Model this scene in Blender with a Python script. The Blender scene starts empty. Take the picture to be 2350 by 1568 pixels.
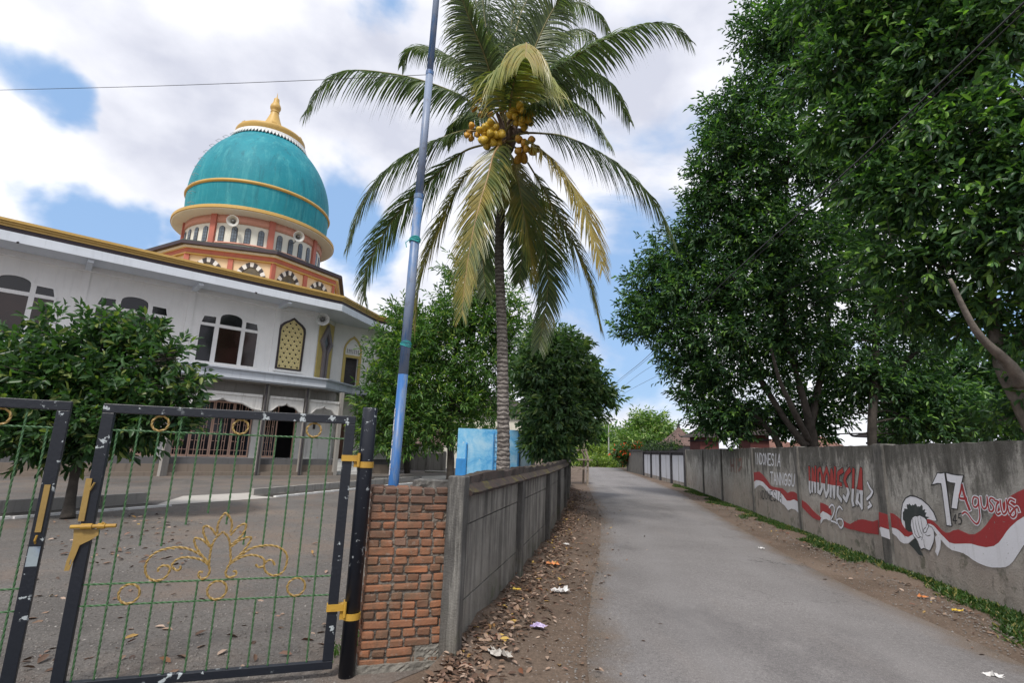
import bpy, math, random
import numpy as np
from mathutils import Vector, Matrix
PI = math.pi
S = bpy.context.scene
COL = S.collection
R = math.radians

# ------------------------------------------------------------------ camera
PITCH, ROLL, EYE, FPX = R(11.77), R(2.06), 1.6, 1200.0
fw = Vector((0, math.cos(PITCH), math.sin(PITCH)))
r0 = Vector((1, 0, 0)); u0 = Vector((0, -math.sin(PITCH), math.cos(PITCH)))
cu = u0*math.cos(ROLL) - r0*math.sin(ROLL)
cr = r0*math.cos(ROLL) + u0*math.sin(ROLL)
cam = bpy.data.cameras.new('camera'); camo = bpy.data.objects.new('camera', cam); COL.objects.link(camo)
M = Matrix((cr, cu, -fw)).transposed().to_4x4(); M.translation = Vector((0, 0, EYE))
camo.matrix_world = M
cam.sensor_width = 36.0; cam.lens = 36.0*FPX/2350.0
cam.clip_start = 0.05; cam.clip_end = 3000
S.camera = camo

# ------------------------------------------------------------------ world, sun, exposure
S.view_settings.view_transform = 'Standard'; S.view_settings.look = 'None'
S.view_settings.exposure = 0.48; S.view_settings.gamma = 1.0
SUN_EL, SUN_AZ = 52.0, 196.0       # azimuth clockwise from +Y
W = bpy.data.worlds.new('World'); S.world = W; W.use_nodes = True
nt = W.node_tree; nt.nodes.clear()
def N(t, **k):
    n = nt.nodes.new(t)
    for a, b in k.items(): setattr(n, a, b)
    return n
def L(a, b): nt.links.new(a, b)
out = N('ShaderNodeOutputWorld'); bg = N('ShaderNodeBackground'); bg.inputs['Strength'].default_value = 0.1
L(bg.outputs[0], out.inputs[0])
sky = N('ShaderNodeTexSky', sky_type='NISHITA'); sky.sun_disc = False
sky.sun_elevation = R(SUN_EL); sky.sun_rotation = R(SUN_AZ); sky.air_density = 1.1; sky.dust_density = 1.2; sky.ozone_density = 2.0
tc = N('ShaderNodeTexCoord')
def ray(px, py):
    d = fw + cr*((px-1175.0)/FPX) - cu*((py-784.0)/FPX)
    return d
# blue sky: nishita, brightened a little toward the hazy tropical blue of the photograph
mulb = N('ShaderNodeMix', data_type='RGBA', blend_type='MIX'); mulb.inputs['Factor'].default_value = 0.75
L(sky.outputs[0], mulb.inputs['A']); mulb.inputs['B'].default_value = (2.7, 4.3, 6.9, 1)
# clouds: two noises on the direction, flattened toward the horizon
mp = N('ShaderNodeMapping'); mp.inputs['Scale'].default_value = (1.0, 1.0, 1.7); mp.inputs['Location'].default_value = (3.1, 1.7, 0.4)
L(tc.outputs['Generated'], mp.inputs['Vector'])
n1 = N('ShaderNodeTexNoise'); n1.inputs['Scale'].default_value = 2.6; n1.inputs['Detail'].default_value = 8; n1.inputs['Roughness'].default_value = 0.55; n1.inputs['Distortion'].default_value = 0.35
L(mp.outputs[0], n1.inputs['Vector'])
acc = n1.outputs['Fac']
# gaps between the clouds (direction, width, depth)
GAPS = [((15,140),.05,.30),((60,185),.035,.2),((885,25),.06,.26),((800,-60),.08,.2),((800,440),.05,.26),((770,570),.06,.32),((350,545),.07,.30),((150,535),.07,.24),((260,500),.05,.2),((450,150),.32,-.20),((150,330),.25,-.16),((620,60),.2,-.1),
        ((1440,40),.04,.22),((1450,560),.09,.12),((1400,700),.09,.26),((1480,810),.07,.16),((830,620),.06,.26),((300,190),.05,.12),((1570,560),.06,.10),((1470,900),.07,.1),((-300,400),.2,.2),((2900,300),.3,.2)]
wn = N('ShaderNodeTexNoise'); wn.inputs['Scale'].default_value = 4.5; wn.inputs['Detail'].default_value = 5
L(tc.outputs['Generated'], wn.inputs['Vector'])
wsub = N('ShaderNodeVectorMath', operation='SUBTRACT'); L(wn.outputs['Color'], wsub.inputs[0]); wsub.inputs[1].default_value = (.5,.5,.5)
wsc = N('ShaderNodeVectorMath', operation='SCALE'); L(wsub.outputs[0], wsc.inputs[0]); wsc.inputs['Scale'].default_value = .28
wad = N('ShaderNodeVectorMath', operation='ADD'); L(tc.outputs['Generated'], wad.inputs[0]); L(wsc.outputs[0], wad.inputs[1])
geo = wad.outputs[0]
for (p, w, dpt) in GAPS:
    d = ray(*p).normalized(); w *= 1.45
    vs = N('ShaderNodeVectorMath', operation='DISTANCE'); L(geo, vs.inputs[0]); vs.inputs[1].default_value = d
    mr = N('ShaderNodeMapRange', interpolation_type='SMOOTHERSTEP'); mr.inputs['From Min'].default_value = 0; mr.inputs['From Max'].default_value = w*2.0
    mr.inputs['To Min'].default_value = dpt; mr.inputs['To Max'].default_value = 0.0
    L(vs.outputs['Value'], mr.inputs['Value'])
    sb = N('ShaderNodeMath', operation='SUBTRACT'); L(acc, sb.inputs[0]); L(mr.outputs[0], sb.inputs[1]); acc = sb.outputs[0]
cov = N('ShaderNodeMapRange', interpolation_type='SMOOTHSTEP'); cov.inputs['From Min'].default_value = 0.22; cov.inputs['From Max'].default_value = 0.44
L(acc, cov.inputs['Value'])
n2 = N('ShaderNodeTexNoise'); n2.inputs['Scale'].default_value = 3.4; n2.inputs['Detail'].default_value = 7; n2.inputs['Roughness'].default_value = 0.5
mp2 = N('ShaderNodeMapping'); mp2.inputs['Location'].default_value = (8.2, 4.1, 2.2); mp2.inputs['Scale'].default_value = (1, 1, 1.6)
L(tc.outputs['Generated'], mp2.inputs['Vector']); L(mp2.outputs[0], n2.inputs['Vector'])
cr2 = N('ShaderNodeValToRGB'); e = cr2.color_ramp.elements
e[0].position = 0.33; e[0].color = (.54, .56, .65, 1); e[1].position = 0.56; e[1].color = (.87, .875, .92, 1)
L(n2.outputs['Fac'], cr2.inputs[0])
sc = N('ShaderNodeMix', data_type='RGBA', blend_type='MULTIPLY'); sc.inputs['Factor'].default_value = 1; L(cr2.outputs[0], sc.inputs['A']); sc.inputs['B'].default_value = (9.2, 9.2, 9.2, 1)
mx = N('ShaderNodeMix', data_type='RGBA'); L(cov.outputs[0], mx.inputs['Factor']); L(mulb.outputs['Result'], mx.inputs['A']); L(sc.outputs['Result'], mx.inputs['B'])
L(mx.outputs['Result'], bg.inputs['Color'])
sl = bpy.data.lights.new('sun', 'SUN'); sl.energy = 2.5; sl.angle = R(10); sl.color = (1.0, .95, .88)
so = bpy.data.objects.new('sun', sl); COL.objects.link(so)
sd = Vector((math.sin(R(SUN_AZ))*math.cos(R(SUN_EL)), math.cos(R(SUN_AZ))*math.cos(R(SUN_EL)), math.sin(R(SUN_EL))))
so.rotation_euler = sd.to_track_quat('Z', 'Y').to_euler(); so.location = sd*60

# ------------------------------------------------------------------ helpers
def at(px, py, Y):                       # point on the sight line of a photo point, Y metres ahead
    d = ray(px, py); return Vector((0, 0, EYE)) + d*(Y/d.y)
def gnd(px, py, z=0.0):
    d = ray(px, py); return Vector((0, 0, EYE)) + d*((z-EYE)/d.z)
def tag(o, label=None, cat=None, group=None, kind=None):
    if label: o['label'] = label
    if cat: o['category'] = cat
    if group: o['group'] = group
    if kind: o['kind'] = kind
    return o
def empty(name, loc=(0,0,0), rz=0.0, **k):
    o = bpy.data.objects.new(name, None); COL.objects.link(o); o.location = loc; o.rotation_euler = (0, 0, rz)
    o.empty_display_size = .2
    tag(o, **k); return o
def link_mesh(name, me, mats, parent=None, smooth=False, **k):
    o = bpy.data.objects.new(name, me); COL.objects.link(o)
    for m in (mats if isinstance(mats, (list, tuple)) else [mats]): me.materials.append(m)
    if smooth: me.polygons.foreach_set('use_smooth', [True]*len(me.polygons))
    if parent is not None: o.parent = parent
    tag(o, **k); return o
class MB:
    def __init__(s): s.v = []; s.f = []; s.m = []
    def add(s, vs, fs, mi=0):
        b = len(s.v); s.v.extend([tuple(v) for v in vs]); s.f.extend([tuple(i+b for i in f) for f in fs]); s.m.extend([mi]*len(fs)); return s
    def box(s, x0, x1, y0, y1, z0, z1, mi=0):
        return s.add([(x0,y0,z0),(x1,y0,z0),(x1,y1,z0),(x0,y1,z0),(x0,y0,z1),(x1,y0,z1),(x1,y1,z1),(x0,y1,z1)],
                     [(0,3,2,1),(4,5,6,7),(0,1,5,4),(1,2,6,5),(2,3,7,6),(3,0,4,7)], mi)
    def obox(s, c, ax, ay, az, mi=0):    # oriented box: centre and three half-axis vectors
        c, ax, ay, az = map(Vector, (c, ax, ay, az))
        P = [c+ax*i+ay*j+az*k for k in (-1,1) for i, j in ((-1,-1),(1,-1),(1,1),(-1,1))]
        return s.add(P, [(0,3,2,1),(4,5,6,7),(0,1,5,4),(1,2,6,5),(2,3,7,6),(3,0,4,7)], mi)
    def bar(s, a, b, w, h=None, mi=0, up=(0,0,1)):
        a, b = Vector(a), Vector(b); h = h or w; d = b-a; l = d.length; d.normalize(); up = Vector(up)
        if abs(d.dot(up)) > .95: up = Vector((0,1,0)) if abs(d.y) < .9 else Vector((1,0,0))
        x = d.cross(up).normalized(); y = x.cross(d)
        return s.obox((a+b)/2, x*w/2, d*l/2, y*h/2, mi)
    def prism(s, poly, z0, z1, mi=0):
        n = len(poly); A = sum(poly[i][0]*poly[(i+1)%n][1]-poly[(i+1)%n][0]*poly[i][1] for i in range(n))
        if A < 0: poly = poly[::-1]
        vs = [(x,y,z0) for x,y in poly]+[(x,y,z1) for x,y in poly]
        fs = [tuple(range(n-1,-1,-1)), tuple(range(n,2*n))]+[(i,(i+1)%n,n+(i+1)%n,n+i) for i in range(n)]
        return s.add(vs, fs, mi)
    def tube(s, pts, rad, n=8, mi=0, cap=True, twist=0.0, sq=False):
        pts = [Vector(p) for p in pts]; k = len(pts)
        if not hasattr(rad, '__len__'): rad = [rad]*k
        vs = []; prev = None; ph = 0.0
        for i, p in enumerate(pts):
            d = (pts[min(i+1,k-1)]-pts[max(i-1,0)])
            d = d.normalized() if d.length > 1e-9 else Vector((0,0,1))
            if prev is None:
                t = Vector((0,0,1)) if abs(d.z) < .9 else Vector((1,0,0)); prev = d.cross(t).normalized()
            else:
                prev = prev-d*prev.dot(d); prev = prev.normalized() if prev.length > 1e-6 else d.orthogonal().normalized()
            y = d.cross(prev)
            if i: ph += twist*(pts[i]-pts[i-1]).length
            for j in range(n):
                a = 2*PI*j/n+ph; vs.append(p+(prev*math.cos(a)+y*math.sin(a))*rad[i])
        fs = [(i*n+j, i*n+(j+1)%n, (i+1)*n+(j+1)%n, (i+1)*n+j) for i in range(k-1) for j in range(n)]
        if cap: fs += [tuple(range(n-1,-1,-1)), tuple(range((k-1)*n, k*n))]
        return s.add(vs, fs, mi)
    def lathe(s, prof, n=32, c=(0,0), mi=0, a0=0.0):
        vs = [(c[0]+r*math.cos(a0+2*PI*j/n), c[1]+r*math.sin(a0+2*PI*j/n), z) for r, z in prof for j in range(n)]
        k = len(prof)
        fs = [(i*n+j, i*n+(j+1)%n, (i+1)*n+(j+1)%n, (i+1)*n+j) for i in range(k-1) for j in range(n)]
        return s.add(vs, fs, mi)
    def xf(s, fn): s.v = [tuple(fn(Vector(v))) for v in s.v]; return s
    def build(s, name, mats, parent=None, smooth=False, **k):
        me = bpy.data.meshes.new(name); me.from_pydata(s.v, [], s.f)
        if any(s.m): me.polygons.foreach_set('material_index', s.m)
        me.update()
        return link_mesh(name, me, mats, parent, smooth, **k)
def plate_geo(outer, holes, t):
    """flat plate with holes in x/y, thickness t in z; returns verts, faces"""
    cu_ = bpy.data.curves.new('tmp', 'CURVE'); cu_.dimensions = '2D'; cu_.fill_mode = 'BOTH'; cu_.extrude = t/2
    for poly in [outer]+list(holes):
        sp = cu_.splines.new('POLY'); sp.points.add(len(poly)-1)
        for p, q in zip(sp.points, poly): p.co = (q[0], q[1], 0, 1)
        sp.use_cyclic_u = True
    o = bpy.data.objects.new('tmp', cu_); COL.objects.link(o)
    dg = bpy.context.evaluated_depsgraph_get(); dg.update()
    me = bpy.data.meshes.new_from_object(o.evaluated_get(dg))
    vs = [tuple(v.co) for v in me.vertices]; fs = [tuple(p.vertices) for p in me.polygons]
    bpy.data.objects.remove(o); bpy.data.meshes.remove(me); bpy.data.curves.remove(cu_)
    return vs, fs
def plate(mb, outer, holes, y0, t, fn=None, mi=0):   # upright plate: curve x -> x, curve y -> z, thickness along +y from y0
    vs, fs = plate_geo(outer, holes, t)
    vs = [(x, y0+t/2+z, y) for x, y, z in vs]
    if fn: vs = [fn(Vector(v)) for v in vs]
    return mb.add(vs, [f[::-1] for f in fs], mi)
def rect(x0, x1, z0, z1): return [(x0,z0),(x1,z0),(x1,z1),(x0,z1)]
def offset_path(P, d):                   # open polyline offset to its left by d
    out = []
    for i, p in enumerate(P):
        p = Vector(p).to_2d(); ns = []
        if i: t = (p-Vector(P[i-1]).to_2d()).normalized(); ns.append(Vector((-t.y, t.x)))
        if i < len(P)-1: t = (Vector(P[i+1]).to_2d()-p).normalized(); ns.append(Vector((-t.y, t.x)))
        if len(ns) == 2:
            b = (ns[0]+ns[1]); b = b/(b.length_squared)*2
            out.append(p+b*d)
        else: out.append(p+ns[0]*d)
    return [tuple(q) for q in out]

# ------------------------------------------------------------------ materials
def new_mat(name):
    m = bpy.data.materials.new(name); m.use_nodes = True; t = m.node_tree
    b = t.nodes['Principled BSDF']; return m, t, b
def nd(t, typ, **k):
    n = t.nodes.new(typ)
    for a, b in k.items():
        if a in n.inputs and not hasattr(n, a): n.inputs[a].default_value = b
        else: setattr(n, a, b)
    return n
def ins(n, **k):
    for a, b in k.items(): n.inputs[a.replace('_', ' ')].default_value = b
    return n
def coords(t, scale=(1,1,1), kind='Object', loc=(0,0,0)):
    c = t.nodes.new('ShaderNodeTexCoord'); m = t.nodes.new('ShaderNodeMapping')
    m.inputs['Scale'].default_value = scale; m.inputs['Location'].default_value = loc; t.links.new(c.outputs[kind], m.inputs['Vector']); return m.outputs[0]
def noise(t, scale, detail=5, rough=.55, vec=None, dist=0.0):
    n = t.nodes.new('ShaderNodeTexNoise'); ins(n, Scale=scale, Detail=detail, Roughness=rough, Distortion=dist)
    if vec is not None: t.links.new(vec, n.inputs['Vector'])
    return n.outputs['Fac']
def ramp(t, fac, stops, interp='LINEAR'):
    r = t.nodes.new('ShaderNodeValToRGB'); r.color_ramp.interpolation = interp; el = r.color_ramp.elements
    while len(el) < len(stops): el.new(.5)
    for e_, (p, c) in zip(el, stops):
        e_.position = p; e_.color = (c[0], c[1], c[2], 1) if hasattr(c, '__len__') else (c, c, c, 1)
    t.links.new(fac, r.inputs[0]); return r.outputs[0]
def mixc(t, fac, a, b, mode='MIX'):
    m = t.nodes.new('ShaderNodeMix'); m.data_type = 'RGBA'; m.blend_type = mode
    for k, v in (('Factor', fac), ('A', a), ('B', b)):
        if hasattr(v, 'is_output') or hasattr(v, 'links'): t.links.new(v, m.inputs[k])
        elif k == 'Factor': m.inputs[k].default_value = v
        else: m.inputs[k].default_value = (*v[:3], 1)
    return m.outputs['Result']
def mth(t, op, a, b=None, c=None):
    m = t.nodes.new('ShaderNodeMath'); m.operation = op
    for i, v in enumerate((a, b, c)):
        if v is None: continue
        if hasattr(v, 'links'): t.links.new(v, m.inputs[i])
        else: m.inputs[i].default_value = v
    return m.outputs[0]
def bump(t, b, h, strength=.3, dist=.01):
    n = t.nodes.new('ShaderNodeBump'); ins(n, Strength=strength, Distance=dist); t.links.new(h, n.inputs['Height']); t.links.new(n.outputs[0], b.inputs['Normal'])
def sepxyz(t, v):
    s = t.nodes.new('ShaderNodeSeparateXYZ'); t.links.new(v, s.inputs[0]); return s.outputs
def simple(name, c, rough=.6, var=.25, scale=6, bmp=0.0, metal=0.0, spec=None, c2=None, bscale=None):
    m, t, b = new_mat(name); v = coords(t)
    n = noise(t, scale, 6, .6, v)
    lo = tuple(x*(1-var) for x in c); hi = tuple(min(1, x*(1+var)) for x in (c2 or c))
    t.links.new(ramp(t, n, [(.3, lo), (.7, hi)]), b.inputs['Base Color'])
    b.inputs['Roughness'].default_value = rough; b.inputs['Metallic'].default_value = metal
    if spec is not None: b.inputs['Specular IOR Level'].default_value = spec
    if bmp: bump(t, b, noise(t, bscale or scale*4, 5, .6, v), bmp, .02)
    return m
def painted(name, c, dirt=(.12,.11,.10), amount=.45, rough=.55, streak=True, chip=None, chip_at=.68, chip_scale=14, bmp=.15, patchy=False):
    """painted plaster or metal: grime, rain streaks and, where wanted, chipped spots"""
    m, t, b = new_mat(name); v = coords(t); vs = coords(t, (3.0, 3.0, .35))
    base = mixc(t, noise(t, 1.3, 6, .6, v), tuple(x*.86 for x in c), tuple(min(1, x*1.08) for x in c))
    f = ramp(t, noise(t, 2.4, 8, .65, vs if streak else v), [(.52, 0), (.78, amount)])
    col = mixc(t, f, base, dirt)
    if chip:
        k = ramp(t, noise(t, chip_scale, 6, .62, v), [(chip_at, 0), (chip_at+.015, 1)])
        if patchy: k = mth(t, 'MULTIPLY', k, ramp(t, noise(t, 2.6, 3, .5, v), [(.50, 0), (.53, 1)]))
        col = mixc(t, k, col, chip)
    t.links.new(col, b.inputs['Base Color']); b.inputs['Roughness'].default_value = rough
    if bmp: bump(t, b, noise(t, 40, 5, .6, v), bmp, .01)
    return m
def leaf_mat(name, dark, light, accent=None, acc_at=.93, rough=.42, trans=.35):
    m, t, b = new_mat(name); g = t.nodes.new('ShaderNodeNewGeometry')
    st = [(0, dark), (.75, light)]
    if accent: st += [(acc_at, light), (acc_at+.02, accent)]
    c = ramp(t, g.outputs['Random Per Island'], st)
    v = coords(t); c = mixc(t, ramp(t, noise(t, .8, 3, .5, v), [(.35, 0), (.7, .6)]), c, mixc(t, 1.0, c, (1.45, 1.5, 1.1), 'MULTIPLY'))
    t.links.new(c, b.inputs['Base Color']); b.inputs['Roughness'].default_value = rough
    b.inputs['Specular IOR Level'].default_value = .35
    tr = t.nodes.new('ShaderNodeBsdfTranslucent'); t.links.new(mixc(t, 1.0, c, (1.2, 1.5, .5), 'MULTIPLY'), tr.inputs['Color'])
    ms = t.nodes.new('ShaderNodeMixShader'); ms.inputs[0].default_value = trans
    t.links.new(b.outputs[0], ms.inputs[1]); t.links.new(tr.outputs[0], ms.inputs[2])
    t.links.new(ms.outputs[0], t.nodes['Material Output'].inputs['Surface']); return m
# ------------------------------------------------------------------ ground, courtyard, road
def ground_mat(name, stops, fine=60, bmp=.5, big=.35, speck=None, bdist=.02, rough=.9, stone=None):
    m, t, b = new_mat(name); v = coords(t)
    c = ramp(t, noise(t, big, 8, .65, v, .4), stops)
    f = noise(t, fine, 4, .7, v)
    c = mixc(t, .75, c, ramp(t, f, [(.25, .55), (.75, 1.35)]), 'MULTIPLY')
    if speck: c = mixc(t, .8, c, ramp(t, noise(t, 26, 5, .8, v), [(.32, .62), (.68, 1.38)]), 'MULTIPLY'); c = mixc(t, ramp(t, noise(t, .7, 7, .7, coords(t, loc=(3,8,1))), [(.5, 0), (.66, .5)]), c, (.19,.14,.11))
    if speck:
        vo = t.nodes.new('ShaderNodeTexVoronoi'); ins(vo, Scale=speck[0]); t.links.new(v, vo.inputs['Vector'])
        k = ramp(t, vo.outputs['Distance'], [(speck[1], 1), (speck[1]+.06, 0)])
        sp = sepxyz(t, vo.outputs['Color'])
        k = mth(t, 'MULTIPLY', k, ramp(t, sp[0], [(speck[2], 0), (speck[2]+.05, 1)]))
        c = mixc(t, k, c, speck[3])
    t.links.new(c, b.inputs['Base Color']); b.inputs['Roughness'].default_value = rough; b.inputs['Specular IOR Level'].default_value = .2
    bump(t, b, mth(t, 'ADD', mth(t, 'MULTIPLY', noise(t, 3.0, 6, .6, v), 2.0), f), bmp, bdist)
    return m
M_dirt = ground_mat('dirt', [(.3, (.080,.058,.043)), (.5, (.125,.092,.070)), (.7, (.185,.142,.112))], fine=55, speck=(34, .18, .72, (.30,.27,.25)))
M_yard = ground_mat('courtyard gravel', [(.3, (.095,.088,.083)), (.5, (.145,.135,.127)), (.66, (.205,.170,.142))], fine=70, bmp=.7, big=.28, speck=(60, .20, .62, (.24,.228,.215)))
# asphalt with dirty edges: uv.x runs across the road
def asphalt():
    m, t, b = new_mat('worn asphalt'); v = coords(t)
    uv = t.nodes.new('ShaderNodeUVMap'); u = sepxyz(t, uv.outputs[0])
    c = ramp(t, noise(t, .5, 8, .6, v), [(.3, (.148,.140,.139)), (.7, (.208,.198,.197))])
    f = noise(t, 95, 3, .7, v)
    c = mixc(t, .8, c, ramp(t, f, [(.3, .6), (.7, 1.4)]), 'MULTIPLY'); c = mixc(t, .8, c, ramp(t, noise(t, 32, 4, .75, v), [(.3, .72), (.7, 1.28)]), 'MULTIPLY')
    edge = mth(t, 'ABSOLUTE', mth(t, 'SUBTRACT', u[0], .5))            # .5 at the edges
    e1 = mth(t, 'ADD', edge, mth(t, 'MULTIPLY', mth(t, 'SUBTRACT', noise(t, 1.1, 7, .7, v), .5), .30))
    k = ramp(t, e1, [(.40, 0), (.50, .95)])
    dirt = ramp(t, noise(t, 2.2, 6, .65, v), [(.3, (.095,.072,.055)), (.7, (.17,.135,.108))])
    c = mixc(t, k, c, mixc(t, .7, dirt, ramp(t, f, [(.3, .6), (.7, 1.3)]), 'MULTIPLY'))
    c = mixc(t, ramp(t, noise(t, .9, 4, .6, coords(t, (1.5, .25, 1), loc=(3, 2, 0))), [(.55, 0), (.75, .35)]), c, (.215,.19,.175))
    # hairline cracks, a darker patch and faint lighter wheel tracks
    cv = t.nodes.new('ShaderNodeTexVoronoi'); cv.feature = 'DISTANCE_TO_EDGE'; ins(cv, Scale=.9)
    wv_ = t.nodes.new('ShaderNodeVectorMath'); wv_.operation = 'ADD'; nn_ = t.nodes.new('ShaderNodeTexNoise'); ins(nn_, Scale=3.0, Detail=5.0); t.links.new(v, nn_.inputs['Vector']); t.links.new(v, wv_.inputs[0]); t.links.new(nn_.outputs['Color'], wv_.inputs[1]); t.links.new(wv_.outputs[0], cv.inputs['Vector'])
    ck = mth(t, 'MULTIPLY', ramp(t, cv.outputs['Distance'], [(.004, 1), (.012, 0)]), ramp(t, noise(t, .35, 4, .6, v), [(.54, 0), (.62, .8)])); c = mixc(t, ck, c, (.045,.042,.04))
    c = mixc(t, ramp(t, noise(t, .42, 5, .7, coords(t, (1,.5,1), loc=(9,4,0))), [(.56, 0), (.62, .38)]), c, (.095,.09,.092))
    tr_ = mth(t, 'ABSOLUTE', mth(t, 'SUBTRACT', edge, .22)); c = mixc(t, mth(t, 'MULTIPLY', ramp(t, tr_, [(.0, .35), (.10, 0)]), ramp(t, noise(t, 1.2, 5, .6, v), [(.35, .2), (.65, 1)])), c, (.235,.228,.23))
    vo = t.nodes.new('ShaderNodeTexVoronoi'); ins(vo, Scale=120.0); t.links.new(v, vo.inputs['Vector'])
    sp = sepxyz(t, vo.outputs['Color'])
    c = mixc(t, mth(t, 'MULTIPLY', ramp(t, vo.outputs['Distance'], [(.25, 1), (.35, 0)]), ramp(t, sp[0], [(.75, 0), (.8, .8)])), c, (.36,.35,.35))
    t.links.new(c, b.inputs['Base Color']); b.inputs['Roughness'].default_value = .88; b.inputs['Specular IOR Level'].default_value = .25
    bump(t, b, mth(t, 'ADD', f, noise(t, 6, 6, .6, v)), .6, .012); return m
M_asph = asphalt()
# ground sheet
def grid(x0, x1, y0, y1, nx, ny, fn):
    vs = [(x0+(x1-x0)*i/nx, y0+(y1-y0)*j/ny) for j in range(ny+1) for i in range(nx+1)]
    vs = [(x, y, fn(x, y)) for x, y in vs]
    fs = [(j*(nx+1)+i, j*(nx+1)+i+1, (j+1)*(nx+1)+i+1, (j+1)*(nx+1)+i) for j in range(ny) for i in range(nx)]
    return vs, fs
LW = [(-.42,4.27),(.17,6.99),(.74,9.75),(1.16,12.3),(1.58,14.9),(2.02,18.0),(2.52,22.3),(3.2,27.5)]   # foot of the left wall, road face
def lw_x(y):
    for (xa, ya), (xb, yb) in zip(LW, LW[1:]):
        if y <= yb: return xa+(xb-xa)*(y-ya)/(yb-ya)
    return LW[-1][0]+(y-27.5)*.13
MB().add(*grid(-400, 400, -60, 900, 40, 48, lambda x, y: 0.0)).build('ground', M_dirt, kind='structure')
YARD = [(-60,-6),(-.75,-6),(-.75,4.0)]+[(x-.12, y) for x, y in LW]+[(3.2,40),(-60,40)]
MB().add([(x,y,.004) for x, y in YARD], [tuple(range(len(YARD)))]).build('courtyard', M_yard, kind='structure')
# heaped dirt and leaves along the foot of the left wall
rnd = random.Random(4)
def heap():
    vs = []; n = 70
    for i in range(n+1):
        y = 3.2+i*(26-3.2)/n; x0 = lw_x(max(y, 4.27))+.0; 
        if y < 4.27: x0 = -.42-(4.27-y)*.2
        for j in range(9):
            q = j/8; h = .10*(1-q)**2*(.6+.8*rnd.random())-.004*(q > .9)
            vs.append((x0+q*1.15, y, max(h, -.01)+.006*(q < .9)))
    fs = [(i*9+j, i*9+j+1, (i+1)*9+j+1, (i+1)*9+j) for i in range(n) for j in range(8)]
    MB().add(vs, fs).build('dirt_verge', M_dirt, smooth=True, kind='structure')
heap()
ROADL = [(.05,-8),(.75,0),(1.05,4.2),(1.30,5.9),(1.72,8.1),(2.7,13.1),(3.4,18.9),(5.0,31.6),(6.4,41),(8.3,55),(9.3,62)]
ROADR = [(3.3,-8),(3.6,0),(3.85,4.2),(3.98,5.2),(4.08,7.2),(4.42,9.5),(5.84,16.8),(7.46,24.6),(9.7,41),(11.5,55),(12.6,62)]
def interp(P, y):
    for (xa, ya), (xb, yb) in zip(P, P[1:]):
        if y <= yb: return xa+(xb-xa)*(y-ya)/(yb-ya)
    return P[-1][0]
def road():
    vs = []; uvs = []; ys = [-8+i*70/90 for i in range(91)]
    for y in ys:
        a, b = interp(ROADL, y)-.42, interp(ROADR, y)+.42
        for j in range(9):
            q = j/8; vs.append((a+(b-a)*q, y, .008+.03*(1-(2*q-1)**2))); uvs.append((q, y))
    fs = [(i*9+j, i*9+j+1, (i+1)*9+j+1, (i+1)*9+j) for i in range(90) for j in range(8)]
    o = MB().add(vs, fs).build('road', M_asph, smooth=True, kind='structure')
    ul = o.data.uv_layers.new(name='UVMap')
    ul.data.foreach_set('uv', [c for p in o.data.polygons for i in p.vertices for c in uvs[i]])
road()
M_conc = painted('weathered concrete', (.30,.285,.265), (.07,.065,.06), .7, .85, bmp=.35)
M_concl = painted('light concrete', (.42,.40,.37), (.16,.145,.13), .5, .85, bmp=.3)
# sunken drain with white edged kerbs that crosses the courtyard, and the concrete slab that bridges it
dr = Vector((gnd(810,1120)-gnd(0,1185))); dr.z = 0; dr.normalize(); pn = Vector((-dr.y, dr.x, 0))
A0 = gnd(0,1187)-dr*6; 
def kerb(a, b, w, h, name, mat, parent, z0=0.0):
    m = MB(); c = (Vector(a)+Vector(b))/2; l = (Vector(b)-Vector(a)).length
    n = max(2, int(l/.9))
    for i in range(n):
        p = Vector(a).lerp(Vector(b), (i+.5)/n); m.obox(p+Vector((0,0,z0+h/2)), dr*(l/n/2-.006), pn*w/2, Vector((0,0,h/2)))
    return m.build(name, mat, parent)
M_white = painted('old white paint', (.66,.66,.65), (.22,.2,.18), .5, .7)
d1 = empty('drain_channel', A0, label='long open drain with white kerb edge crossing the courtyard left of the gate leaf join', cat='drain')
g1 = gnd(0,1187); g2 = gnd(393,1163)
M_drk = simple('wet drain mud', (.05,.045,.04), .9)
for o_, a, b in ((d1, A0, g2),):
    kerb(a-o_.location, b-o_.location, .10, .05, 'front_kerb', M_white, o_)
    kerb(a-o_.location+pn*.95, b-o_.location+pn*.95, .16, .26, 'back_kerb', M_conc, o_)
    m = MB(); a_ = a-o_.location; b_ = b-o_.location
    m.add([a_+pn*.06+Vector((0,0,.012)), b_+pn*.06+Vector((0,0,.012)), b_+pn*.87+Vector((0,0,.012)), a_+pn*.87+Vector((0,0,.012))], [(0,1,2,3)]); m.build('drain_bed', M_drk, o_)
g3 = gnd(632,1143); g4 = gnd(1000,1105)
d2 = empty('drain_channel', g3, label='shorter drain kerb beyond the gate hinge side, running behind the black post', cat='drain')
kerb(Vector((0,0,0)), g4-g3, .10, .05, 'front_kerb', M_white, d2)
kerb(pn*.9, g4-g3+pn*.9, .14, .2, 'back_kerb', M_conc, d2)
m = MB(); q = g4-g3
m.add([pn*.06+Vector((0,0,.012)), q+pn*.06+Vector((0,0,.012)), q+pn*.82+Vector((0,0,.012)), pn*.82+Vector((0,0,.012))], [(0,1,2,3)]).build('drain_bed', M_drk, d2)
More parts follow.
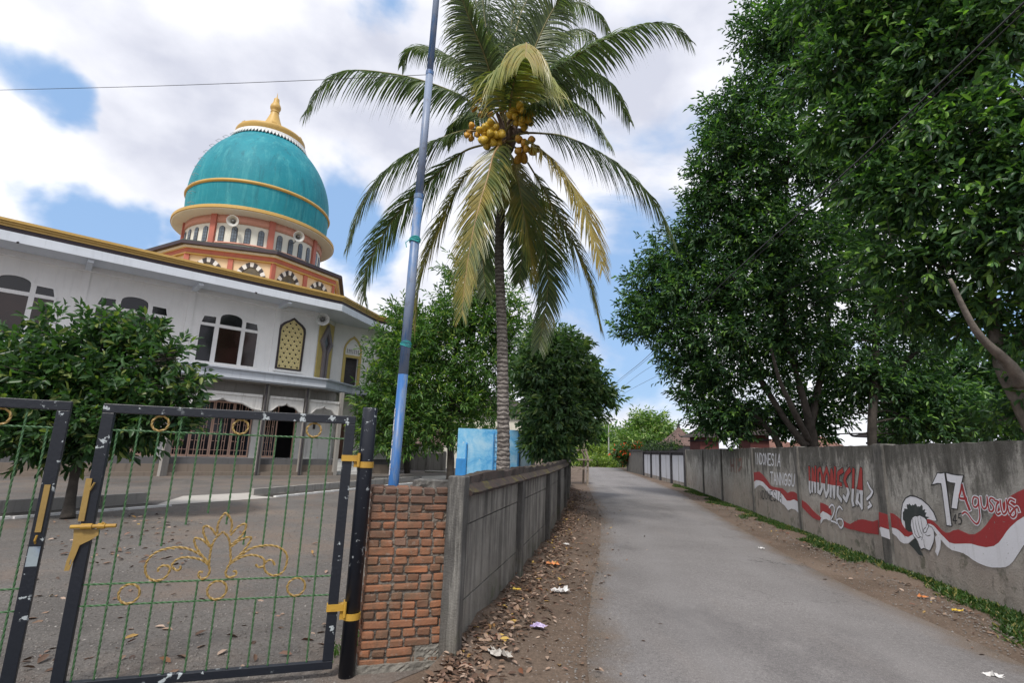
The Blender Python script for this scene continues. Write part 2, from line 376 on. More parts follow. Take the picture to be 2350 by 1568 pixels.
# pale concrete apron between drain and mosque, and a path further right
m = MB(); P = [gnd(*p) for p in ((350,1163),(640,1143),(660,1128),(420,1140))]
m.add([(p.x, p.y, .012) for p in P], [(0,1,2,3)]).build('concrete_crossing', M_concl, kind='structure')
m = MB(); P = [gnd(*p) for p in ((855,1104),(1050,1100),(1050,1092),(860,1097))]
m.add([(p.x, p.y, .012) for p in P], [(0,1,2,3)]).build('concrete_path', M_concl, kind='structure')
# ------------------------------------------------------------------ gate (local x along the leaf, hinge at x=0, y away from the camera)
GH = Vector((-1.0712, 4.0846, 0)); GA = R(18)
M_blk = painted('chipped black enamel', (.006,.009,.016), (.016,.017,.02), .4, .42, streak=False, chip=(.36,.40,.42), chip_at=.60, chip_scale=15, bmp=.2, patchy=True)
M_blk2 = painted('black enamel', (.006,.009,.017), (.016,.018,.022), .3, .40, streak=False, chip=(.33,.36,.38), chip_at=.62, chip_scale=20, bmp=.12, patchy=True)
M_grn = painted('green bar paint', (.042,.115,.042), (.05,.06,.03), .5, .5, streak=False, bmp=.1)
M_gold = painted('faded gold paint', (.29,.19,.055), (.10,.06,.03), .7, .45, streak=False, bmp=.2)
M_band = painted('rusty gold band', (.44,.26,.035), (.14,.055,.02), .75, .45, streak=False, bmp=.2)
def twisted(a, b, w=.0060, mb=None):
    m = mb or MB(); a, b = Vector(a), Vector(b); k = max(3, int((b-a).length/.007))
    return m.tube([a.lerp(b, i/k) for i in range(k+1)], [w*1.1]*(k+1), n=4, twist=PI/2/.018*.5)
def smooth_pts(P, n=6):
    P = [Vector(p) for p in P]; out = []
    for i in range(len(P)-1):
        a = P[max(i-1,0)]; b = P[i]; c = P[i+1]; d = P[min(i+2,len(P)-1)]
        for j in range(n):
            t = j/n; out.append(.5*((2*b)+(c-a)*t+(2*a-5*b+4*c-d)*t*t+(3*b-a-3*c+d)*t**3))
    out.append(P[-1]); return out
def rope_tube(mb, pts, w=.0062):         # twisted rod bent along a curve: a 4 sided tube that turns
    pts = [Vector(p) for p in pts]; res = [pts[0]]; 
    for a, b in zip(pts, pts[1:]):
        k = max(1, int((b-a).length/.008)); res += [a.lerp(b, (i+1)/k) for i in range(k)]
    return mb.tube(res, w*1.3, n=4, twist=PI/2/.018*.5)
ORN=[[(-0.945,0.971),(-0.95,1.025),(-0.936,1.074),(-0.911,1.105),(-0.877,1.068),(-0.862,1.024),(-0.865,0.976)],
[(-0.912,0.982),(-0.947,0.946),(-0.968,0.893),(-0.971,0.833),(-0.969,0.774),(-0.959,0.726),(-0.974,0.692),(-1.001,0.683),(-1.023,0.705),(-1.018,0.728),(-0.999,0.725)],
[(-0.912,0.982),(-0.875,0.945),(-0.856,0.89),(-0.846,0.83),(-0.84,0.788),(-0.853,0.752),(-0.861,0.711),(-0.845,0.689),(-0.816,0.688),(-0.795,0.703),(-0.8,0.723),(-0.818,0.724)],
[(-0.972,0.881),(-1.005,0.929),(-1.03,0.978),(-1.031,1.02),(-0.989,1.007),(-0.949,0.958)],
[(-0.863,0.957),(-0.818,1.018),(-0.773,1.03),(-0.783,0.974),(-0.818,0.926),(-0.855,0.896)],
[(-0.969,0.774),(-1.028,0.84),(-1.067,0.895),(-1.078,0.942),(-1.029,0.93),(-0.979,0.887)],
[(-0.847,0.884),(-0.79,0.932),(-0.732,0.943),(-0.749,0.888),(-0.788,0.829),(-0.834,0.782)],
[(-0.97,0.78),(-1.027,0.834),(-1.099,0.872),(-1.167,0.887),(-1.252,0.875),(-1.311,0.842),(-1.339,0.785),(-1.33,0.728),(-1.299,0.692),(-1.255,0.682),(-1.215,0.701),(-1.195,0.746),(-1.209,0.769),(-1.237,0.774),(-1.261,0.76),(-1.263,0.737)],
[(-0.845,0.776),(-0.787,0.822),(-0.723,0.869),(-0.654,0.886),(-0.582,0.885),(-0.519,0.859),(-0.483,0.809),(-0.487,0.741),(-0.512,0.699),(-0.565,0.689),(-0.61,0.715),(-0.627,0.757),(-0.607,0.787),(-0.577,0.786),(-0.558,0.755)],
[(-0.968,0.768),(-1.023,0.805),(-1.103,0.822),(-1.157,0.814),(-1.185,0.786),(-1.184,0.763),(-1.157,0.742),(-1.136,0.75),(-1.139,0.77)],
[(-0.844,0.77),(-0.786,0.81),(-0.718,0.827),(-0.657,0.813),(-0.628,0.788),(-0.632,0.752),(-0.661,0.746),(-0.681,0.765)]]
def frame_geo(m, x0, x1, z0, z1, w=.07, d=.04, y0=-.02):
    m.box(x0, x1, y0, y0+d, z1-w*.86, z1); m.box(x0, x1, y0, y0+d, z0, z0+w*.75)
    m.box(x0, x0+w, y0+.0005, y0+d-.0005, z0+w*.75, z1-w*.86); m.box(x1-w, x1, y0+.0005, y0+d-.0005, z0+w*.75, z1-w*.86); return m
def gate_leaf(name, loc, rz, sx, label, full):
    g = empty(name, loc, rz, label=label, cat='gate', group='two leaves of the green barred gate')
    X = lambda x: x*sx
    m = MB(); frame_geo(m, min(X(-1.735),X(-.108)), max(X(-1.735),X(-.108)), .065, 1.812)
    fo = m.build('frame', M_blk, g)
    md = fo.modifiers.new('bevel', 'BEVEL'); md.width = .004; md.segments = 2
    for z in (1.64, .672, .545):
        twisted((X(-1.668), 0, z), (X(-.175), 0, z)).build('cross_bar', M_grn, g)
    xs = [-1.64+.1235*i for i in range(12)]
    tops = {2:.87+.03,3:.895,4:1.03,5:1.105,6:1.03,7:.895,8:.872}
    for i, x in enumerate(xs):
        a = i % 2 == 1 or i == 0
        m = MB()
        if i == 0: x = -1.635
        ring_above = (i in (2,6,10)); ring_low = (i in (2,6,10))
        up = 1.752 if (i % 2 == 1) else 1.64
        lowstop = tops[i] if i in tops else (.672)
        if i in (0,1,11) : twisted((X(x),0,.117),(X(x),0,up if i else 1.64), mb=m)
        else:
            end = lowstop if i in tops else .672
            twisted((X(x),0,end),(X(x),0,up)).build('upright_bar', M_grn, g)
            lo_top = .672 if i % 2 == 1 else .545
            twisted((X(x),0,.117),(X(x),0,lo_top), mb=m)
        m.build('upright_bar', M_grn, g)
    m = MB()
    for s_ in ORN: rope_tube(m, [(X(a), -.004, z) for a, z in smooth_pts([Vector((q[0], q[1])) for q in s_], 4)])
    m.build('scroll_ornament', M_gold, g)
    for (x, z), r_ in (((-1.393,1.696),.050),((-.894,1.696),.050),((-.4,1.696),.050),((-1.405,.608),.058),((-.899,.608),.058),((-.402,.608),.058)):
        m = MB(); k = 40; rope_tube(m, [(X(x)+r_*math.cos(2*PI*i/k), -.003, z+r_*math.sin(2*PI*i/k)) for i in range(k+1)], .0062)
        m.build('ring', M_gold, g)
    return g
gR = gate_leaf('gate_leaf', GH, GA, 1, 'right gate leaf hinged on the black post, with gold bolt at its free edge', True)
# bolt, staple plate and rod on the free stile of the right leaf
m = MB(); m.tube([(-1.775,-.045,1.028),(-1.53,-.045,1.034)], .012, 10); m.tube([(-1.72,-.045,1.0295),(-1.66,-.045,1.031)], .018, 10, cap=True); m.tube([(-1.63,-.045,1.0315),(-1.59,-.045,1.0325)], .018, 10)
m.tube([(-1.62,-.045,1.033),(-1.60,-.052,1.054)], .007, 8)
m.build('bolt_rod', M_band, gR, smooth=False)
m = MB(); plate(m, [(-1.76,1.012),(-1.625,1.012),(-1.622,.975),(-1.66,.945),(-1.712,.915),(-1.722,.86),(-1.735,.80),(-1.742,.765),(-1.768,.765),(-1.765,.82),(-1.752,.9),(-1.752,.96)], [[(-1.748,.80),(-1.739,.80),(-1.738,.83),(-1.746,.83)]], -.034, .006)
m.build('bolt_plate', M_gold, gR)
m = MB(); m.box(-1.748,-1.715,-.030,-.021,1.06,1.325); m.tube([(-1.715,-.028,1.25),(-1.695,-.035,1.30)], .006, 6); m.build('strike_plate', M_gold, gR)
# hinges of the right leaf
for z in (1.49, .452):
    m = MB(); m.box(-.185, -.055, -.034, .034, z-.012, z+.032); m.box(-.072, -.050, -.045, .045, z-.045, z+.045); m.tube([(-.061,-.05,z-.05),(-.061,-.05,z+.05)], .010, 8)
    m.build('hinge', M_band, gR)
gL = gate_leaf('gate_leaf', Vector((-2.877, 3.475, 0)) + Vector((-.13,-.02,0)), R(25), -1, 'left gate leaf cut by the picture edge, with a worn grey blue patch', False)
# place so its free stile stands just left of the right leaf
gL.location = (-2.872-1.735*math.cos(R(27)), 3.470-1.735*math.sin(R(27)), 0); gL.rotation_euler = (0,0,R(27)); gL.name = 'gate_leaf'
m = MB(); m.box(1.685,1.715,-.028,-.0205,1.0,1.285); m.build('strike_plate', M_gold, gL)
m = MB(); m.box(1.672,1.728,-.023,-.0203,.80,.915); m.build('worn_patch', painted('worn blue grey primer', (.26,.31,.34), (.05,.12,.30), .9, .6, streak=False, bmp=.2), gL, label='patch of bare blue grey primer')
m = MB(); m.tube([(1.70,-.03,.935),(1.70,-.05,.955),(1.705,-.05,.985)], .006, 8); m.build('hasp', M_band, gL)
# black hinge post
ca, sa = math.cos(GA), math.sin(GA)
gp = empty('gate_post', GH+Vector((.0*ca, .0*sa, 0))+Vector((-.008,0,0)), GA, label='thick black round steel post carrying the gate hinges beside the brick pier', cat='post')
m = MB(); m.lathe([(.0,-.02),(.0555,-.02),(.0555,1.872),(.052,1.884),(.0,1.886)], 36); m.build('post_tube', M_blk2, gp, smooth=True)
gp.children[0].data.polygons.foreach_set('use_smooth', [abs(p.normal.z) < .5 for p in gp.children[0].data.polygons])
for z in (1.455, .40):
    m = MB(); m.lathe([(.0565,z-.022),(.0625,z-.022),(.0625,z+.022),(.0565,z+.022),(.0565,z-.022)], 36); m.box(-.085,-.058,-.02,.02,z-.02,z+.03); m.build('clamp_band', M_band, gp)

# ------------------------------------------------------------------ brick pier
BP = Vector((-.962, 4.145, 0)); BA = math.atan2(.29678, .95495)
M_brick = None
def brick_mat():
    m, t, b = new_mat('old red brick'); g = t.nodes.new('ShaderNodeNewGeometry'); v = coords(t)
    c = ramp(t, g.outputs['Random Per Island'], [(0,(.12,.062,.038)),(.25,(.22,.10,.055)),(.6,(.26,.115,.06)),(.9,(.31,.125,.06)),(1,(.20,.12,.085))])
    z = sepxyz(t, v)[2]
    k = ramp(t, noise(t, 5, 7, .65, v), [(.42, 0), (.62, .85)]); c = mixc(t, k, c, (.12,.080,.052))
    k = ramp(t, noise(t, 16, 7, .7, v), [(.56, 0), (.72, .7)]); c = mixc(t, k, c, (.27,.24,.21))
    kk = mth(t, 'MULTIPLY', ramp(t, z, [(.90, 0), (1.0, 1)]), ramp(t, noise(t, 9, 6, .6, v), [(.3, .35), (.6, .9)]))
    m.node_tree.nodes
    zr = t.nodes.new('ShaderNodeMapRange'); ins(zr, **{'From Min':.8, 'From Max':1.25}); t.links.new(z, zr.inputs['Value'])
    c = mixc(t, mth(t, 'MULTIPLY', zr.outputs[0], ramp(t, noise(t, 7, 6, .6, v), [(.3, .2), (.62, .85)])), c, (.085,.055,.045))
    t.links.new(c, b.inputs['Base Color']); b.inputs['Roughness'].default_value = .9; bump(t, b, mth(t, 'ADD', noise(t, 28, 8, .7, v), noise(t, 110, 3, .6, v)), .55, .008); return m
M_brick = brick_mat()
M_mort = simple('cement mortar', (.15,.13,.11), .95, .35, 14, .9)
bp = empty('brick_pier', BP, BA, label='bare red brick pier with rough mortar between gate post and grey wall', cat='pier')
rnd = random.Random(11)
def brick(m, x0, x1, y0, y1, z0, z1, j=.0028, ch=.008):
    V = []
    for (sx, cx) in ((0, x0), (1, x1)):
        for (sy, cy) in ((0, y0), (1, y1)):
            for (sz, cz) in ((0, z0), (1, z1)):
                V.append([cx+rnd.uniform(-j, j), cy+rnd.uniform(-j, j), cz+rnd.uniform(-j, j)])
    # chamfered box: three vertices per corner
    idx = {}; vs = []
    for n_, p in enumerate(V):
        sx, sy, sz = n_ >> 2 & 1, n_ >> 1 & 1, n_ & 1
        dx, dy, dz = (1-2*sx)*ch*rnd.uniform(.5,1.5), (1-2*sy)*ch*rnd.uniform(.5,1.4), (1-2*sz)*ch*rnd.uniform(.5,1.4)
        idx[n_] = (len(vs), len(vs)+1, len(vs)+2)
        vs += [(p[0], p[1]+dy, p[2]+dz), (p[0]+dx, p[1], p[2]+dz), (p[0]+dx, p[1]+dy, p[2])]
    C = lambda a, b, c: a*4+b*2+c
    F = []
    for s in (0, 1):
        F.append([idx[C(s,0,0)][0], idx[C(s,0,1)][0], idx[C(s,1,1)][0], idx[C(s,1,0)][0]][::1 if s == 0 else -1])
        F.append([idx[C(0,s,0)][1], idx[C(1,s,0)][1], idx[C(1,s,1)][1], idx[C(0,s,1)][1]][::1 if s == 0 else -1])
        F.append([idx[C(0,0,s)][2], idx[C(0,1,s)][2], idx[C(1,1,s)][2], idx[C(1,0,s)][2]][::1 if s == 0 else -1])
    for a in (0, 1):
        for b in (0, 1):
            F.append([idx[C(a,b,0)][0], idx[C(a,b,1)][0], idx[C(a,b,1)][1], idx[C(a,b,0)][1]])
            F.append([idx[C(a,0,b)][0], idx[C(a,1,b)][0], idx[C(a,1,b)][2], idx[C(a,0,b)][2]])
            F.append([idx[C(0,a,b)][1], idx[C(1,a,b)][1], idx[C(1,a,b)][2], idx[C(0,a,b)][2]])
    for n_ in range(8): F.append(list(idx[n_]))
    m.add(vs, F)
m = MB(); nC = 20; H = 1.30
z = .035
for c in range(nC):
    hgt = (H-.035)/nC; zt = z+hgt-.012
    if c < 2 and False: pass
    x = -.055+rnd.uniform(-.008,.008); k = c % 2
    while x < .55:
        l = .205 if (k % 3 != 1) else .10
        if c % 2 == 0: l = rnd.choice([.20,.10,.10,.19]) if x > .02 else .20
        else: l = rnd.choice([.10,.10,.105,.2]) if x > .12 else .10
        l *= rnd.uniform(.93, 1.06)
        if x+l > .56: l = .575-x
        if l < .035: break
        yo = rnd.uniform(-.006,.006); tilt = rnd.uniform(-.004,.004)
        brick(m, x, x+l-.016, yo, yo+.11, z+rnd.uniform(-.002,.002)+tilt, zt+rnd.uniform(-.003,.003)+tilt)
        x += l; k += 1
    # left return of the pier and the body behind
    y = .12
    while y < .30:
        l = rnd.choice([.2,.1]); l = min(l, .335-y)
        if l < .04: break
        brick(m, -.055+rnd.uniform(-.006,.006), .05, y, y+l-.015, z, zt); y += l
    if c == nC-1:
        for yy in (.125, .235):
            x = -.045
            while x < .54:
                l = rnd.choice([.1,.2]); l = min(l, .57-x)
                if l < .04: break
                brick(m, x, x+l-.014, yy, yy+.10, z, zt+rnd.uniform(-.01,.004)); x += l
    z += hgt
m.build('brickwork', M_brick, bp)
def lumpy(m, x0, x1, y0, y1, z0, z1, n=(10,4,16), amp=.008, seed=1):
    rr = random.Random(seed); 
    import itertools
    def face(o, a, b, na, nb):
        o, a, b = Vector(o), Vector(a), Vector(b); nn = a.cross(b).normalized()
        vs = []; 
        for j in range(nb+1):
            for i in range(na+1):
                e_ = 0 if i in (0, na) or j in (0, nb) else 1
                vs.append(o+a*(i/na)+b*(j/nb)+nn*rr.uniform(-amp, amp)*e_)
        m.add(vs, [(j*(na+1)+i, j*(na+1)+i+1, (j+1)*(na+1)+i+1, (j+1)*(na+1)+i) for j in range(nb) for i in range(na)])
    X, Y, Z = x1-x0, y1-y0, z1-z0
    face((x0,y0,z0), (X,0,0), (0,0,Z), n[0], n[2]); face((x1,y1,z0), (-X,0,0), (0,0,Z), n[0], n[2])
    face((x1,y0,z0), (0,Y,0), (0,0,Z), n[1], n[2]); face((x0,y1,z0), (0,-Y,0), (0,0,Z), n[1], n[2])
    face((x0,y0,z1), (X,0,0), (0,Y,0), n[0], n[1]); face((x0,y1,z0), (X,0,0), (0,-Y,0), n[0], n[1])
m = MB(); lumpy(m, -.04, .55, .017, .32, 0, 1.275, (40,12,90), .005, 3)
m.build('mortar_core', M_mort, bp)
m = MB(); lumpy(m, -.08, .58, -.02, .34, -.02, .055, (24,8,4), .006, 5); lumpy(m, .34, .54, -.004, .05, .05, .16, (12,3,8), .005, 6)
m.build('mortar_footing', simple('smeared footing cement', (.17,.16,.14), .95, .35, 7, .9), bp)

# ------------------------------------------------------------------ grey panel wall on the left of the lane
def old_conc(name, base=(.215,.205,.185), dark=(.035,.034,.032), moss=True):
    m, t, b = new_mat(name); v = coords(t); vs = coords(t, (7, 7, .7)); z = sepxyz(t, v)[2]
    c = ramp(t, noise(t, 1.6, 9, .68, v), [(.3, tuple(x*.55 for x in base)), (.7, tuple(x*1.6 for x in base))])
    zr = t.nodes.new('ShaderNodeMapRange'); ins(zr, **{'From Min':.1, 'From Max':1.25, 'To Min':.55, 'To Max':1.0}); t.links.new(z, zr.inputs['Value'])
    c = mixc(t, ramp(t, noise(t, 1.3, 8, .7, coords(t, (8,8,.6), loc=(5,3,1))), [(.52, 0), (.66, .6)]), c, (.36,.35,.32))
    k = ramp(t, noise(t, 1.0, 8, .7, vs), [(.44, 0), (.62, 1)]); k = mth(t, 'MULTIPLY', k, zr.outputs[0])
    c = mixc(t, mth(t, 'MULTIPLY', k, .85), c, dark)
    zl = t.nodes.new('ShaderNodeMapRange'); ins(zl, **{'From Min':0.0, 'From Max':.5, 'To Min':1.0, 'To Max':0.0}); t.links.new(z, zl.inputs['Value'])
    c = mixc(t, mth(t, 'MULTIPLY', zl.outputs[0], ramp(t, noise(t, 3, 6, .6, v), [(.35, .1), (.65, .8)])), c, (.10,.083,.06))
    if moss: c = mixc(t, mth(t, 'MULTIPLY', zl.outputs[0], ramp(t, noise(t, 5, 5, .6, v), [(.52, 0), (.6, .6)])), c, (.055,.075,.025))
    t.links.new(c, b.inputs['Base Color']); b.inputs['Roughness'].default_value = .92; bump(t, b, mth(t, 'ADD', noise(t, 14, 8, .7, v), noise(t, 70, 4, .6, v)), .6, .012); return m
M_oldc = old_conc('blackened old concrete'); M_post = old_conc('blackened concrete dimmed against sun', (.085,.082,.078))  # post base colour lowered to offset its sunlit side
def moss_mat():
    m, t, b = new_mat('mossy coping'); v = coords(t)
    c = ramp(t, noise(t, 7, 7, .65, v), [(.3, (.03,.024,.022)), (.5, (.05,.034,.03)), (.62, (.028,.026,.023))])
    g = t.nodes.new('ShaderNodeNewGeometry'); nz = sepxyz(t, g.outputs['Normal'])[2]
    k = mth(t, 'MULTIPLY', ramp(t, nz, [(.3, 0), (.7, 1)]), ramp(t, noise(t, 4, 6, .65, v), [(.52, 0), (.60, .85)]))
    c = mixc(t, k, c, (.085,.072,.02)); t.links.new(c, b.inputs['Base Color']); b.inputs['Roughness'].default_value = .95
    bump(t, b, noise(t, 30, 7, .7, v), .8, .02); return m
M_moss = moss_mat()
lw = empty('concrete_panel_wall', (-.42,4.27,0), 0, label='stained grey concrete panel wall with mossy coping along the left of the lane', cat='wall')
def walk(P, s):
    for a, b in zip(P, P[1:]):
        a_, b_ = Vector(a), Vector(b); l = (b_-a_).length
        if s <= l: return a_+(b_-a_)*(s/l), (b_-a_).normalized()
        s -= l
    return Vector(P[-1]), (Vector(P[-1])-Vector(P[-2])).normalized()
tot = sum((Vector(b)-Vector(a)).length for a, b in zip(LW, LW[1:]))
sp = 2.72; npost = int(tot/sp)+1; O = Vector((-.42,4.27))
PP = [walk(LW, min(i*sp, tot))[0]-O for i in range(npost)]
def bend(a, b, along, inn, z):
    d = (b-a).normalized(); n_ = Vector((-d.y, d.x)); q = a+(b-a)*along+n_*inn; return (q.x, q.y, z)
for i, a in enumerate(PP):
    b = PP[i+1] if i+1 < len(PP) else a*2-PP[i-1]
    d = (b-a).normalized(); n_ = Vector((-d.y, d.x)); m = MB()
    w0, w1, hh = .075, .12, 1.385 if i == 0 else 1.24
    c = a+n_*.05
    if i == 0: c = a-n_*.025+d*.06; w0 = .075; w1 = .068
    seg = 9; vs = []
    for k in range(seg+1):
        zz = -.02+(hh+.02)*k/seg
        for (p, q) in ((-1,-1),(1,-1),(1,1),(-1,1)):
            v = c+d*(p*w0+rnd.uniform(-.003,.003))+n_*(-q*w1+rnd.uniform(-.003,.003)); vs.append((v.x, v.y, zz))
    fs = [(k*4+j, k*4+(j+1)%4, k*4+4+(j+1)%4, k*4+4+j) for k in range(seg) for j in range(4)]+[(seg*4,seg*4+1,seg*4+2,seg*4+3)]
    fs = [f[::-1] for f in fs]
    po = m.add(vs, fs).build('wall_post', M_post, lw); mdb = po.modifiers.new('bevel', 'BEVEL'); mdb.width = .008; mdb.segments = 1
    if i+1 == len(PP): break
    m = MB()
    for (z0, z1, off) in ((-.02,.36,.0),(.372,.96,.004),(.972,1.22,.001)):
        n_x = 24
        l = (b-a).length; fr = (.085 if i else .15)/l
        vs = []
        for jz in range(4):
            for ix in range(n_x+1):
                vs.append(bend(a, b, fr+(1-fr-.07/l)*ix/n_x, .0+off+rnd.uniform(-.002,.002), z0+(z1-z0)*jz/3))
        fs = [(jz*(n_x+1)+ix, jz*(n_x+1)+ix+1, (jz+1)*(n_x+1)+ix+1, (jz+1)*(n_x+1)+ix) for jz in range(3) for ix in range(n_x)]
        m.add(vs, fs)
        vs = [bend(a, b, q, w, z_) for q, w in ((fr,off),(1-.07/l,off),(1-.07/l,.09),(fr,.09)) for z_ in (z0, z1)]
        m.add(vs, [(1,3,5,7),(0,6,4,2),(4,6,7,5),(2,4,5,3),(0,1,7,6)])
    m.build('wall_panel', M_oldc, lw)
    # coping: sloped mossy brick ridge, broken here and there
    m = MB(); nx = 18; vs = []; fs = []
    st = .30/(b-a).length if i == 0 else 0.0
    for ix in range(nx+1):
        q = st+(1-st)*ix/nx; jj = (jj if ix % 2 else rnd.uniform(-.022,.014)); br = 0
        for (w, zz) in ((-.070,1.215),(-.078,1.238),(.0,1.30),(.012,1.375+jj),(.12,1.375+jj),(.15,1.25)):
            vs.append(bend(a, b, q, w+rnd.uniform(-.006,.006), zz+rnd.uniform(-.005,.005)))
    for ix in range(nx):
        for k in range(6): fs.append((ix*6+k, (ix+1)*6+k, (ix+1)*6+(k+1)%6, ix*6+(k+1)%6))
    fs += [tuple(range(6)), tuple(nx*6+k for k in range(5,-1,-1))]
    m.add(vs, fs).build('coping', M_moss, lw)
# loose concrete block bridging pier and wall behind
m = MB(); lumpy(m, -.34, .02, .10, .36, 1.22, 1.335, (10,6,4), .008, 9); m.build('corner_block', M_post, lw)

# ------------------------------------------------------------------ flagpole
def pole_mat(name, c1, c2, th):
    m, t, b = new_mat(name); v = coords(t, (6, 6, .8)); k = ramp(t, noise(t, 1.6, 7, .65, v), [(th-.06, 0), (th+.06, 1)])
    c = mixc(t, k, c1, c2); c = mixc(t, ramp(t, noise(t, 9, 6, .7, coords(t)), [(.55, 0), (.72, .6)]), c, (.12,.11,.12))
    t.links.new(c, b.inputs['Base Color']); b.inputs['Roughness'].default_value = .45; b.inputs['Metallic'].default_value = .0; return m
M_pb = pole_mat('blue pole paint', (.022,.115,.33), (.13,.18,.26), .53); M_pg = pole_mat('faded pole paint', (.19,.24,.34), (.06,.15,.33), .55)
fb = at(904, 1100, 6.0); ft = at(1001, 0, 6.0)
fp = empty('flagpole', (fb.x-(fb.x-fb.x), fb.y, 0), label='tall leaning blue and grey steel flagpole behind the brick pier', cat='flagpole')
ax = (ft-fb); ax = ax/ax.z; base = fb-ax*fb.z
fp.location = base
def onp(z): return ax*z
Z = lambda py: (at({0:1001}.get(py, 904+(1100-py)*.0882), py, 6.0)).z
zA, zB, zC, zD = Z(860), Z(452), Z(168), 9.6
for (z0, z1, r1, r2, mt, nm) in ((-.02, zA, .058, .057, M_pb, 'lower_tube'), (zA, zB, .056, .055, M_pg, 'lower_tube'), (zB, zC, .0495, .0485, M_pg, 'middle_tube'), (zC, zD, .0425, .041, M_pg, 'upper_tube')):
    MB().tube([onp(z0), onp(z1)], [r1, r2], 24).build(nm, mt, fp, smooth=False).data.polygons.foreach_set('use_smooth', [True]*24+[False]*2)
for z_, r_ in ((zB, .059), (zC, .052)): MB().tube([onp(z_-.03), onp(z_+.03)], r_, 24).build('joint_collar', M_pb, fp)
M_rope = simple('cyan nylon rope', (.03,.33,.33), .7, .3, 30)
for py in (552, 792):
    z_ = Z(py); m = MB()
    for k in range(5):
        rr = .062 if py > 600 else .063; pts = [onp(z_+.012*k-.02+.01*math.sin(a*2+k))+Vector((rr*math.cos(a), rr*math.sin(a), 0)) for a in [2*PI*i/20 for i in range(21)]]
        m.tube(pts, .007 if py < 600 else .004, 6)
    if py < 600: m.tube([onp(z_)+Vector((-.06,-.03,0)), onp(z_-.02)+Vector((-.10,-.05,-.03)), onp(z_-.02)+Vector((-.085,-.05,-.09))], .006, 6)
    m.build('rope_tie', M_rope, fp)
# white paper ruler glued up the left flank of the pole
M_strip = painted('peeling white strip', (.58,.60,.66), (.25,.27,.33), .8, .7, streak=False, chip=(.10,.12,.2), chip_at=.60, chip_scale=38)
m = MB(); z1, z0 = Z(938), Z(1098); n_ = 24
for i in range(n_):
    a, b = z0+(z1-z0)*i/n_, z0+(z1-z0)*(i+.94)/n_; rr = .0605
    if i in (13, 14) : continue
    w0, w1 = R(172), R(215+(12 if i % 5 else -12))
    vs = [onp(zz)+Vector((rr*math.cos(t_), rr*math.sin(t_), 0)) for zz in (a, b) for t_ in (w0, (w0+w1)/2, w1)]
    m.add(vs, [(0,1,4,3),(1,2,5,4)])
m.build('paper_strip', M_strip, fp)
# ------------------------------------------------------------------ mosque: local x along the front, y into the building
MO = Vector((-12.6, 25.2, 0)); MA = R(42)
M_wall = painted('white plaster', (.78,.77,.76), (.42,.42,.43), .22, .8, bmp=.2)
M_wall2 = painted('stained white plaster', (.72,.71,.69), (.22,.21,.20), .6, .85, bmp=.3)
M_ledge = painted('blue grey ledge paint', (.50,.54,.60), (.22,.23,.25), .5, .75, bmp=.2)
M_fas = painted('pale fascia paint', (.62,.66,.72), (.30,.32,.36), .3, .7, bmp=.1)
M_brn = simple('dark purple brown trim', (.030,.018,.026), .6, .2, 3)
M_gld = painted('gold trim paint', (.50,.32,.085), (.22,.14,.05), .4, .5, bmp=.1)
def dome_mat():
    m, t, b = new_mat('turquoise dome plaster'); v = coords(t)
    c = ramp(t, noise(t, .55, 8, .65, v), [(.3, (.006,.165,.215)), (.7, (.012,.235,.29))])
    c = mixc(t, ramp(t, noise(t, 1.0, 9, .72, coords(t, (2.6,2.6,.28))), [(.50, 0), (.70, .65)]), c, (.07,.33,.36))
    c = mixc(t, ramp(t, noise(t, 1.0, 9, .7, coords(t, (3.4,3.4,.22), loc=(7,2,0))), [(.54, 0), (.72, .6)]), c, (.01,.085,.115))
    c = mixc(t, ramp(t, noise(t, 5, 6, .7, coords(t, (1,1,.5))), [(.66, 0), (.70, .6)]), c, (.20,.45,.46))
    t.links.new(c, b.inputs['Base Color']); b.inputs['Roughness'].default_value = .65; b.inputs['Specular IOR Level'].default_value = .3; bump(t, b, noise(t, 3, 8, .7, v), .4, .04); return m
M_teal = dome_mat()
M_red = painted('terracotta red paint', (.42,.125,.085), (.20,.06,.05), .5, .65, bmp=.15)
M_salm = painted('salmon paint', (.55,.27,.20), (.3,.12,.09), .4, .7, bmp=.15)
M_crm = painted('cream paint', (.66,.50,.32), (.35,.27,.18), .4, .75, bmp=.2)
M_pale = painted('pale cream paint', (.66,.64,.56), (.36,.34,.28), .4, .75, bmp=.2)
M_dark = simple('dark grey and unlit openings', (.045,.04,.045), .7, .25, 5)  # grey fittings, and the sheets that stand for unlit openings
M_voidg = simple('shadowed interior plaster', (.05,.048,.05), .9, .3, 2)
M_plinth = painted('rough plinth render', (.20,.165,.135), (.07,.06,.055), .6, .95, bmp=.6)
M_band2 = painted('grey plinth paint', (.115,.115,.12), (.05,.05,.05), .6, .9, bmp=.3)
M_pink = painted('pinkish timber frame', (.62,.40,.31), (.32,.2,.16), .35, .6, bmp=.1)
M_yel = painted('ochre yellow paint', (.52,.40,.13), (.28,.2,.08), .35, .65, bmp=.5)
def glass_mat(name, c, rough=.08):
    m, t, b = new_mat(name); v = coords(t); t.links.new(ramp(t, noise(t, .9, 4, .5, v), [(.35, tuple(x*.6 for x in c)), (.65, tuple(x*1.3 for x in c))]), b.inputs['Base Color'])
    b.inputs['Roughness'].default_value = rough; b.inputs['Specular IOR Level'].default_value = .5
    bump(t, b, noise(t, 1.2, 2, .5, v), .05, .05); return m
M_glass = glass_mat('dark window glass', (.010,.010,.014)); M_glassr = glass_mat('window glass with brown reflection', (.026,.012,.010))  # brown pane has its reddish reflection put into the base colour
M_glassb = glass_mat('grey blue leaded glass', (.12,.15,.18), .25)
mo = empty('mosque', MO, MA, label='two storey white mosque with gold eaves and a large turquoise dome', cat='mosque')
XL = -15.0
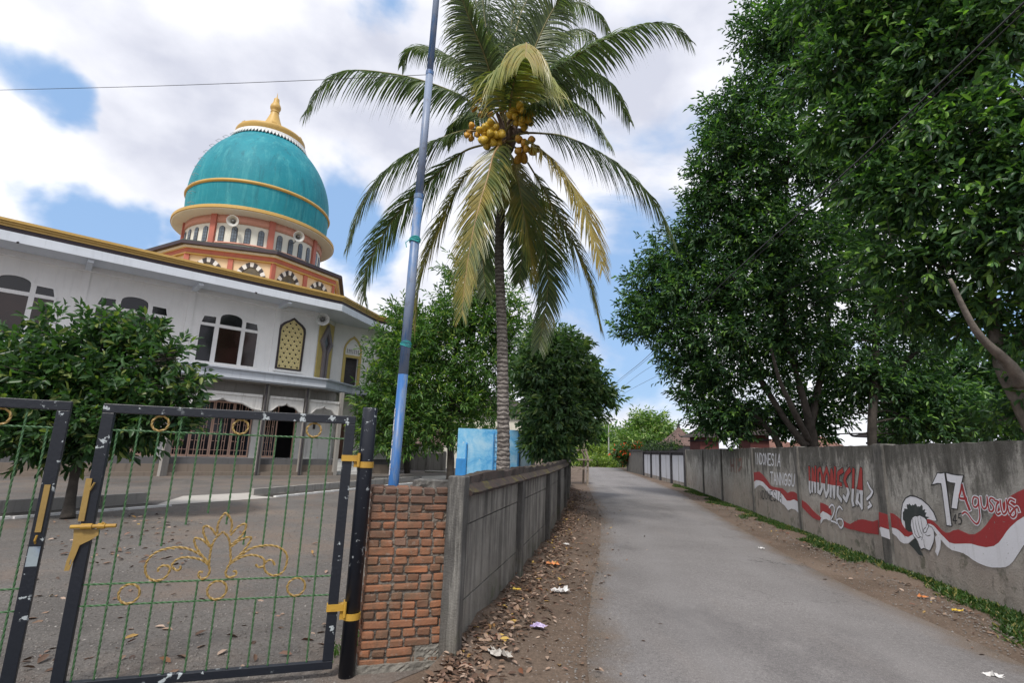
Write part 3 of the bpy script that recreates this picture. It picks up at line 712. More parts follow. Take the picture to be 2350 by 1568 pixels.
# ---- lower storey
PL = [(XL,.10),(3.1,.10),(3.3,.10),(4.75,.10),(5.6,1.2),(9,1.2)]
m = MB(); m.prism([(XL,.12),(4.7,.12),(5.6,1.4),(9,1.4),(9,12),(XL,12)], -.05, .50); m.build('plinth', M_plinth, mo)
m = MB(); m.prism([(XL,.22),(4.62,.22),(5.5,1.5),(9,1.5),(9,12),(XL,12)], .50, .775); m.build('plinth_band', M_band2, mo)
# long tan step in front of the plinth
m = MB(); m.box(XL, 4.6, -.10, .12, -.05, .16); m.build('step', M_plinth, mo)
def arch_pts(x0, x1, z0, zs, zt, n=10, ogee=False):   # doorway outline with a low arched head
    c = (x0+x1)/2; w = (x1-x0)/2; P = [(x0,z0),(x1,z0),(x1,zs)]
    for i in range(1, n): a = PI*i/n; P.append((c+w*math.cos(a), zs+(zt-zs)*math.sin(a)))
    return P+[(x0,zs)]
holes = []
for k in (-3,-2,-1,0): holes.append(rect(-2.78+3.87*k, .76+3.87*k-(0 if k == 0 else 0), .78, 3.5))
holes = [rect(-14.2,-10.9,.79,3.5), rect(-10.4,-6.95,.79,3.5), rect(-6.6,-3.15,.79,3.5), rect(-2.78,.76,.79,3.5), rect(1.34,2.89,.79,3.5)]
m = MB(); plate(m, rect(XL, 4.75, .776, 4.34), holes, 1.2, .18); m.build('lower_wall', M_wall2, mo)
m = MB(); plate(m, [(4.75+1.8, .776),(9,.776),(9,4.34),(4.95,4.34),(4.95,.776),(5.4,.776),(5.4,3.1),(6.55,3.1)], [], 1.9, .18)
m.box(4.751, 4.95, 1.201, 2.08, .776, 4.34); m.build('lower_wall', M_wall2, mo)
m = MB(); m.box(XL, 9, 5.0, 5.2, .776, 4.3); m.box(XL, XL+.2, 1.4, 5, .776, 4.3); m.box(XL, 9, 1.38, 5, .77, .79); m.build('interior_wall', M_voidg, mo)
def door_leaf(x, w, z0, z1, open_=0.0):
    d = MB(); f = .055
    d.box(x, x+f, 1.28, 1.33, z0, z1); d.box(x+w-f, x+w, 1.28, 1.33, z0, z1)
    d.box(x+f, x+w-f, 1.2805, 1.3295, z0, z0+.09); d.box(x+f, x+w-f, 1.2805, 1.3295, z1-.08, z1)
    o = d.build('door_leaf', M_pink, mo)
    b = MB(); q = .03
    for xx in (x+w*.27, x+w*.40, x+w*.60, x+w*.73): b.box(xx-.012, xx+.012, 1.295, 1.315, z0+.09, z1-.08)
    for zz in (z0+.32, z0+.75, z0+1.15, z0+1.55, z0+1.95):
        b.box(x+f, x+w-f, 1.290, 1.320, zz-.012, zz+.012) if zz < z0+.4 or zz > z0+1.9 else (b.box(x+w*.27, x+w*.40, 1.290, 1.320, zz-.012, zz+.012), b.box(x+w*.60, x+w*.73, 1.290, 1.320, zz-.012, zz+.012), b.box(x+f, x+w*.2, 1.290, 1.320, zz-.012, zz+.012))
    b.build('glazing_bars', M_pink, o)
    p = MB(); p.box(x+f, x+w-f, 1.303, 1.307, z0+.09, z1-.08); p.build('pane', M_glass, o)
for (a, n_, w) in ((-2.76,4,.875),(-6.58,4,.855),(-10.38,4,.855),(-14.1,3,.87)):
    for i in range(n_): door_leaf(a+i*w, w-.02, .80, 3.46)
door_leaf(1.36, .62, .80, 3.46)
m = MB(); m.box(2.83, 2.88, 1.27, 1.34, .8, 3.46); m.build('door_jamb', M_pink, mo)
# brown door with turquoise panel under the wing, and its steps
m = MB(); m.box(5.42, 5.95, 1.95, 2.0, .8, 3.08); o = m.build('side_door', simple('brown timber door', (.13,.065,.045), .6, .3, 8), mo, label='brown timber door')
m = MB(); plate(m, rect(5.97, 6.53, .8, 3.08), [arch_pts(6.06,6.44,1.45,2.6,2.78)], 1.93, .06); o = m.build('side_window', M_pale, mo)
m = MB(); m.box(6.04, 6.46, 1.99, 2.0, 1.4, 2.85); m.build('curtain', simple('turquoise curtain', (.02,.22,.26), .8, .2, 10), o)
m = MB(); [m.box(5.0, 6.3, .35+.28*k, 1.45, .001+.2*k, .2+.2*k) for k in range(4)]; m.build('white_steps', M_white, mo)
# scalloped arch panels between the columns
def ogee(x0, x1, half):
    c = (x0+x1)/2; w = (x1-x0)/2; left = [(c-w*u, z) for u, z in half]; return left
HALF = [(1,3.04),(.86,3.06),(.76,3.10),(.60,3.24),(.5,3.315),(.38,3.34),(.25,3.35),(.14,3.38),(.06,3.43),(0,3.50)]
def fascia(x0, x1, y=0.0, zt=3.8, sc_=1.0):
    c = (x0+x1)/2; w = (x1-x0)/2; zz = lambda z: 3.04+(z-3.04)*sc_
    low = [(c-w*u, zz(z)) for u, z in HALF]+[(c+w*u, zz(z)) for u, z in HALF[-2::-1]]
    m = MB(); plate(m, low+[(x1,zt),(x0,zt)], [], y, .14)
    o = m.build('arch_panel', M_wall2, mo)
    m = MB(); m.box(x0+.02, x1-.02, y-.05, y-.001, zt-.10, zt+.02)
    for a, b in zip(low, low[1:]): m.bar((a[0], y-.012, a[1]+.05), (b[0], y-.012, b[1]+.05), .022, .03, up=(0,1,0))
    m.build('panel_moulding', M_wall2, o)
BAYS = [(-14.4,-10.75),(-10.5,-6.9),(-6.6,-3.05),(-2.8,.70),(1.02,2.72),(3.0,4.62)]
for i, (a, b) in enumerate(BAYS): fascia(a, b, -.02, 3.80, 1.0)
for i, x in enumerate((-14.55,-10.62,-6.75,-2.92,.86,2.87,4.72)):
    cw_ = .12 if x < 0 else .085; m = MB(); m.box(x-cw_, x+cw_, -.12, .12, -.02, 4.33)
    m.build('column', M_conc, mo)
    if x > 0 and x < 4:
        m = MB(); m.tube([(x-.07,-.19,0),(x-.07,-.19,4.36)], .05, 10); m.build('drain_pipe', M_dark, mo)
m = MB(); m.tube([(-3.1,-.3,0),(-3.02,-.2,2.6)], .09, 4); m.build('prop_post', M_conc, mo)
m = MB(); m.box(XL, 4.6, .5, .8, 3.8, 4.34); m.build('ceiling_beam', M_conc, mo)
# plaque and switch box on the white bit of wall
m = MB(); m.box(3.80,3.93,1.16,1.20,2.35,2.75); m.build('meter_box', M_dark, mo)
# ---- ledge
LP = [(XL,-.55),(3.6,-.55),(5.85,1.15),(9.5,1.15)]
def ring(name, mat, z0, z1, d, path=LP, yb=4.0, parent=None):
    P = offset_path(path, d); P[0] = (XL, P[0][1]); xe = path[-1][0]
    return MB().prism(P+[(P[-1][0], yb), (XL, yb)], z0, z1).build(name, mat, parent or mo)
lg = ring('ledge', M_ledge, 4.455, 4.80, .06)
ring('ledge_moulding', M_ledge, 4.80, 4.86, .02, parent=lg); ring('ledge_moulding', M_ledge, 4.86, 4.925, -.05, parent=lg)
ring('ledge_moulding', M_ledge, 4.39, 4.453, .14, parent=lg); ring('ledge_moulding', M_conc, 4.341, 4.39, .30, parent=lg)
# ---- upper wall with window groups
C0 = -1.10; PER = 3.87
def trans(x0): # the six lights of one window group, centre x0
    c = x0
    L_ = [rect(c-1.27,c-.67,5.17,6.85), rect(c-.48,c+.50,5.17,6.85), rect(c+.67,c+1.26,5.17,6.85),
          [(c-1.25,6.98),(c-.66,6.99),(c-.66,7.32),(c-1.16,7.30)], [(c+1.25,6.98),(c+.67,6.99),(c+.67,7.32),(c+1.17,7.30)],
          [(c-.48,7.0),(c+.50,7.0),(c+.50,7.28)]+[(c+.01+.49*math.cos(a), 7.30+.27*math.sin(a)**.8) for a in [PI*i/10 for i in range(1,10)]]+[(c-.48,7.28)]]
    return L_
grp = [C0-PER*k for k in range(4)]
tall = lambda c: [(c-.62,5.24),(c+.62,5.24),(c+.64,7.25),(c+.60,7.45),(c+.45,7.62),(c+.2,7.78),(c,7.93),(c-.2,7.78),(c-.45,7.62),(c-.60,7.45),(c-.64,7.25)]
tc_ = 1.82
holes = [l for c in grp for l in [rect(c-1.34,c+1.33,5.10,6.92)]+[[(c-1.34,6.92),(c+1.33,6.92),(c+1.31,7.1),(c+1.2,7.38),(c+.58,7.40),(c+.52,7.45),(c+.3,7.60),(c,7.66),(c-.3,7.60),(c-.5,7.45),(c-.56,7.40),(c-1.2,7.38)]]]
holes = [[(c-1.34,5.10),(c+1.33,5.10),(c+1.33,7.0),(c+1.22,7.38),(c+.60,7.40),(c+.52,7.47),(c+.3,7.61),(c+.01,7.67),(c-.3,7.61),(c-.5,7.47),(c-.58,7.40),(c-1.21,7.38),(c-1.34,7.0)] for c in grp]
m = MB(); plate(m, [(XL,4.925),(3.15,4.925),(3.15,8.52),(XL,8.52)], holes+[tall(tc_)], .30, .22); m.build('upper_wall', M_wall, mo)
for c in grp:
    m = MB(); o_ = [(c-1.338,5.102),(c+1.328,5.102),(c+1.328,7.0),(c+1.218,7.378),(c+.60,7.398),(c+.52,7.468),(c+.3,7.608),(c+.01,7.668),(c-.3,7.608),(c-.5,7.468),(c-.58,7.398),(c-1.208,7.378),(c-1.338,7.0)]
    plate(m, o_, trans(c), .27, .12); w = m.build('window', M_wall, mo)
    m = MB(); m.box(c-1.4, c+1.4, .33, .335, 6.9, 7.7); m.box(c-1.4, c-.55, .331, .336, 5.08, 6.9); m.build('pane', M_glass, w)
    m = MB(); m.box(c-.55, c+1.4, .331, .336, 5.08, 6.9); m.build('pane', M_glassr, w)
    m = MB(); m.box(c-1.42, c+1.42, .20, .299, 5.03, 5.10); m.build('sill', M_wall, w)
for x in (-14.5,-10.62,-6.75,-2.87,1.02):
    m = MB(); m.box(x-.13, x+.13, .245, .299, 4.926, 8.5); m.build('pilaster', M_wall, mo)
# pierced yellow screen in a pointed frame
m = MB(); inn = [(tc_+(x-tc_)*.90, 5.24+.07+(z-5.24)*.955) for x, z in tall(tc_)]
plate(m, [(tc_+(x-tc_)*1.06, 5.20+(z-5.20)*1.022) for x, z in tall(tc_)], [inn], .22, .16); tw = m.build('screen_window', simple('dark brown window frame', (.035,.024,.026), .5, .2, 6), mo, label='pointed window with pierced yellow screen')
def inside(p, poly):
    x, y = p; c = False
    for i in range(len(poly)):
        (x1, y1), (x2, y2) = poly[i], poly[i-1]
        if (y1 > y) != (y2 > y) and x < (x2-x1)*(y-y1)/(y2-y1)+x1: c = not c
    return c
def pierce(inn, sx, sz):
    hs = []; j = 0; z = 5.40
    small = [(tc_+(x-tc_)*.91, 6.6+(zz-6.6)*.94) for x, zz in inn]
    while z < 7.9:
        x = tc_-.75+(sx/2 if j % 2 else 0)
        while x < tc_+.75:
            if all(inside((x+a, z+b), inn) for a, b in ((.05,0),(-.05,0),(0,.06),(0,-.06))): hs.append([(x+.054*math.cos(a), z+.054*math.sin(a)) for a in [2*PI*i/8 for i in range(8)]])
            for k in range(6):
                a = 2*PI*k/6+PI/6; cx, cz = x+sx*.34*math.cos(a), z+sx*.34*math.sin(a)
                if inside((cx*1.0+(.04 if cx > tc_ else -.04), cz+.05), inn) and inside((cx, cz-.05), inn) and (k in (0,1,2)):
                    u_ = Vector((math.cos(a+.6), math.sin(a+.6))); v_ = Vector((-u_.y, u_.x))
                    hs.append([(cx+q.x, cz+q.y) for q in (u_*.045, v_*.014, -u_*.045, -v_*.014)])
                    cx2, cz2 = x+sx*.50*math.cos(a-.5), z+sx*.5*math.sin(a-.5)
                    if inside((cx2+(.04 if cx2 > tc_ else -.04), cz2), inn): hs.append([(cx2+q.x*.8, cz2+q.y*.8) for q in (v_*.04, -u_*.014, -v_*.04, u_*.014)])
            x += sx
        z += sz; j += 1
    return hs
m = MB(); plate(m, [(tc_+(x-tc_)*.999, z) for x, z in inn], pierce(inn, .30, .225), .27, .03); m.build('pierced_screen', painted('pale yellow screen', (.66,.55,.26), (.4,.3,.14), .3, .7, bmp=.1), tw)
m = MB(); m.box(tc_-.7, tc_+.7, .42, .43, 5.2, 8.0); m.build('shade_backing', M_dark, tw)  # dark sheet put in for the shade behind the screen
m = MB(); m.box(tc_-.75, tc_+.75, .20, .299, 5.13, 5.19); m.build('sill', M_wall, tw)
# ---- chamfer bay with the keyhole niche
A = Vector((3.15,.30)); B = Vector((4.72,1.80)); cd = (B-A).normalized(); cn = Vector((cd.y, -cd.x)); LEN = (B-A).length
cham = lambda v: (A.x+cd.x*v.x-cn.x*v.y, A.y+cd.y*v.x-cn.y*v.y, v.z)
m = MB(); m.box(0, LEN, .0, .2, 4.926, 8.515); m.xf(lambda v: Vector(cham(v))); m.build('chamfer_wall', M_wall, mo)
key = [(.78,4.95),(1.22,4.95),(1.22,6.55),(1.62,7.05),(1.0,7.95),(.38,7.05),(.78,6.55)]
key2 = [(.90,4.93),(1.10,4.93),(1.10,6.62),(1.40,7.06),(1.0,7.62),(.60,7.06),(.90,6.62)]
m = MB(); plate(m, rect(.12, LEN-.22, 4.93, 8.25), [], -.05, .045); m.xf(lambda v: Vector(cham(v))); yp = m.build('niche_panel', M_yel, mo, label='yellow relief panel around keyhole niche')
M_ngrey = painted('grey niche frame', (.22,.19,.20), (.1,.09,.1), .4, .7, bmp=.2)
kf = [(.70,4.93),(1.30,4.93),(1.30,6.5),(1.74,7.05),(1.0,8.12),(.26,7.05),(.70,6.5)]
m = MB(); plate(m, kf, [key2], -.17, .118, ); m.xf(lambda v: Vector(cham(v))); m.build('niche_frame', M_ngrey, yp)
m = MB(); plate(m, key, [], -.055, .004); m.xf(lambda v: Vector(cham(v))); m.build('niche_shade_plate', M_dark, yp)  # flat dark plate paints the shade of the keyhole opening
m = MB(); plate(m, [(1.0,6.75),(1.2,7.06),(1.0,7.38),(.8,7.06)], [], -.09, .03); m.xf(lambda v: Vector(cham(v))); m.build('glass_lozenge', M_glassb, yp)
m = MB(); rr = random.Random(2)
for i in range(60):
    x, z = rr.uniform(.16, LEN-.26), rr.uniform(5.0, 8.2)
    if inside((x, z), [(p[0]+(.06 if p[0] > 1 else -.06), p[1]) for p in kf]): continue
    a = rr.uniform(0, PI); u_ = Vector((math.cos(a), 0, math.sin(a)))*.07; w_ = Vector((-u_.z, 0, u_.x))*.3
    m.obox((x, -.056, z), u_, w_, (0,.006,0))
m.xf(lambda v: Vector(cham(v))); m.build('relief', M_yel, yp)
m = MB(); m.box(4.68, 4.90, 1.72, 2.0, 4.926, 8.52); m.build('corner_pillar', M_wall, mo)
# ---- wing with the balcony door
dc = 5.92
def pointed(c, w, z0, zs, zt): return [(c-w,z0),(c+w,z0),(c+w,zs),(c+w*.86,zs+(zt-zs)*.35),(c+w*.5,zs+(zt-zs)*.72),(c,zt),(c-w*.5,zs+(zt-zs)*.72),(c-w*.86,zs+(zt-zs)*.35),(c-w,zs)]
m = MB(); plate(m, rect(4.90, 9.5, 4.925, 8.52), [rect(dc-.42, dc+.42, 4.97, 6.62), *[rect(dc-.36+.115*k, dc-.30+.115*k, 6.86, 7.12) for k in range(7)]], 1.80, .2); m.build('wing_wall', M_wall, mo)
m = MB(); plate(m, pointed(dc, .56, 4.93, 7.1, 7.92), [rect(dc-.40, dc+.40, 4.95, 6.60), pointed(dc, .47, 6.76, 7.1, 7.78)], 1.74, .058); dd = m.build('balcony_door', M_yel, mo, label='dark doorway in a yellow pointed frame')
m = MB(); m.box(dc-.6, dc+.6, 2.003, 2.02, 4.93, 7.3); m.build('door_shade_sheet', M_dark, dd)  # dark sheet stands in for the unlit room behind the doorway
# ---- eaves
EP = [(XL,-1.40),(3.62,-1.40),(6.95,.92),(12,.92)]
def ering(name, mat, z0, z1, d, yb=20.0, parent=None):
    P = offset_path(EP, d); P[0] = (XL, P[0][1]); return MB().prism(P+[(12, yb), (XL, yb)], z0, z1).build(name, mat, parent or mo)
ev = ering('eaves', M_fas, 8.50, 8.80, 0.0)
P0_ = offset_path(EP, 0); P1_ = offset_path(EP, .12); P0_[0] = (XL, P0_[0][1]); P1_[0] = (XL, P1_[0][1])
MB().prism(P0_+P1_[::-1], 8.44, 8.499).build('drip_lip', M_fas, ev)
ering('brown_band', M_brn, 8.80, 8.98, .07, parent=ev)
ering('gold_moulding', M_gld, 8.98, 9.07, .03, parent=ev); ering('gold_moulding', M_gld, 9.07, 9.15, -.03, parent=ev); ering('gold_moulding', M_gld, 9.15, 9.25, -.10, parent=ev)
for x in (-14.5,-10.62,-6.75,-2.87,1.02): MB().box(x-.10, x+.10, -1.25, .299, 8.30, 8.499).build('soffit_beam', M_fas, ev)
MB().box(XL, 3.1, .10, .299, 8.28, 8.499).build('cornice', M_wall, mo)
for x in (-8.9, -.65): MB().tube([(x,-1.55,8.40),(x,-1.25,8.50)], .04, 8).build('roof_spout', M_dark, ev)
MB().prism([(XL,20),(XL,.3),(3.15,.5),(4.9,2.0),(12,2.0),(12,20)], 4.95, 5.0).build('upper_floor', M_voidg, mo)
# ---- octagonal tier under the dome
TC = Vector((1.89, 9.66))
def octa(r, a0=-139): return [(TC.x+r*math.cos(R(a0+45*k)), TC.y+r*math.sin(R(a0+45*k))) for k in range(8)]
MB().prism(octa(5.85), 9.2, 12.05).build('octagon_wall', M_crm, mo); tier = [o for o in mo.children if o.name.startswith('octagon_wall')][0]
MB().prism(octa(6.40), 12.22, 12.40).build('octagon_roof_edge', M_brn, mo); MB().prism(octa(6.15), 12.09, 12.22).build('octagon_soffit', M_pale, mo)
MB().prism(octa(5.99), 11.84, 12.09).build('red_frieze', M_red, tier); MB().prism(octa(6.02), 11.75, 11.82).build('gold_line', M_gld, tier)
MB().prism(octa(6.36), 12.40, 12.45).build('octagon_roof', simple('green grey roof', (.06,.09,.08), .8), mo)
oc = octa(5.85)
for k in range(8):
    a, b = Vector(oc[k]), Vector(oc[(k+1)%8]); d = (b-a).normalized(); n_ = Vector((d.y, -d.x)); l = (b-a).length
    fr = lambda v, a=a, d=d, n_=n_: Vector((a.x+d.x*v.x-n_.x*v.y, a.y+d.y*v.x-n_.y*v.y, v.z))
    for x in (0.0, l/2):
        m = MB(); m.box(x-.13, x+.13, -.10, .05, 9.35, 11.75); m.xf(fr); m.build('pilaster', M_red, tier)
    if k in (3,4,5): continue
    for q in (.25, .75):
        c = l*q; zc = 10.72; m = MB(); ro, ri = .80, .56; n = 11
        arc = lambda r, t_: (c+r*math.cos(t_), zc+r*1.12*math.sin(t_)+.10*max(0, 1-abs(t_-PI/2)/.5))
        for i in range(n):
            t0, t1 = PI*i/n, PI*(i+1)/n
            o4 = [arc(ro, t0), arc(ro, t1), arc(ri, t1), arc(ri, t0)]
            m.add([(x, -.05, z) for x, z in o4]+[(x, .02, z) for x, z in o4], [(0,1,2,3),(0,4,5,1),(3,2,6,7),(1,5,6,2),(0,3,7,4)][::1], i % 2)
        m.box(c-ro, c-ri, -.05, .02, 9.4, zc, 0); m.box(c+ri, c+ro, -.05, .02, 9.4, zc, 0)
        m.xf(fr); ar = m.build('striped_arch', [M_dark, M_white], tier)
        m = MB(); P = [(c-ri,9.4),(c+ri,9.4)]+[arc(ri, PI*i/12) for i in range(13)]; plate(m, P, [], -.012, .008, mi=0); m.xf(fr); m.build('arch_recess', simple('olive recess', (.10,.085,.06), .8), ar)
        m = MB(); m.lathe([(.0,10.95),(.12,10.95),(.15,10.8),(.12,10.62),(.0,10.6)], 12, (c, -.08)); m.xf(fr); m.build('arch_lamp', M_glassb, ar)
# ---- drum, ring cornice, dome
def lat(name, prof, mat, parent, n=96, smooth=True):
    o = MB().lathe(prof, n, (TC.x, TC.y)).build(name, mat, parent, smooth=smooth)
    return o
drum = lat('drum', [(4.15,12.40),(4.15,14.92)], M_pale, mo)
lat('salmon_band', [(4.15,14.42),(4.21,14.42),(4.21,14.93),(4.15,14.93)], M_salm, drum)
lat('sill_line', [(4.15,13.1),(4.22,13.1),(4.22,13.2),(4.15,13.2)], M_salm, drum)
lat('drum_cornice', [(4.2,14.93),(4.90,14.99),(4.95,15.02)], M_wall, mo, smooth=False)
lat('gold_cornice', [(4.95,15.02),(5.0,15.05),(5.0,15.22),(4.93,15.27),(4.30,15.30)], M_gld, mo, smooth=False)
dprof = [(4.33,15.25),(4.37,15.8),(4.41,16.5),(4.42,17.1),(4.40,17.7),(4.33,18.3),(4.19,18.9),(3.98,19.5),(3.70,20.1),(3.36,20.65),(2.97,21.15),(2.55,21.6),(2.3,21.85)]
def fine(P, n=4): return [(v.x, v.y) for v in smooth_pts([Vector((a, b)) for a, b in P], n)]
dome = lat('dome', fine(dprof), M_teal, mo, 128)
lat('gold_band', [(4.41,17.0),(4.50,17.02),(4.54,17.1),(4.50,17.19),(4.41,17.22)], M_gld, dome)
# cap
cap = lat('dome_cap', [(2.35,21.85),(2.30,22.12),(1.9,22.2)], M_white, mo)
m = MB(); nT = 72
for i in range(nT):
    a0, a1 = 2*PI*i/nT, 2*PI*(i+1)/nT; am = (a0+a1)/2
    P = lambda r, a, z: (TC.x+r*math.cos(a), TC.y+r*math.sin(a), z)
    m.add([P(2.42,a0,21.98),P(2.42,a1,21.98),P(2.60,am,21.68),P(2.36,a0,21.98),P(2.36,a1,21.98),P(2.54,am,21.66)], [(0,1,2),(3,5,4),(0,2,5,3),(1,4,5,2)])
m.lathe([(2.34,21.96),(2.43,21.97),(2.40,22.14),(2.30,22.16)], 72, (TC.x, TC.y)); m.build('tooth_border', M_white, cap)
lat('cap_brim', [(2.05,22.12),(2.18,22.28),(2.26,22.48),(2.28,22.60),(2.25,22.68),(2.0,22.72),(1.2,22.78)], M_gld, cap)
fin = lat('finial', fine([(1.45,22.76),(1.15,23.0),(.86,23.35),(.60,23.8),(.40,24.3),(.27,24.75),(.30,24.82),(.27,24.9),(.30,25.0),(.36,25.15),(.34,25.35),(.22,25.6),(.18,25.9),(.14,25.95),(.05,26.05),(.02,26.3),(.0,26.5)], 3), M_gld, cap, 32)
for k in range(6):
    a = 2*PI*k/6+.3; m = MB(); c = Vector((TC.x+2.05*math.cos(a), TC.y+2.05*math.sin(a), 22.76)); u_ = Vector((-math.sin(a), math.cos(a), 0)); m.obox(c, u_*.16, u_.cross(Vector((0,0,1)))*.1, Vector((0,0,.09))); m.build('brim_block', M_gld, cap)
# drum pilasters and leaded windows
import bisect
A_D = -97-42
for k in range(8):
    a = R(A_D+45*k)
    def pr(u, y, z, a=a, r=4.15): t_ = a+u/r; return Vector((TC.x+(r-y)*math.cos(t_), TC.y+(r-y)*math.sin(t_), z))
    wid = .17
    m = MB(); vs = [pr(u, y, z) for z in (12.55, 14.95) for u, y in ((-wid,.02),(-wid,-.16),(wid,-.16),(wid,.02))]
    m.add(vs, [(0,1,5,4),(1,2,6,5),(2,3,7,6),(4,5,6,7)]); m.build('pilaster', M_red, drum)
    for j in range(4):
        u = .40+.615*(j+.5)*1.0+.17; u = .17+ (4.15*R(45)-.34)*(j+.5)/4
        w = .17; z0, z1 = 13.22, 14.02
        P = [(-w,z0),(w,z0),(w,z1)]+[(w*math.cos(t_), z1+w*math.sin(t_)*1.2) for t_ in [PI*i/8 for i in range(1,8)]]+[(-w,z1)]
        m = MB(); n_ = len(P); vs = [pr(u+x, -.035, z) for x, z in P]+[pr(u+x, .0, z) for x, z in P]
        m.add(vs, [tuple(range(n_))]+[(i,(i+1)%n_,n_+(i+1)%n_,n_+i) for i in range(n_)]); wf = m.build('drum_window', M_dark, drum)
        m = MB(); vs = [pr(u+x*.82, -.042, z0+.03+(z-z0)*.94) for x, z in P]; m.add(vs, [tuple(range(n_))]); m.build('leaded_pane', M_glassb, wf)
        m = MB()
        m.add([pr(u+x, -.048, z) for x, z in ((-.01,z0),(.01,z0),(.01,z1+.17),(-.01,z1+.17))], [(0,1,2,3)])
        for zz in (13.42,13.62,13.82,14.02): m.add([pr(u+x, -.049, zz+z) for x, z in ((-w*.85,-.01),(w*.85,-.01),(w*.85,.01),(-w*.85,.01))], [(0,1,2,3)])
        m.build('lead_bars', M_dark, wf)
# steel rung ladder up the far left of the dome
az_ = R(-139-42+12+5)
for i, (r_, z_) in enumerate([dprof[0]]+fine(dprof, 1)[1:12]):
    c = Vector((TC.x+r_*math.cos(az_), TC.y+r_*math.sin(az_), z_)); o_ = Vector((math.cos(az_), math.sin(az_), 0)); s_ = Vector((-o_.y, o_.x, 0))
    MB().tube([c-s_*.2, c-s_*.2+o_*.2, c+s_*.2+o_*.2, c+s_*.2], .012, 6).build('rung', simple('rung steel', (.30,.30,.32), .5) if i == 0 else bpy.data.materials['rung steel'], dome)
# horn loudspeakers
M_horn = simple('grey horn paint', (.42,.42,.40), .5, .15, 5); M_horni = simple('dark horn mouth', (.10,.10,.10), .5)
def horn(loc, aim, label, s=1.0, first=[None]):
    o = empty('horn_loudspeaker', loc, label=label, cat='loudspeaker', group='horn loudspeakers on the mosque')
    q = Vector(aim).normalized().to_track_quat('Y', 'Z'); o.rotation_mode = 'QUATERNION'; o.rotation_quaternion = q; o.scale = (s,s,s)
    rotY = lambda v: Vector((v.x, v.z, -v.y))
    MB().lathe([(.05,-.30),(.07,-.12),(.13,.06),(.25,.20),(.34,.27),(.355,.27),(.355,.255),(.26,.17),(.14,.02),(.08,-.16)], 28).xf(rotY).build('horn_bell', M_horn, o, smooth=True)
    MB().lathe([(.0,-.02),(.06,0.0),(.10,.10),(.09,.17),(.0,.20)], 20).xf(rotY).build('phase_plug', M_horni, o, smooth=True)
    MB().lathe([(.0,-.50),(.10,-.49),(.11,-.30),(.06,-.26)], 20).xf(rotY).build('driver', M_horn, o, smooth=True)
    MB().bar((0,-.35,-.05),(0,-.35,-.32),.05,.03).bar((0,-.35,-.32),(0,-.9,-.34),.05,.03).build('bracket', M_horni, o)
    return o
def drum_pt(px, py, z):   # a point of the drum face seen at a photo point
    return None
c_w = MO+Matrix.Rotation(MA, 3, 'Z')@Vector((TC.x, TC.y, 0))
def horn_at(px, py, rad, label, s=1.0):
    d = ray(px, py); # nearest hit with the cylinder of radius rad about the dome axis
    o = Vector((0,0,EYE)); a = d.x**2+d.y**2; b = 2*((o.x-c_w.x)*d.x+(o.y-c_w.y)*d.y); cc = (o.x-c_w.x)**2+(o.y-c_w.y)**2-rad**2
    disc = b*b-4*a*cc; t_ = (-b-math.sqrt(max(disc,0)))/(2*a); p = o+d*t_
    n_ = Vector((p.x-c_w.x, p.y-c_w.y, 0)).normalized(); return horn(p, n_*.9+Vector((.25,-.6,-.25)), label, s)
horn_at(536, 509, 5.0, 'grey horn loudspeaker hung under the dome ring above a window, nearer the middle', .95)
horn_at(683, 544, 5.0, 'grey horn loudspeaker hung under the right part of the dome ring', .95)
hp = MO+Matrix.Rotation(MA, 3, 'Z')@Vector((3.0,-.55,8.0)); horn(hp, Vector((.35,-.9,-.15)), 'white horn loudspeaker under the eaves beside the yellow niche panel', .95)
# ------------------------------------------------------------------ coconut palm
def palm_leaf(name, a, b, c, yl):
    m, t, bs = new_mat(name); g = t.nodes.new('ShaderNodeNewGeometry'); v = coords(t)
    col = ramp(t, g.outputs['Random Per Island'], [(0, a), (.6, b), (1, c)])
    col = mixc(t, ramp(t, noise(t, 1.6, 4, .6, v), [(.5-yl*.5, 0), (.72-yl*.5, .9)]), col, (.34,.26,.06))
    t.links.new(col, bs.inputs['Base Color']); bs.inputs['Roughness'].default_value = .36; bs.inputs['Specular IOR Level'].default_value = .6
    tr = t.nodes.new('ShaderNodeBsdfTranslucent'); t.links.new(mixc(t, 1.0, col, (1.1,1.4,.6), 'MULTIPLY'), tr.inputs['Color'])
    ms = t.nodes.new('ShaderNodeMixShader'); ms.inputs[0].default_value = .3
    t.links.new(bs.outputs[0], ms.inputs[1]); t.links.new(tr.outputs[0], ms.inputs[2]); t.links.new(ms.outputs[0], t.nodes['Material Output'].inputs['Surface']); return m
M_f1 = palm_leaf('green palm leaflets', (.060,.092,.048), (.11,.155,.068), (.21,.25,.095), -.26)
M_f2 = palm_leaf('yellowing palm leaflets', (.07,.115,.04), (.14,.17,.05), (.27,.24,.06), .12)
M_f3 = palm_leaf('golden palm leaflets', (.14,.145,.04), (.26,.21,.055), (.38,.27,.08), .36)
M_f4 = palm_leaf('young yellow palm leaflets', (.17,.21,.055), (.27,.29,.08), (.38,.36,.12), .05)
M_rach = simple('palm midrib', (.17,.15,.05), .5, .3, 6); M_rachb = simple('tan palm midrib', (.30,.20,.09), .5, .3, 6)
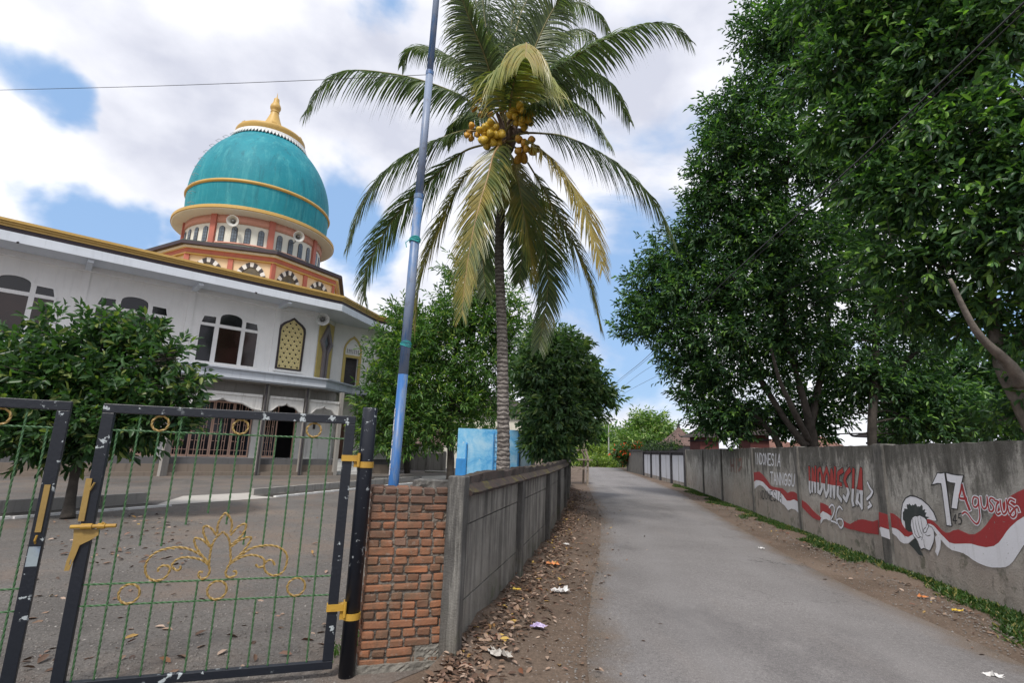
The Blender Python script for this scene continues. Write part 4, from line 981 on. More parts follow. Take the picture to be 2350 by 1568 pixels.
def trunk_mat():
    m, t, b = new_mat('ringed palm bark'); v = coords(t); z = sepxyz(t, v)[2]
    wv = t.nodes.new('ShaderNodeTexWave'); wv.bands_direction = 'Z'; ins(wv, Scale=3.6, Distortion=4.0, Detail=4.0); wv.inputs['Detail Scale'].default_value = 3.0; t.links.new(v, wv.inputs['Vector'])
    c = ramp(t, noise(t, 7, 7, .7, coords(t, (1,1,2.2))), [(.35, (.085,.072,.065)), (.60, (.27,.245,.225))])
    c = mixc(t, ramp(t, wv.outputs['Fac'], [(.0, .85), (.28, 0)]), c, (.035,.028,.024))
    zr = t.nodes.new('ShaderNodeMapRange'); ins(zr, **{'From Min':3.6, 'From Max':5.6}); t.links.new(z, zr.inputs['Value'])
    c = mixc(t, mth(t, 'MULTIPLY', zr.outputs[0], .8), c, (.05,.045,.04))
    t.links.new(c, b.inputs['Base Color']); b.inputs['Roughness'].default_value = .9
    bump(t, b, mth(t, 'ADD', wv.outputs['Fac'], noise(t, 20, 6, .7, v)), .8, .03); return m
PY = 10.5
pb = at(1153, 1085, PY); pbase = Vector((pb.x+.02, pb.y, 0))
palm = empty('coconut_palm', pbase, label='coconut palm with ringed grey trunk, drooping fronds and yellow nuts', cat='palm tree')
tp = [pbase, at(1155,1050,PY), at(1154,900,PY), at(1152,760,PY), at(1147,640,PY), at(1146,560,PY), at(1153,430,PY), at(1160,340,PY), at(1163,280,PY)]
tr_ = [.18,.128,.118,.108,.098,.098,.10,.13,.10]
pts = smooth_pts([p-pbase for p in tp], 22); rd = []
for i in range(len(pts)):
    q = i/22; a = int(min(q, len(tr_)-2)); f_ = q-a; r_ = tr_[a]*(1-f_)+tr_[min(a+1, len(tr_)-1)]*f_; rd.append(r_*(1+.05*math.sin(pts[i].z*38)+.02*math.sin(pts[i].z*91)))
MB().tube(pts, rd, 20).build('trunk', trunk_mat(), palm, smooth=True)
hub = at(1163, 318, PY)
def frond(P, mat, rmat=None, lmax=.95, n=95, seed=0, droop=1.0, start=.16, wid=.0165, spread=1.0, tip=.30, outw=None, label=None, gap=.06):
    rr = random.Random(seed); W_ = [at(*p)-pbase for p in P]; C = smooth_pts(W_, 12)
    cum = [0]; 
    for a, b in zip(C, C[1:]): cum.append(cum[-1]+(b-a).length)
    Ltot = cum[-1]
    def pos(s):
        d = s*Ltot; import bisect as bi
        i = min(max(bi.bisect_right(cum, d)-1, 0), len(C)-2); f_ = (d-cum[i])/max(cum[i+1]-cum[i], 1e-6)
        return C[i].lerp(C[i+1], f_), (C[min(i+2,len(C)-1)]-C[max(i-1,0)]).normalized()
    fo = MB(); R_ = [.036*(1-.88*(i/(len(C)-1))**.8) for i in range(len(C))]
    rib = MB().tube(C, R_, 7).build('frond', rmat or M_rach, palm, smooth=True)
    if label: rib['label'] = label
    V = []; F = []
    for sd_ in (-1, 1):
        for i in range(n):
            s = start+(1-start)*(i+rr.random()*.6)/n
            if rr.random() < gap: continue
            p, t = pos(s)
            out_ = Vector((p.x, p.y, 0)); out_ = out_.normalized() if out_.length > .1 else Vector((0,-1,0))
            up = Vector((0,0,1)); Nn = up-t*t.dot(up)
            if Nn.length < .5: Nn = Nn+(out_-t*t.dot(out_))*.9
            Nn.normalize(); side = t.cross(Nn).normalized()*sd_
            prof = (min(1, (s-start+.05)/.18)**.7)*(1-(1-tip)*max(0, (s-.45)/.55)**1.5)
            l = 1.15*lmax*prof*rr.uniform(.80, 1.1)
            d = (side*.70*spread+t*(.45+.45*s)+Nn*rr.uniform(-.05,.18)+Vector((0,0,-(.20+.55*(1-abs(t.z)))*droop))).normalized()
            q = p.copy(); k = 5; w = wid*(.6+.5*prof); g = droop*rr.uniform(.7, 1.25)
            b0 = len(V)
            for j in range(k+1):
                u_ = j/k; ww = w*(1-.15*u_) if u_ < .5 else w*(.92-.86*((u_-.5)/.5)**1.6)
                wdir = d.cross(Nn if abs(d.dot(Nn)) < .9 else t).normalized()
                fold = Nn*.25*ww
                V.append(q+wdir*ww-fold); V.append(q+Nn*.0+fold); V.append(q-wdir*ww-fold)
                q = q+d*(l/k); d = (d+Vector((0,0,-1))*g*.50*(.4+u_)+Vector((rr.uniform(-1,1),rr.uniform(-1,1),rr.uniform(-1,1)))*.045).normalized()
            for j in range(k):
                a = b0+j*3; F += [(a,a+1,a+4,a+3),(a+1,a+2,a+5,a+4)]
    fo.v = [tuple(v) for v in V]; fo.f = F; fo.m = [0]*len(F)
    fo.build('leaflets', mat, rib)
    return rib
Y0 = PY; FR = [
 ([(1155,300,10.5),(1084,238,10.3),(1040,211,10.2),(967,184,10.0),(890,167,9.9),(802,162,9.7),(744,195,9.6),(700,262,9.5)], M_f1, 1.0, 1.0),
 ([(1158,295,10.5),(1108,204,10.7),(1074,160,10.9),(1025,126,11.1),(977,107,11.3),(940,112,11.4),(922,150,11.5)], M_f1, .85, 1.0),
 ([(1150,270,10.4),(1138,180,10.3),(1120,90,10.3),(1108,0,10.3),(1100,-90,10.2),(1080,-150,10.0)], M_f1, .95, .9),
 ([(1155,270,10.6),(1160,150,10.8),(1178,30,11.0),(1205,-70,11.2),(1240,-120,11.4)], M_f1, .95, .9),
 ([(1165,270,10.6),(1195,150,10.9),(1240,60,11.3),(1300,10,11.7),(1360,20,12.0),(1400,80,12.2)], M_f1, .95, 1.1),
 ([(1170,280,10.4),(1225,200,10.2),(1287,150,10.0),(1360,104,9.8),(1433,70,9.6),(1481,54,9.4),(1540,58,9.2),(1585,95,9.1)], M_f1, .95, .9),
 ([(1168,290,10.7),(1220,190,11.0),(1280,150,11.2),(1350,158,11.5),(1405,200,11.8),(1446,280,12.0)], M_f1, .95, 1.1),
 ([(1171,292,10.3),(1171,235,9.9),(1182,175,9.5),(1194,130,9.1),(1203,104,8.8),(1208,98,8.5),(1208,108,8.25),(1206,130,8.05)], M_f4, 1.45, 1.35),
 ([(1168,318,10.4),(1200,306,10.2),(1245,306,10.1),(1300,314,10.0),(1375,349,9.8),(1443,398,9.6),(1506,470,9.5),(1550,560,9.4)], M_f1, .95, 1.0),
 ([(1165,325,10.3),(1205,322,9.9),(1249,350,9.6),(1292,400,9.4),(1331,460,9.2),(1362,540,9.1),(1382,618,9.0)], M_f3, .95, .9),
 ([(1165,330,10.5),(1195,350,10.6),(1245,430,10.7),(1302,534,10.6),(1346,620,10.4),(1378,748,10.2)], M_f2, .90, .9),
 ([(1163,340,10.6),(1185,375,10.9),(1224,440,11.3),(1246,534,11.5),(1258,655,11.5),(1236,800,11.4)], M_f1, .85, .8),
 ([(1158,325,10.2),(1135,350,9.8),(1118,412,9.6),(1103,461,9.5),(1084,540,9.4),(1068,640,9.4),(1060,725,9.4)], M_f2, .75, .8),
 ([(1155,330,10.5),(1120,355,10.5),(1074,395,10.5),(1038,451,10.4),(1000,534,10.4),(965,630,10.3),(952,745,10.3)], M_f2, .85, .9),
 ([(1152,315,10.5),(1093,296,10.3),(1025,312,10.1),(948,349,10.0),(880,400,9.9),(830,470,9.8),(797,570,9.8)], M_f1, .90, 1.0),
 ([(1153,325,10.6),(1069,345,10.9),(996,406,11.0),(928,470,11.1),(875,545,11.2),(838,630,11.2),(836,690,11.2)], M_f1, .90, 1.0),
 ([(1155,310,10.7),(1110,265,11.0),(1072,262,11.4),(1042,285,11.7),(1025,330,12.0)], M_f1, .7, 1.1),
 ([(1162,335,10.7),(1172,380,11.2),(1196,460,11.6),(1200,560,11.8),(1190,650,11.8)], M_f1, .7, .8),
 ([(1160,280,10.2),(1135,200,9.8),(1110,120,9.4),(1080,50,9.1),(1062,0,8.9),(1050,-30,8.8)], M_f1, .9, 1.2),
 ([(1165,280,10.3),(1200,180,10.1),(1235,90,9.9),(1270,20,9.8),(1310,-30,9.7),(1350,-40,9.6)], M_f1, .9, 1.1),
 ([(1168,285,10.5),(1220,220,10.6),(1280,190,10.7),(1340,205,10.9),(1380,260,11.0)], M_f1, .8, 1.1),
 ([(1150,335,10.6),(1130,400,11.1),(1112,480,11.4),(1108,580,11.6),(1115,680,11.7)], M_f1, .75, .8),
 ([(1155,270,10.8),(1120,150,11.1),(1098,60,11.3),(1088,-20,11.5),(1060,-70,11.6)], M_f1, .95, 1.0),
 ([(1165,280,10.9),(1210,170,11.3),(1270,90,11.8),(1340,70,12.3),(1400,120,12.7)], M_f1, .95, 1.1),
 ([(1160,270,10.7),(1175,120,10.9),(1210,0,11.1),(1290,-60,11.3),(1350,-20,11.4)], M_f1, .95, 1.1),
 ([(1168,290,10.1),(1230,235,9.7),(1290,225,9.4),(1350,260,9.2),(1400,330,9.1)], M_f1, .85, 1.2),
 ([(1163,330,10.3),(1185,400,10.2),(1200,480,10.2),(1215,560,10.3),(1222,650,10.3)], M_f2, .75, .8),
]
for i, (P, mt, lm, dr_) in enumerate(FR):
    P = [(1162, 322, PY)]+P
    if P[-1][1] > 600: lm, dr_ = lm*1.14, dr_*.55
    frond(P, mt, M_rachb if i in (7, 12) else M_rach, lmax=lm*1.0, seed=i, droop=dr_, n=90 if i in (16,17,20,21) else 125,
          start=.10 if i in (12,) else .20, spread=.95, label='golden frond bent towards the lane' if i == 7 else None)
# a few dead sheaths round the crown
M_sheath = simple('dead palm sheath', (.12,.085,.065), .9, .35, 9, .5)
rr = random.Random(8)
for k in range(9):
    a = 2*PI*k/9; c = hub-pbase; o_ = Vector((math.cos(a), math.sin(a), 0))
    P = [c+o_*.06+Vector((0,0,-.25)), c+o_*.16+Vector((0,0,0)), c+o_*.26+Vector((0,0,.22)), c+o_*.5+Vector((0,0,.28+rr.uniform(-.2,.1)))]
    MB().tube(smooth_pts(P, 4), [.10*(1-i/14)+.012 for i in range(13)], 7).build('leaf_base', M_sheath, palm, smooth=True)
# nut bunches
def nut_mat(name, c):
    m, t, b = new_mat(name); g = t.nodes.new('ShaderNodeNewGeometry'); v = coords(t)
    col = ramp(t, g.outputs['Random Per Island'], [(0, tuple(x*.75 for x in c)), (1, tuple(min(1,x*1.2) for x in c))]); col = mixc(t, ramp(t, noise(t, 9, 5, .6, v), [(.52, 0), (.7, .5)]), col, (.20,.10,.03))
    t.links.new(col, b.inputs['Base Color']); b.inputs['Roughness'].default_value = .4; return m
M_nut = nut_mat('yellow coconut husk', (.60,.40,.045)); M_nut2 = nut_mat('orange coconut husk', (.52,.28,.04)); M_nutb = simple('coconut stalk', (.2,.13,.05), .7)
def nut_mesh():
    b = MB(); n_ = 12; prof = []
    for i in range(9):
        a = PI*i/8; prof.append((.088*math.sin(a)*(1+.14*math.cos(a)), .128*math.cos(a)-.03*(i == 8)))
    for i, (r_, z_) in enumerate(prof):
        for j in range(n_):
            aa = 2*PI*j/n_; k = 1+.11*math.cos(3*aa); b.v.append((r_*k*math.cos(aa), r_*k*math.sin(aa), z_))
    for i in range(8):
        for j in range(n_): b.f.append((i*n_+j, (i+1)*n_+j, (i+1)*n_+(j+1)%n_, i*n_+(j+1)%n_))
    b.m = [0]*len(b.f); me = bpy.data.meshes.new('coconut'); me.from_pydata(b.v, [], b.f); me.polygons.foreach_set('use_smooth', [True]*len(b.f)); return me
NM = {}
for key, mt in (('y', M_nut), ('o', M_nut2)): NM[key] = nut_mesh(); NM[key].materials.append(mt)
def bunch(px, py, Y, n_, key, seed, sp=.19, sc_=1.0):
    rr = random.Random(seed); c = at(px, py, Y)-pbase; h0 = hub-pbase
    st = MB().tube(smooth_pts([h0, (h0+c)/2+Vector((0,0,.12)), c+Vector((0,0,.05))], 5), .02, 6).build('nut_bunch', M_nutb, palm)
    P = []
    tries = 0
    while len(P) < n_ and tries < 400:
        tries += 1; q = Vector((rr.gauss(0,1), rr.gauss(0,1), rr.gauss(0,1))).normalized()*sp*rr.uniform(.55, 1.25)
        if all((q-p).length > .135 for p in P): P.append(q)
    for q in P:
        o = bpy.data.objects.new('coconut', NM[key]); COL.objects.link(o); o.parent = st; o.location = c+q
        o.rotation_mode = 'QUATERNION'; o.rotation_quaternion = (q+Vector((0,-.1,-.12))).to_track_quat('Z', 'Y'); s_ = rr.uniform(.80, 1.0)*sc_; o.scale = (s_, s_, s_)
bunch(1127, 312, 9.95, 20, 'y', 1, .21); bunch(1196, 268, 9.95, 16, 'y', 2, .18); bunch(1203, 340, 10.05, 12, 'o', 3, .22); bunch(1080, 306, 10.1, 5, 'o', 4, .15, .8)
bunch(1106, 248, 10.2, 8, 'o', 5, .2, .8); bunch(1168, 238, 10.2, 7, 'o', 6, .18, .85)
# ------------------------------------------------------------------ trees
M_bark = simple('dark bark', (.055,.047,.04), .95, .45, 5, .8, bscale=18); M_barkl = simple('mottled grey bark', (.16,.14,.12), .95, .45, 4, .8, bscale=18)
T8 = np.array([(0,0,0),(.28,.42,.06),(.68,.40,.05),(1,0,-.10),(.68,-.40,.05),(.28,-.42,.06),(.28,0,-.05),(.68,0,-.06)], float)
F8 = [(0,1,6,6),(1,2,7,6),(2,3,7,7),(3,4,7,7),(4,5,6,7),(5,0,6,6)]
F8 = [(0,6,1),(1,6,7,2),(2,7,3),(3,7,4),(4,7,6,5),(5,6,0)]
T4 = np.array([(0,0,0),(.45,.46,.05),(1,0,-.08),(.45,-.46,.05)], float); F4 = [(0,3,2),(0,2,1)]
def leaf_mesh(name, pos, dirs, length, width, rng, mat, parent, hi=True, up_bias=.6, **k):
    n = len(pos); d = dirs/np.linalg.norm(dirs, axis=1)[:, None]
    up = np.tile(np.array([0,0,1.0]), (n,1))*up_bias + rng.normal(size=(n,3))*.45
    nrm = up-(up*d).sum(1)[:, None]*d; nrm /= np.linalg.norm(nrm, axis=1)[:, None]+1e-9
    sd_ = np.cross(nrm, d); T = T8 if hi else T4; F = F8 if hi else F4
    L_ = length if hasattr(length, '__len__') else np.full(n, length)
    V = pos[:, None, :] + d[:, None, :]*(T[None, :, 0:1]*L_[:, None, None]) + sd_[:, None, :]*(T[None, :, 1:2]*(L_*width)[:, None, None]) + nrm[:, None, :]*(T[None, :, 2:3]*L_[:, None, None])
    V = V.reshape(-1, 3); k_ = len(T); base = (np.arange(n)*k_)
    tot = []; st = []; c = 0
    sizes = np.array([len(f) for f in F]); flat = np.concatenate([np.array(f) for f in F])
    idx = (base[:, None]+flat[None, :]).reshape(-1)
    starts = np.concatenate([[0], np.cumsum(sizes)[:-1]]); starts = (np.arange(n)[:, None]*sizes.sum()+starts[None, :]).reshape(-1)
    me = bpy.data.meshes.new(name); me.vertices.add(len(V)); me.vertices.foreach_set('co', V.astype(np.float32).reshape(-1))
    me.loops.add(len(idx)); me.loops.foreach_set('vertex_index', idx.astype(np.int32))
    me.polygons.add(len(starts)); me.polygons.foreach_set('loop_start', starts.astype(np.int32))
    try: me.polygons.foreach_set('loop_total', np.tile(sizes, n).astype(np.int32))
    except Exception: pass
    me.update(calc_edges=True)
    return link_mesh(name, me, mat, parent, **k)
def tree(name, label, cat, base, trunks, lobes, twigs, leaf, mat, bark=None, ragged=.14, seed=0, hi=True, width=.42, per=7, twig_len=.35, droop=.35, shell=.55, group=None, limb_r=.05, zmin=None, twig_draw=.12, kid='crown'):
    """trunks: lists of (x,y,z,r) world points; lobes: (centre, rx, rz) with weight by volume^(2/3); leaves grow in sprays on twigs spread through the lobes"""
    rng = np.random.default_rng(seed); rr = random.Random(seed); base = Vector(base)
    t = empty(name, base, label=label, cat=cat, group=group)
    m = MB(); nodes = []
    for tk in trunks:
        P = smooth_pts([Vector(p[:3])-base for p in tk], 6); n = len(P); rs = [tk[min(int(i/6), len(tk)-1)][3]*(1-(i % 6)/6)+tk[min(int(i/6)+1, len(tk)-1)][3]*((i % 6)/6) for i in range(n)]
        m.tube(P, [r_*(1+rr.uniform(-.06,.06)) for r_ in rs], 9); nodes += [(p, r_) for p, r_ in zip(P, rs)]
    tro = m.build('trunk', bark or M_bark, t, smooth=True)
    W_ = np.array([(l[1]*l[1]*l[2])**.62 for l in lobes]); W_ /= W_.sum()
    pick = rng.choice(len(lobes), size=twigs, p=W_)
    c = np.array([tuple(Vector(l[0])-base) for l in lobes])[pick]; rx = np.array([l[1] for l in lobes])[pick]; rz = np.array([l[2] for l in lobes])[pick]
    q = rng.normal(size=(twigs,3)); q /= np.linalg.norm(q, axis=1)[:, None]
    rad = (shell+(1-shell)*rng.random(twigs)**.7)*(1+ragged*rng.normal(size=twigs))
    pos = c+q*np.stack([rx, rx, rz], 1)*rad[:, None]
    if zmin is not None: keep = pos[:, 2]+base.z > zmin; pos, q = pos[keep], q[keep]
    n = len(pos); td = q*np.array([1,1,.7])+rng.normal(size=(n,3))*.45+np.array([0,0,.25]); td /= np.linalg.norm(td, axis=1)[:, None]
    # sprays
    s = (np.arange(per)+.5)/per
    P = pos[:, None, :]+td[:, None, :]*(s[None, :, None]*twig_len*rng.uniform(.6, 1.3, n)[:, None, None])
    ph = rng.random(n)[:, None]*6.28+np.arange(per)[None, :]*2.4
    a = np.cross(td, np.array([0,0,1.0])); a /= np.linalg.norm(a, axis=1)[:, None]+1e-9; b = np.cross(td, a)
    sd_ = a[:, None, :]*np.cos(ph)[:, :, None]+b[:, None, :]*np.sin(ph)[:, :, None]
    D = sd_*(.95-.6*s[None, :, None])+td[:, None, :]*(.35+.6*s[None, :, None])+np.array([0,0,-droop])+rng.normal(size=(n,per,3))*.18
    Ls = leaf*rng.uniform(.65, 1.2, n*per)
    leaf_mesh(kid, P.reshape(-1,3), D.reshape(-1,3), Ls, width, rng, mat, t, hi)
    # limbs: from the nearest trunk node to each lobe, then twigs
    m = MB()
    for l in lobes:
        cc = Vector(l[0])-base; nn = [x for x in nodes if x[0].z < cc.z+.2] or nodes
        p0, r_ = min(nn, key=lambda x: (x[0]-cc).length+abs(x[0].z-cc.z)*.2)
        rl = min(r_*.6, limb_r*max(l[1], .6)); mid = (p0+cc)/2+Vector((rr.uniform(-.2,.2),rr.uniform(-.2,.2),rr.uniform(-.05,.3)))*l[1]
        pp = smooth_pts([p0, mid, cc], 5); m.tube(pp, [rl*(1-.6*i/(len(pp)-1)) for i in range(len(pp))], 6)
        for _ in range(7):
            qd = Vector((rr.gauss(0,1),rr.gauss(0,1),rr.gauss(0,.8))).normalized(); e_ = cc+Vector((qd.x*l[1], qd.y*l[1], qd.z*l[2]))*.85; s0 = pp[rr.randrange(len(pp)//2, len(pp))]
            md = (s0+e_)/2+Vector((rr.uniform(-.1,.1),)*3)*l[1]; p3 = smooth_pts([s0, md, e_], 3); m.tube(p3, [rl*.38*(1-.75*i/(len(p3)-1))+.004 for i in range(len(p3))], 4)
    for i in rng.choice(n, size=int(n*twig_draw), replace=False):
        e_ = Vector(pos[i]+td[i]*twig_len*.8); s0 = Vector(pos[i]-td[i]*.35-q[i]*.3); m.tube([s0, Vector(pos[i]), e_], [.009, .006, .003], 3, cap=False)
    m.build('limb', bark or M_bark, tro, smooth=True)
    return t
def lobe(px, py, Y, rpx, rz=None, k=1.0):    # lobe seen at a photo point, radius given in photo pixels
    p = at(px, py, Y); r_ = rpx*Y/1200.0*k; return (p, r_, (rz*Y/1200.0 if rz else r_*.8))
def P4(px, py, Y, r_): p = at(px, py, Y); return (p.x, p.y, p.z, r_)
ML_r = leaf_mat('deep green broad leaves', (.018,.046,.026), (.058,.125,.055), (.15,.27,.07), .84)
ML_r2 = leaf_mat('mid green broad leaves', (.022,.054,.030), (.074,.152,.060), (.17,.30,.075), .82)
ML_l = leaf_mat('glossy guava leaves', (.016,.044,.022), (.055,.115,.042), (.17,.21,.07), .86, rough=.35)
ML_m = leaf_mat('fresh green narrow leaves', (.032,.080,.026), (.090,.18,.045), (.20,.28,.06), .85)
ML_d = leaf_mat('dark glossy leaves', (.030,.066,.038), (.095,.165,.078), (.17,.23,.09), .86, rough=.35)
ML_y = leaf_mat('light yellow green leaves', (.055,.115,.03), (.14,.23,.07), (.28,.35,.14), .8)  # lighter leaf tone for the far tree
# small tree in the courtyard, seen through the gate
tb = gnd(155,1192)
tree('courtyard_tree', 'small dense broad leaved tree standing in the courtyard behind the gate', 'tree', tb,
     [[(tb.x,tb.y,0,.13), P4(163,1140,10.75,.088), P4(178,1050,10.8,.08), P4(190,960,10.8,.07), P4(200,860,10.8,.05)], [P4(178,1050,10.8,.08), P4(150,960,10.7,.05), P4(110,860,10.6,.03)]],
     [lobe(205,884,10.9,110,94), lobe(115,874,10.7,92,81), lobe(301,874,10.9,88,77), lobe(60,944,10.5,79,68), lobe(215,984,10.7,101,60), lobe(336,944,10.9,79,51), lobe(110,984,10.4,79,51),
      lobe(316,784,11.0,54,43), lobe(250,754,10.9,45,37), lobe(140,759,10.8,42,34), lobe(386,824,10.9,39,30), lobe(416,909,10.9,40,27), lobe(30,814,10.6,48,43), lobe(50,1014,10.3,66,36), lobe(270,979,10.7,79,43), lobe(386,969,10.8,39,21), lobe(441,874,11.0,21,13), lobe(130,1024,10.6,48,21), lobe(-40,924,10.4,88,94)],
     1750, .205, ML_l, seed=1, per=9, twig_len=.36, droop=.30, shell=.42, width=.40, ragged=.24)
# tall light tree behind the palm and the flagpole
b_ = at(1034,1088,27); b_.z = 0
tree('garden_tree', 'tall light green tree with narrow leaves behind flagpole and palm', 'tree', b_,
     [[(b_.x,b_.y,0,.22), P4(1034,1040,27,.17), P4(1030,960,27,.16), P4(1035,860,27,.12), P4(1060,740,27,.08), P4(1075,620,27,.04)], [P4(1031,985,27,.12), P4(985,975,26.6,.07), P4(930,930,26.4,.04)], [P4(1031,960,27,.12), P4(1080,930,27.4,.07), P4(1140,900,27.6,.04)]],
     [lobe(1085,640,27,62,60), lobe(1060,720,27,75,50), lobe(1110,760,27.3,70,50), lobe(1000,760,26.6,62,45), lobe(940,800,26.2,75,48), lobe(900,850,25.8,52,40), lobe(1040,830,26.6,70,45), lobe(1120,850,27.4,75,45),
      lobe(960,890,26.0,70,40), lobe(878,920,25.6,50,42), lobe(1040,920,26.8,65,38), lobe(935,960,26,70,35), lobe(1110,930,27.5,60,35), lobe(870,990,25.6,48,35), lobe(1000,985,26.4,55,28), lobe(925,730,26.6,36,30), lobe(1150,700,27.4,48,40), lobe(1190,780,27.8,60,45), lobe(905,1025,25.5,30,22)],
     3300, .31, ML_m, bark=M_bark, ragged=.2, seed=2, per=9, twig_len=.7, droop=.3, shell=.45, width=.26, limb_r=.05)
# light tree at the back of the yard, left part of the clump
b_ = at(935,1075,33); b_.z = 0
tree('back_garden_tree', 'bright green tree low behind the flagpole, at the mosque end', 'tree', b_,
     [[(b_.x,b_.y,0,.2), P4(932,980,33,.16), P4(925,880,33,.10), P4(925,780,33,.05)]],
     [lobe(925,770,33,50,50), lobe(905,860,32.5,52,45), lobe(960,850,33,60,45), lobe(900,940,32,70,42), lobe(868,985,31.5,42,40), lobe(990,930,33,60,40), lobe(960,1000,33,55,28), lobe(1090,1000,33.5,45,28)], 1500, .34, ML_m, seed=3, per=8, twig_len=.7, width=.3)
# dark dense tree over the left wall
b_ = Vector((1.55,18.6,0))
tree('wall_tree', 'dark dense tree with thick foliage hanging over the grey wall', 'tree', b_,
     [[(b_.x,b_.y,0,.18), P4(1262,1050,18.6,.14), P4(1268,960,18.3,.11), P4(1285,860,18,.05)]],
     [lobe(1285,860,18,78,75), lobe(1238,870,17.6,56,55), lobe(1335,900,18.4,52,48), lobe(1268,945,17.4,62,50), lobe(1305,965,18.2,55,42), lobe(1248,1005,17.2,40,30), lobe(1262,1020,17.6,46,30), lobe(1255,800,18,50,34), lobe(1372,915,18.8,32,20), lobe(1310,790,18.4,25,20)],
     2300, .245, ML_d, ragged=.2, seed=4, per=9, twig_len=.38, droop=.45, shell=.45, width=.38)
# big trees behind the mural wall
b_ = at(1868,1030,17); b_.z = 0
tree('shade_tree', 'many stemmed dark tree leaning left behind the middle of the mural wall', 'tree', b_,
     [[(b_.x,b_.y,0,.22), P4(1866,1020,17,.165), P4(1850,940,16.8,.12), P4(1825,850,16.6,.085), P4(1800,740,16.4,.10), P4(1800,560,16.2,.05)],
      [P4(1850,1025,17,.14), P4(1800,960,17.2,.09), P4(1750,880,17.4,.10), P4(1690,790,17.6,.06), P4(1600,700,18,.03)],
      [P4(1856,1010,16.6,.10), P4(1820,940,16.2,.09), P4(1788,870,16,.06), P4(1770,800,15.8,.03)],
      [P4(1795,1040,17.6,.10), P4(1765,985,17.8,.10), P4(1700,930,18.2,.07), P4(1640,880,18.6,.03)],
      [P4(1860,980,17,.13), P4(1880,880,17,.10), P4(1900,740,17,.08), P4(1920,600,17,.04)]],
     [lobe(1720,300,16,95,85), lobe(1670,260,16,55,50), lobe(1640,360,16.2,55,50), lobe(1790,180,15.5,95,80), lobe(1760,70,15,80,70), lobe(1850,60,14.5,100,80), lobe(1700,440,16.4,90,75), lobe(1810,360,15.5,100,85), lobe(1640,520,17.5,90,70), lobe(1750,540,16.4,100,75),
      lobe(1560,580,18.5,70,50), lobe(1500,650,19.5,66,50), lobe(1610,650,18,90,65), lobe(1530,730,19,70,50), lobe(1720,650,16.8,100,70), lobe(1840,560,15.8,100,80), lobe(1830,680,16,95,60), lobe(1640,760,17.8,80,50), lobe(1560,810,19,45,34), lobe(1740,770,17,90,50), lobe(1850,790,16.4,80,45),
      lobe(1665,860,18,60,36), lobe(1780,860,17.2,55,30), lobe(1710,945,18.2,45,26), lobe(1640,945,18.6,50,34), lobe(1620,430,16.8,40,40), lobe(1850,930,17.6,50,25), lobe(1650,962,19,45,26), lobe(1680,985,18.6,55,24), lobe(1770,960,18.5,50,24), lobe(1830,985,18,45,20), lobe(1595,905,19.5,45,26), lobe(1590,850,19,60,34), lobe(1480,700,20,50,36), lobe(1460,760,20.5,40,24)],
     9000, .20, ML_r, bark=M_bark, ragged=.2, seed=5, per=9, twig_len=.5, droop=.35, shell=.35, width=.36, limb_r=.06, twig_draw=.08)
b_ = at(2003,1030,16.5); b_.z = 0
tree('slender_tree', 'straight slender trunk rising behind mural wall right of the leaning stems', 'tree', b_,
     [[(b_.x,b_.y,0,.16), P4(2001,1020,16.5,.13), P4(2006,880,16.5,.12), P4(2010,740,16.5,.10), P4(2005,560,16.5,.06), P4(2000,300,16.3,.03)],
      [P4(2006,900,16.6,.10), P4(2060,850,16.8,.09), P4(2110,800,17,.05)]],
     [lobe(1960,640,16.5,75,60), lobe(2050,700,16.5,80,55), lobe(1990,500,16,90,80), lobe(1930,360,15.5,90,80), lobe(1960,780,16.8,60,36), lobe(2090,800,17,70,42), lobe(2060,900,17.4,60,28), lobe(1940,900,17.6,45,24), lobe(2000,200,15,90,80), lobe(2170,930,17,80,40), lobe(2130,980,17,60,26), lobe(1900,955,17.4,42,30), lobe(2075,955,17,48,30), lobe(2020,880,16.8,55,30), lobe(1940,850,16.8,60,34), lobe(2140,900,17,60,40), lobe(1870,1000,18,30,18), lobe(2080,1000,18,40,20)],
     3600, .20, ML_r, bark=M_bark, ragged=.2, seed=6, per=9, twig_len=.5, shell=.35, width=.36, limb_r=.05, twig_draw=.08)
b_ = Vector((11.2, 10.2, 0))
tree('overhanging_tree', 'huge near tree filling the upper right corner, with big bright leaves', 'tree', b_,
     [[(b_.x,b_.y,0,.30), P4(2330,900,10,.15), P4(2290,800,10,.11), P4(2270,640,9.8,.08), P4(2260,420,9.5,.08), P4(2230,200,9.2,.05)],
      [P4(2345,880,9.6,.15), P4(2310,830,9.4,.09), P4(2240,760,9.2,.06), P4(2180,640,9,.03)],
      [P4(2360,800,10,.14), P4(2380,600,9.6,.10), P4(2300,380,9.0,.06)]],
     [lobe(1930,150,10.5,110,95), lobe(2050,80,9.8,120,95), lobe(2180,120,9,130,100), lobe(2300,80,8.6,120,95), lobe(1960,290,10.6,90,75), lobe(2080,260,9.8,110,85), lobe(2210,300,9,115,85), lobe(2330,330,8.4,90,80),
      lobe(2020,420,10.4,95,70), lobe(2140,440,9.5,110,75), lobe(2270,500,9,90,70), lobe(2360,560,8.6,80,90), lobe(2060,580,10.4,80,55), lobe(2180,610,9.8,90,55), lobe(2300,690,9.6,60,50), lobe(2090,700,10.6,60,36), lobe(2200,740,10.4,65,36), lobe(2350,760,9.6,50,50), lobe(1880,20,10.8,80,60), lobe(2350,200,8.2,70,60), lobe(2230,-60,8.4,140,90), lobe(2030,-60,9.4,140,80), lobe(2400,400,8.2,90,120), lobe(2330,960,11,60,28), lobe(2400,900,10,60,60)],
     4300, .215, ML_r2, bark=M_barkl, ragged=.2, seed=7, per=8, twig_len=.42, droop=.45, shell=.35, width=.37, limb_r=.05, twig_draw=.1)
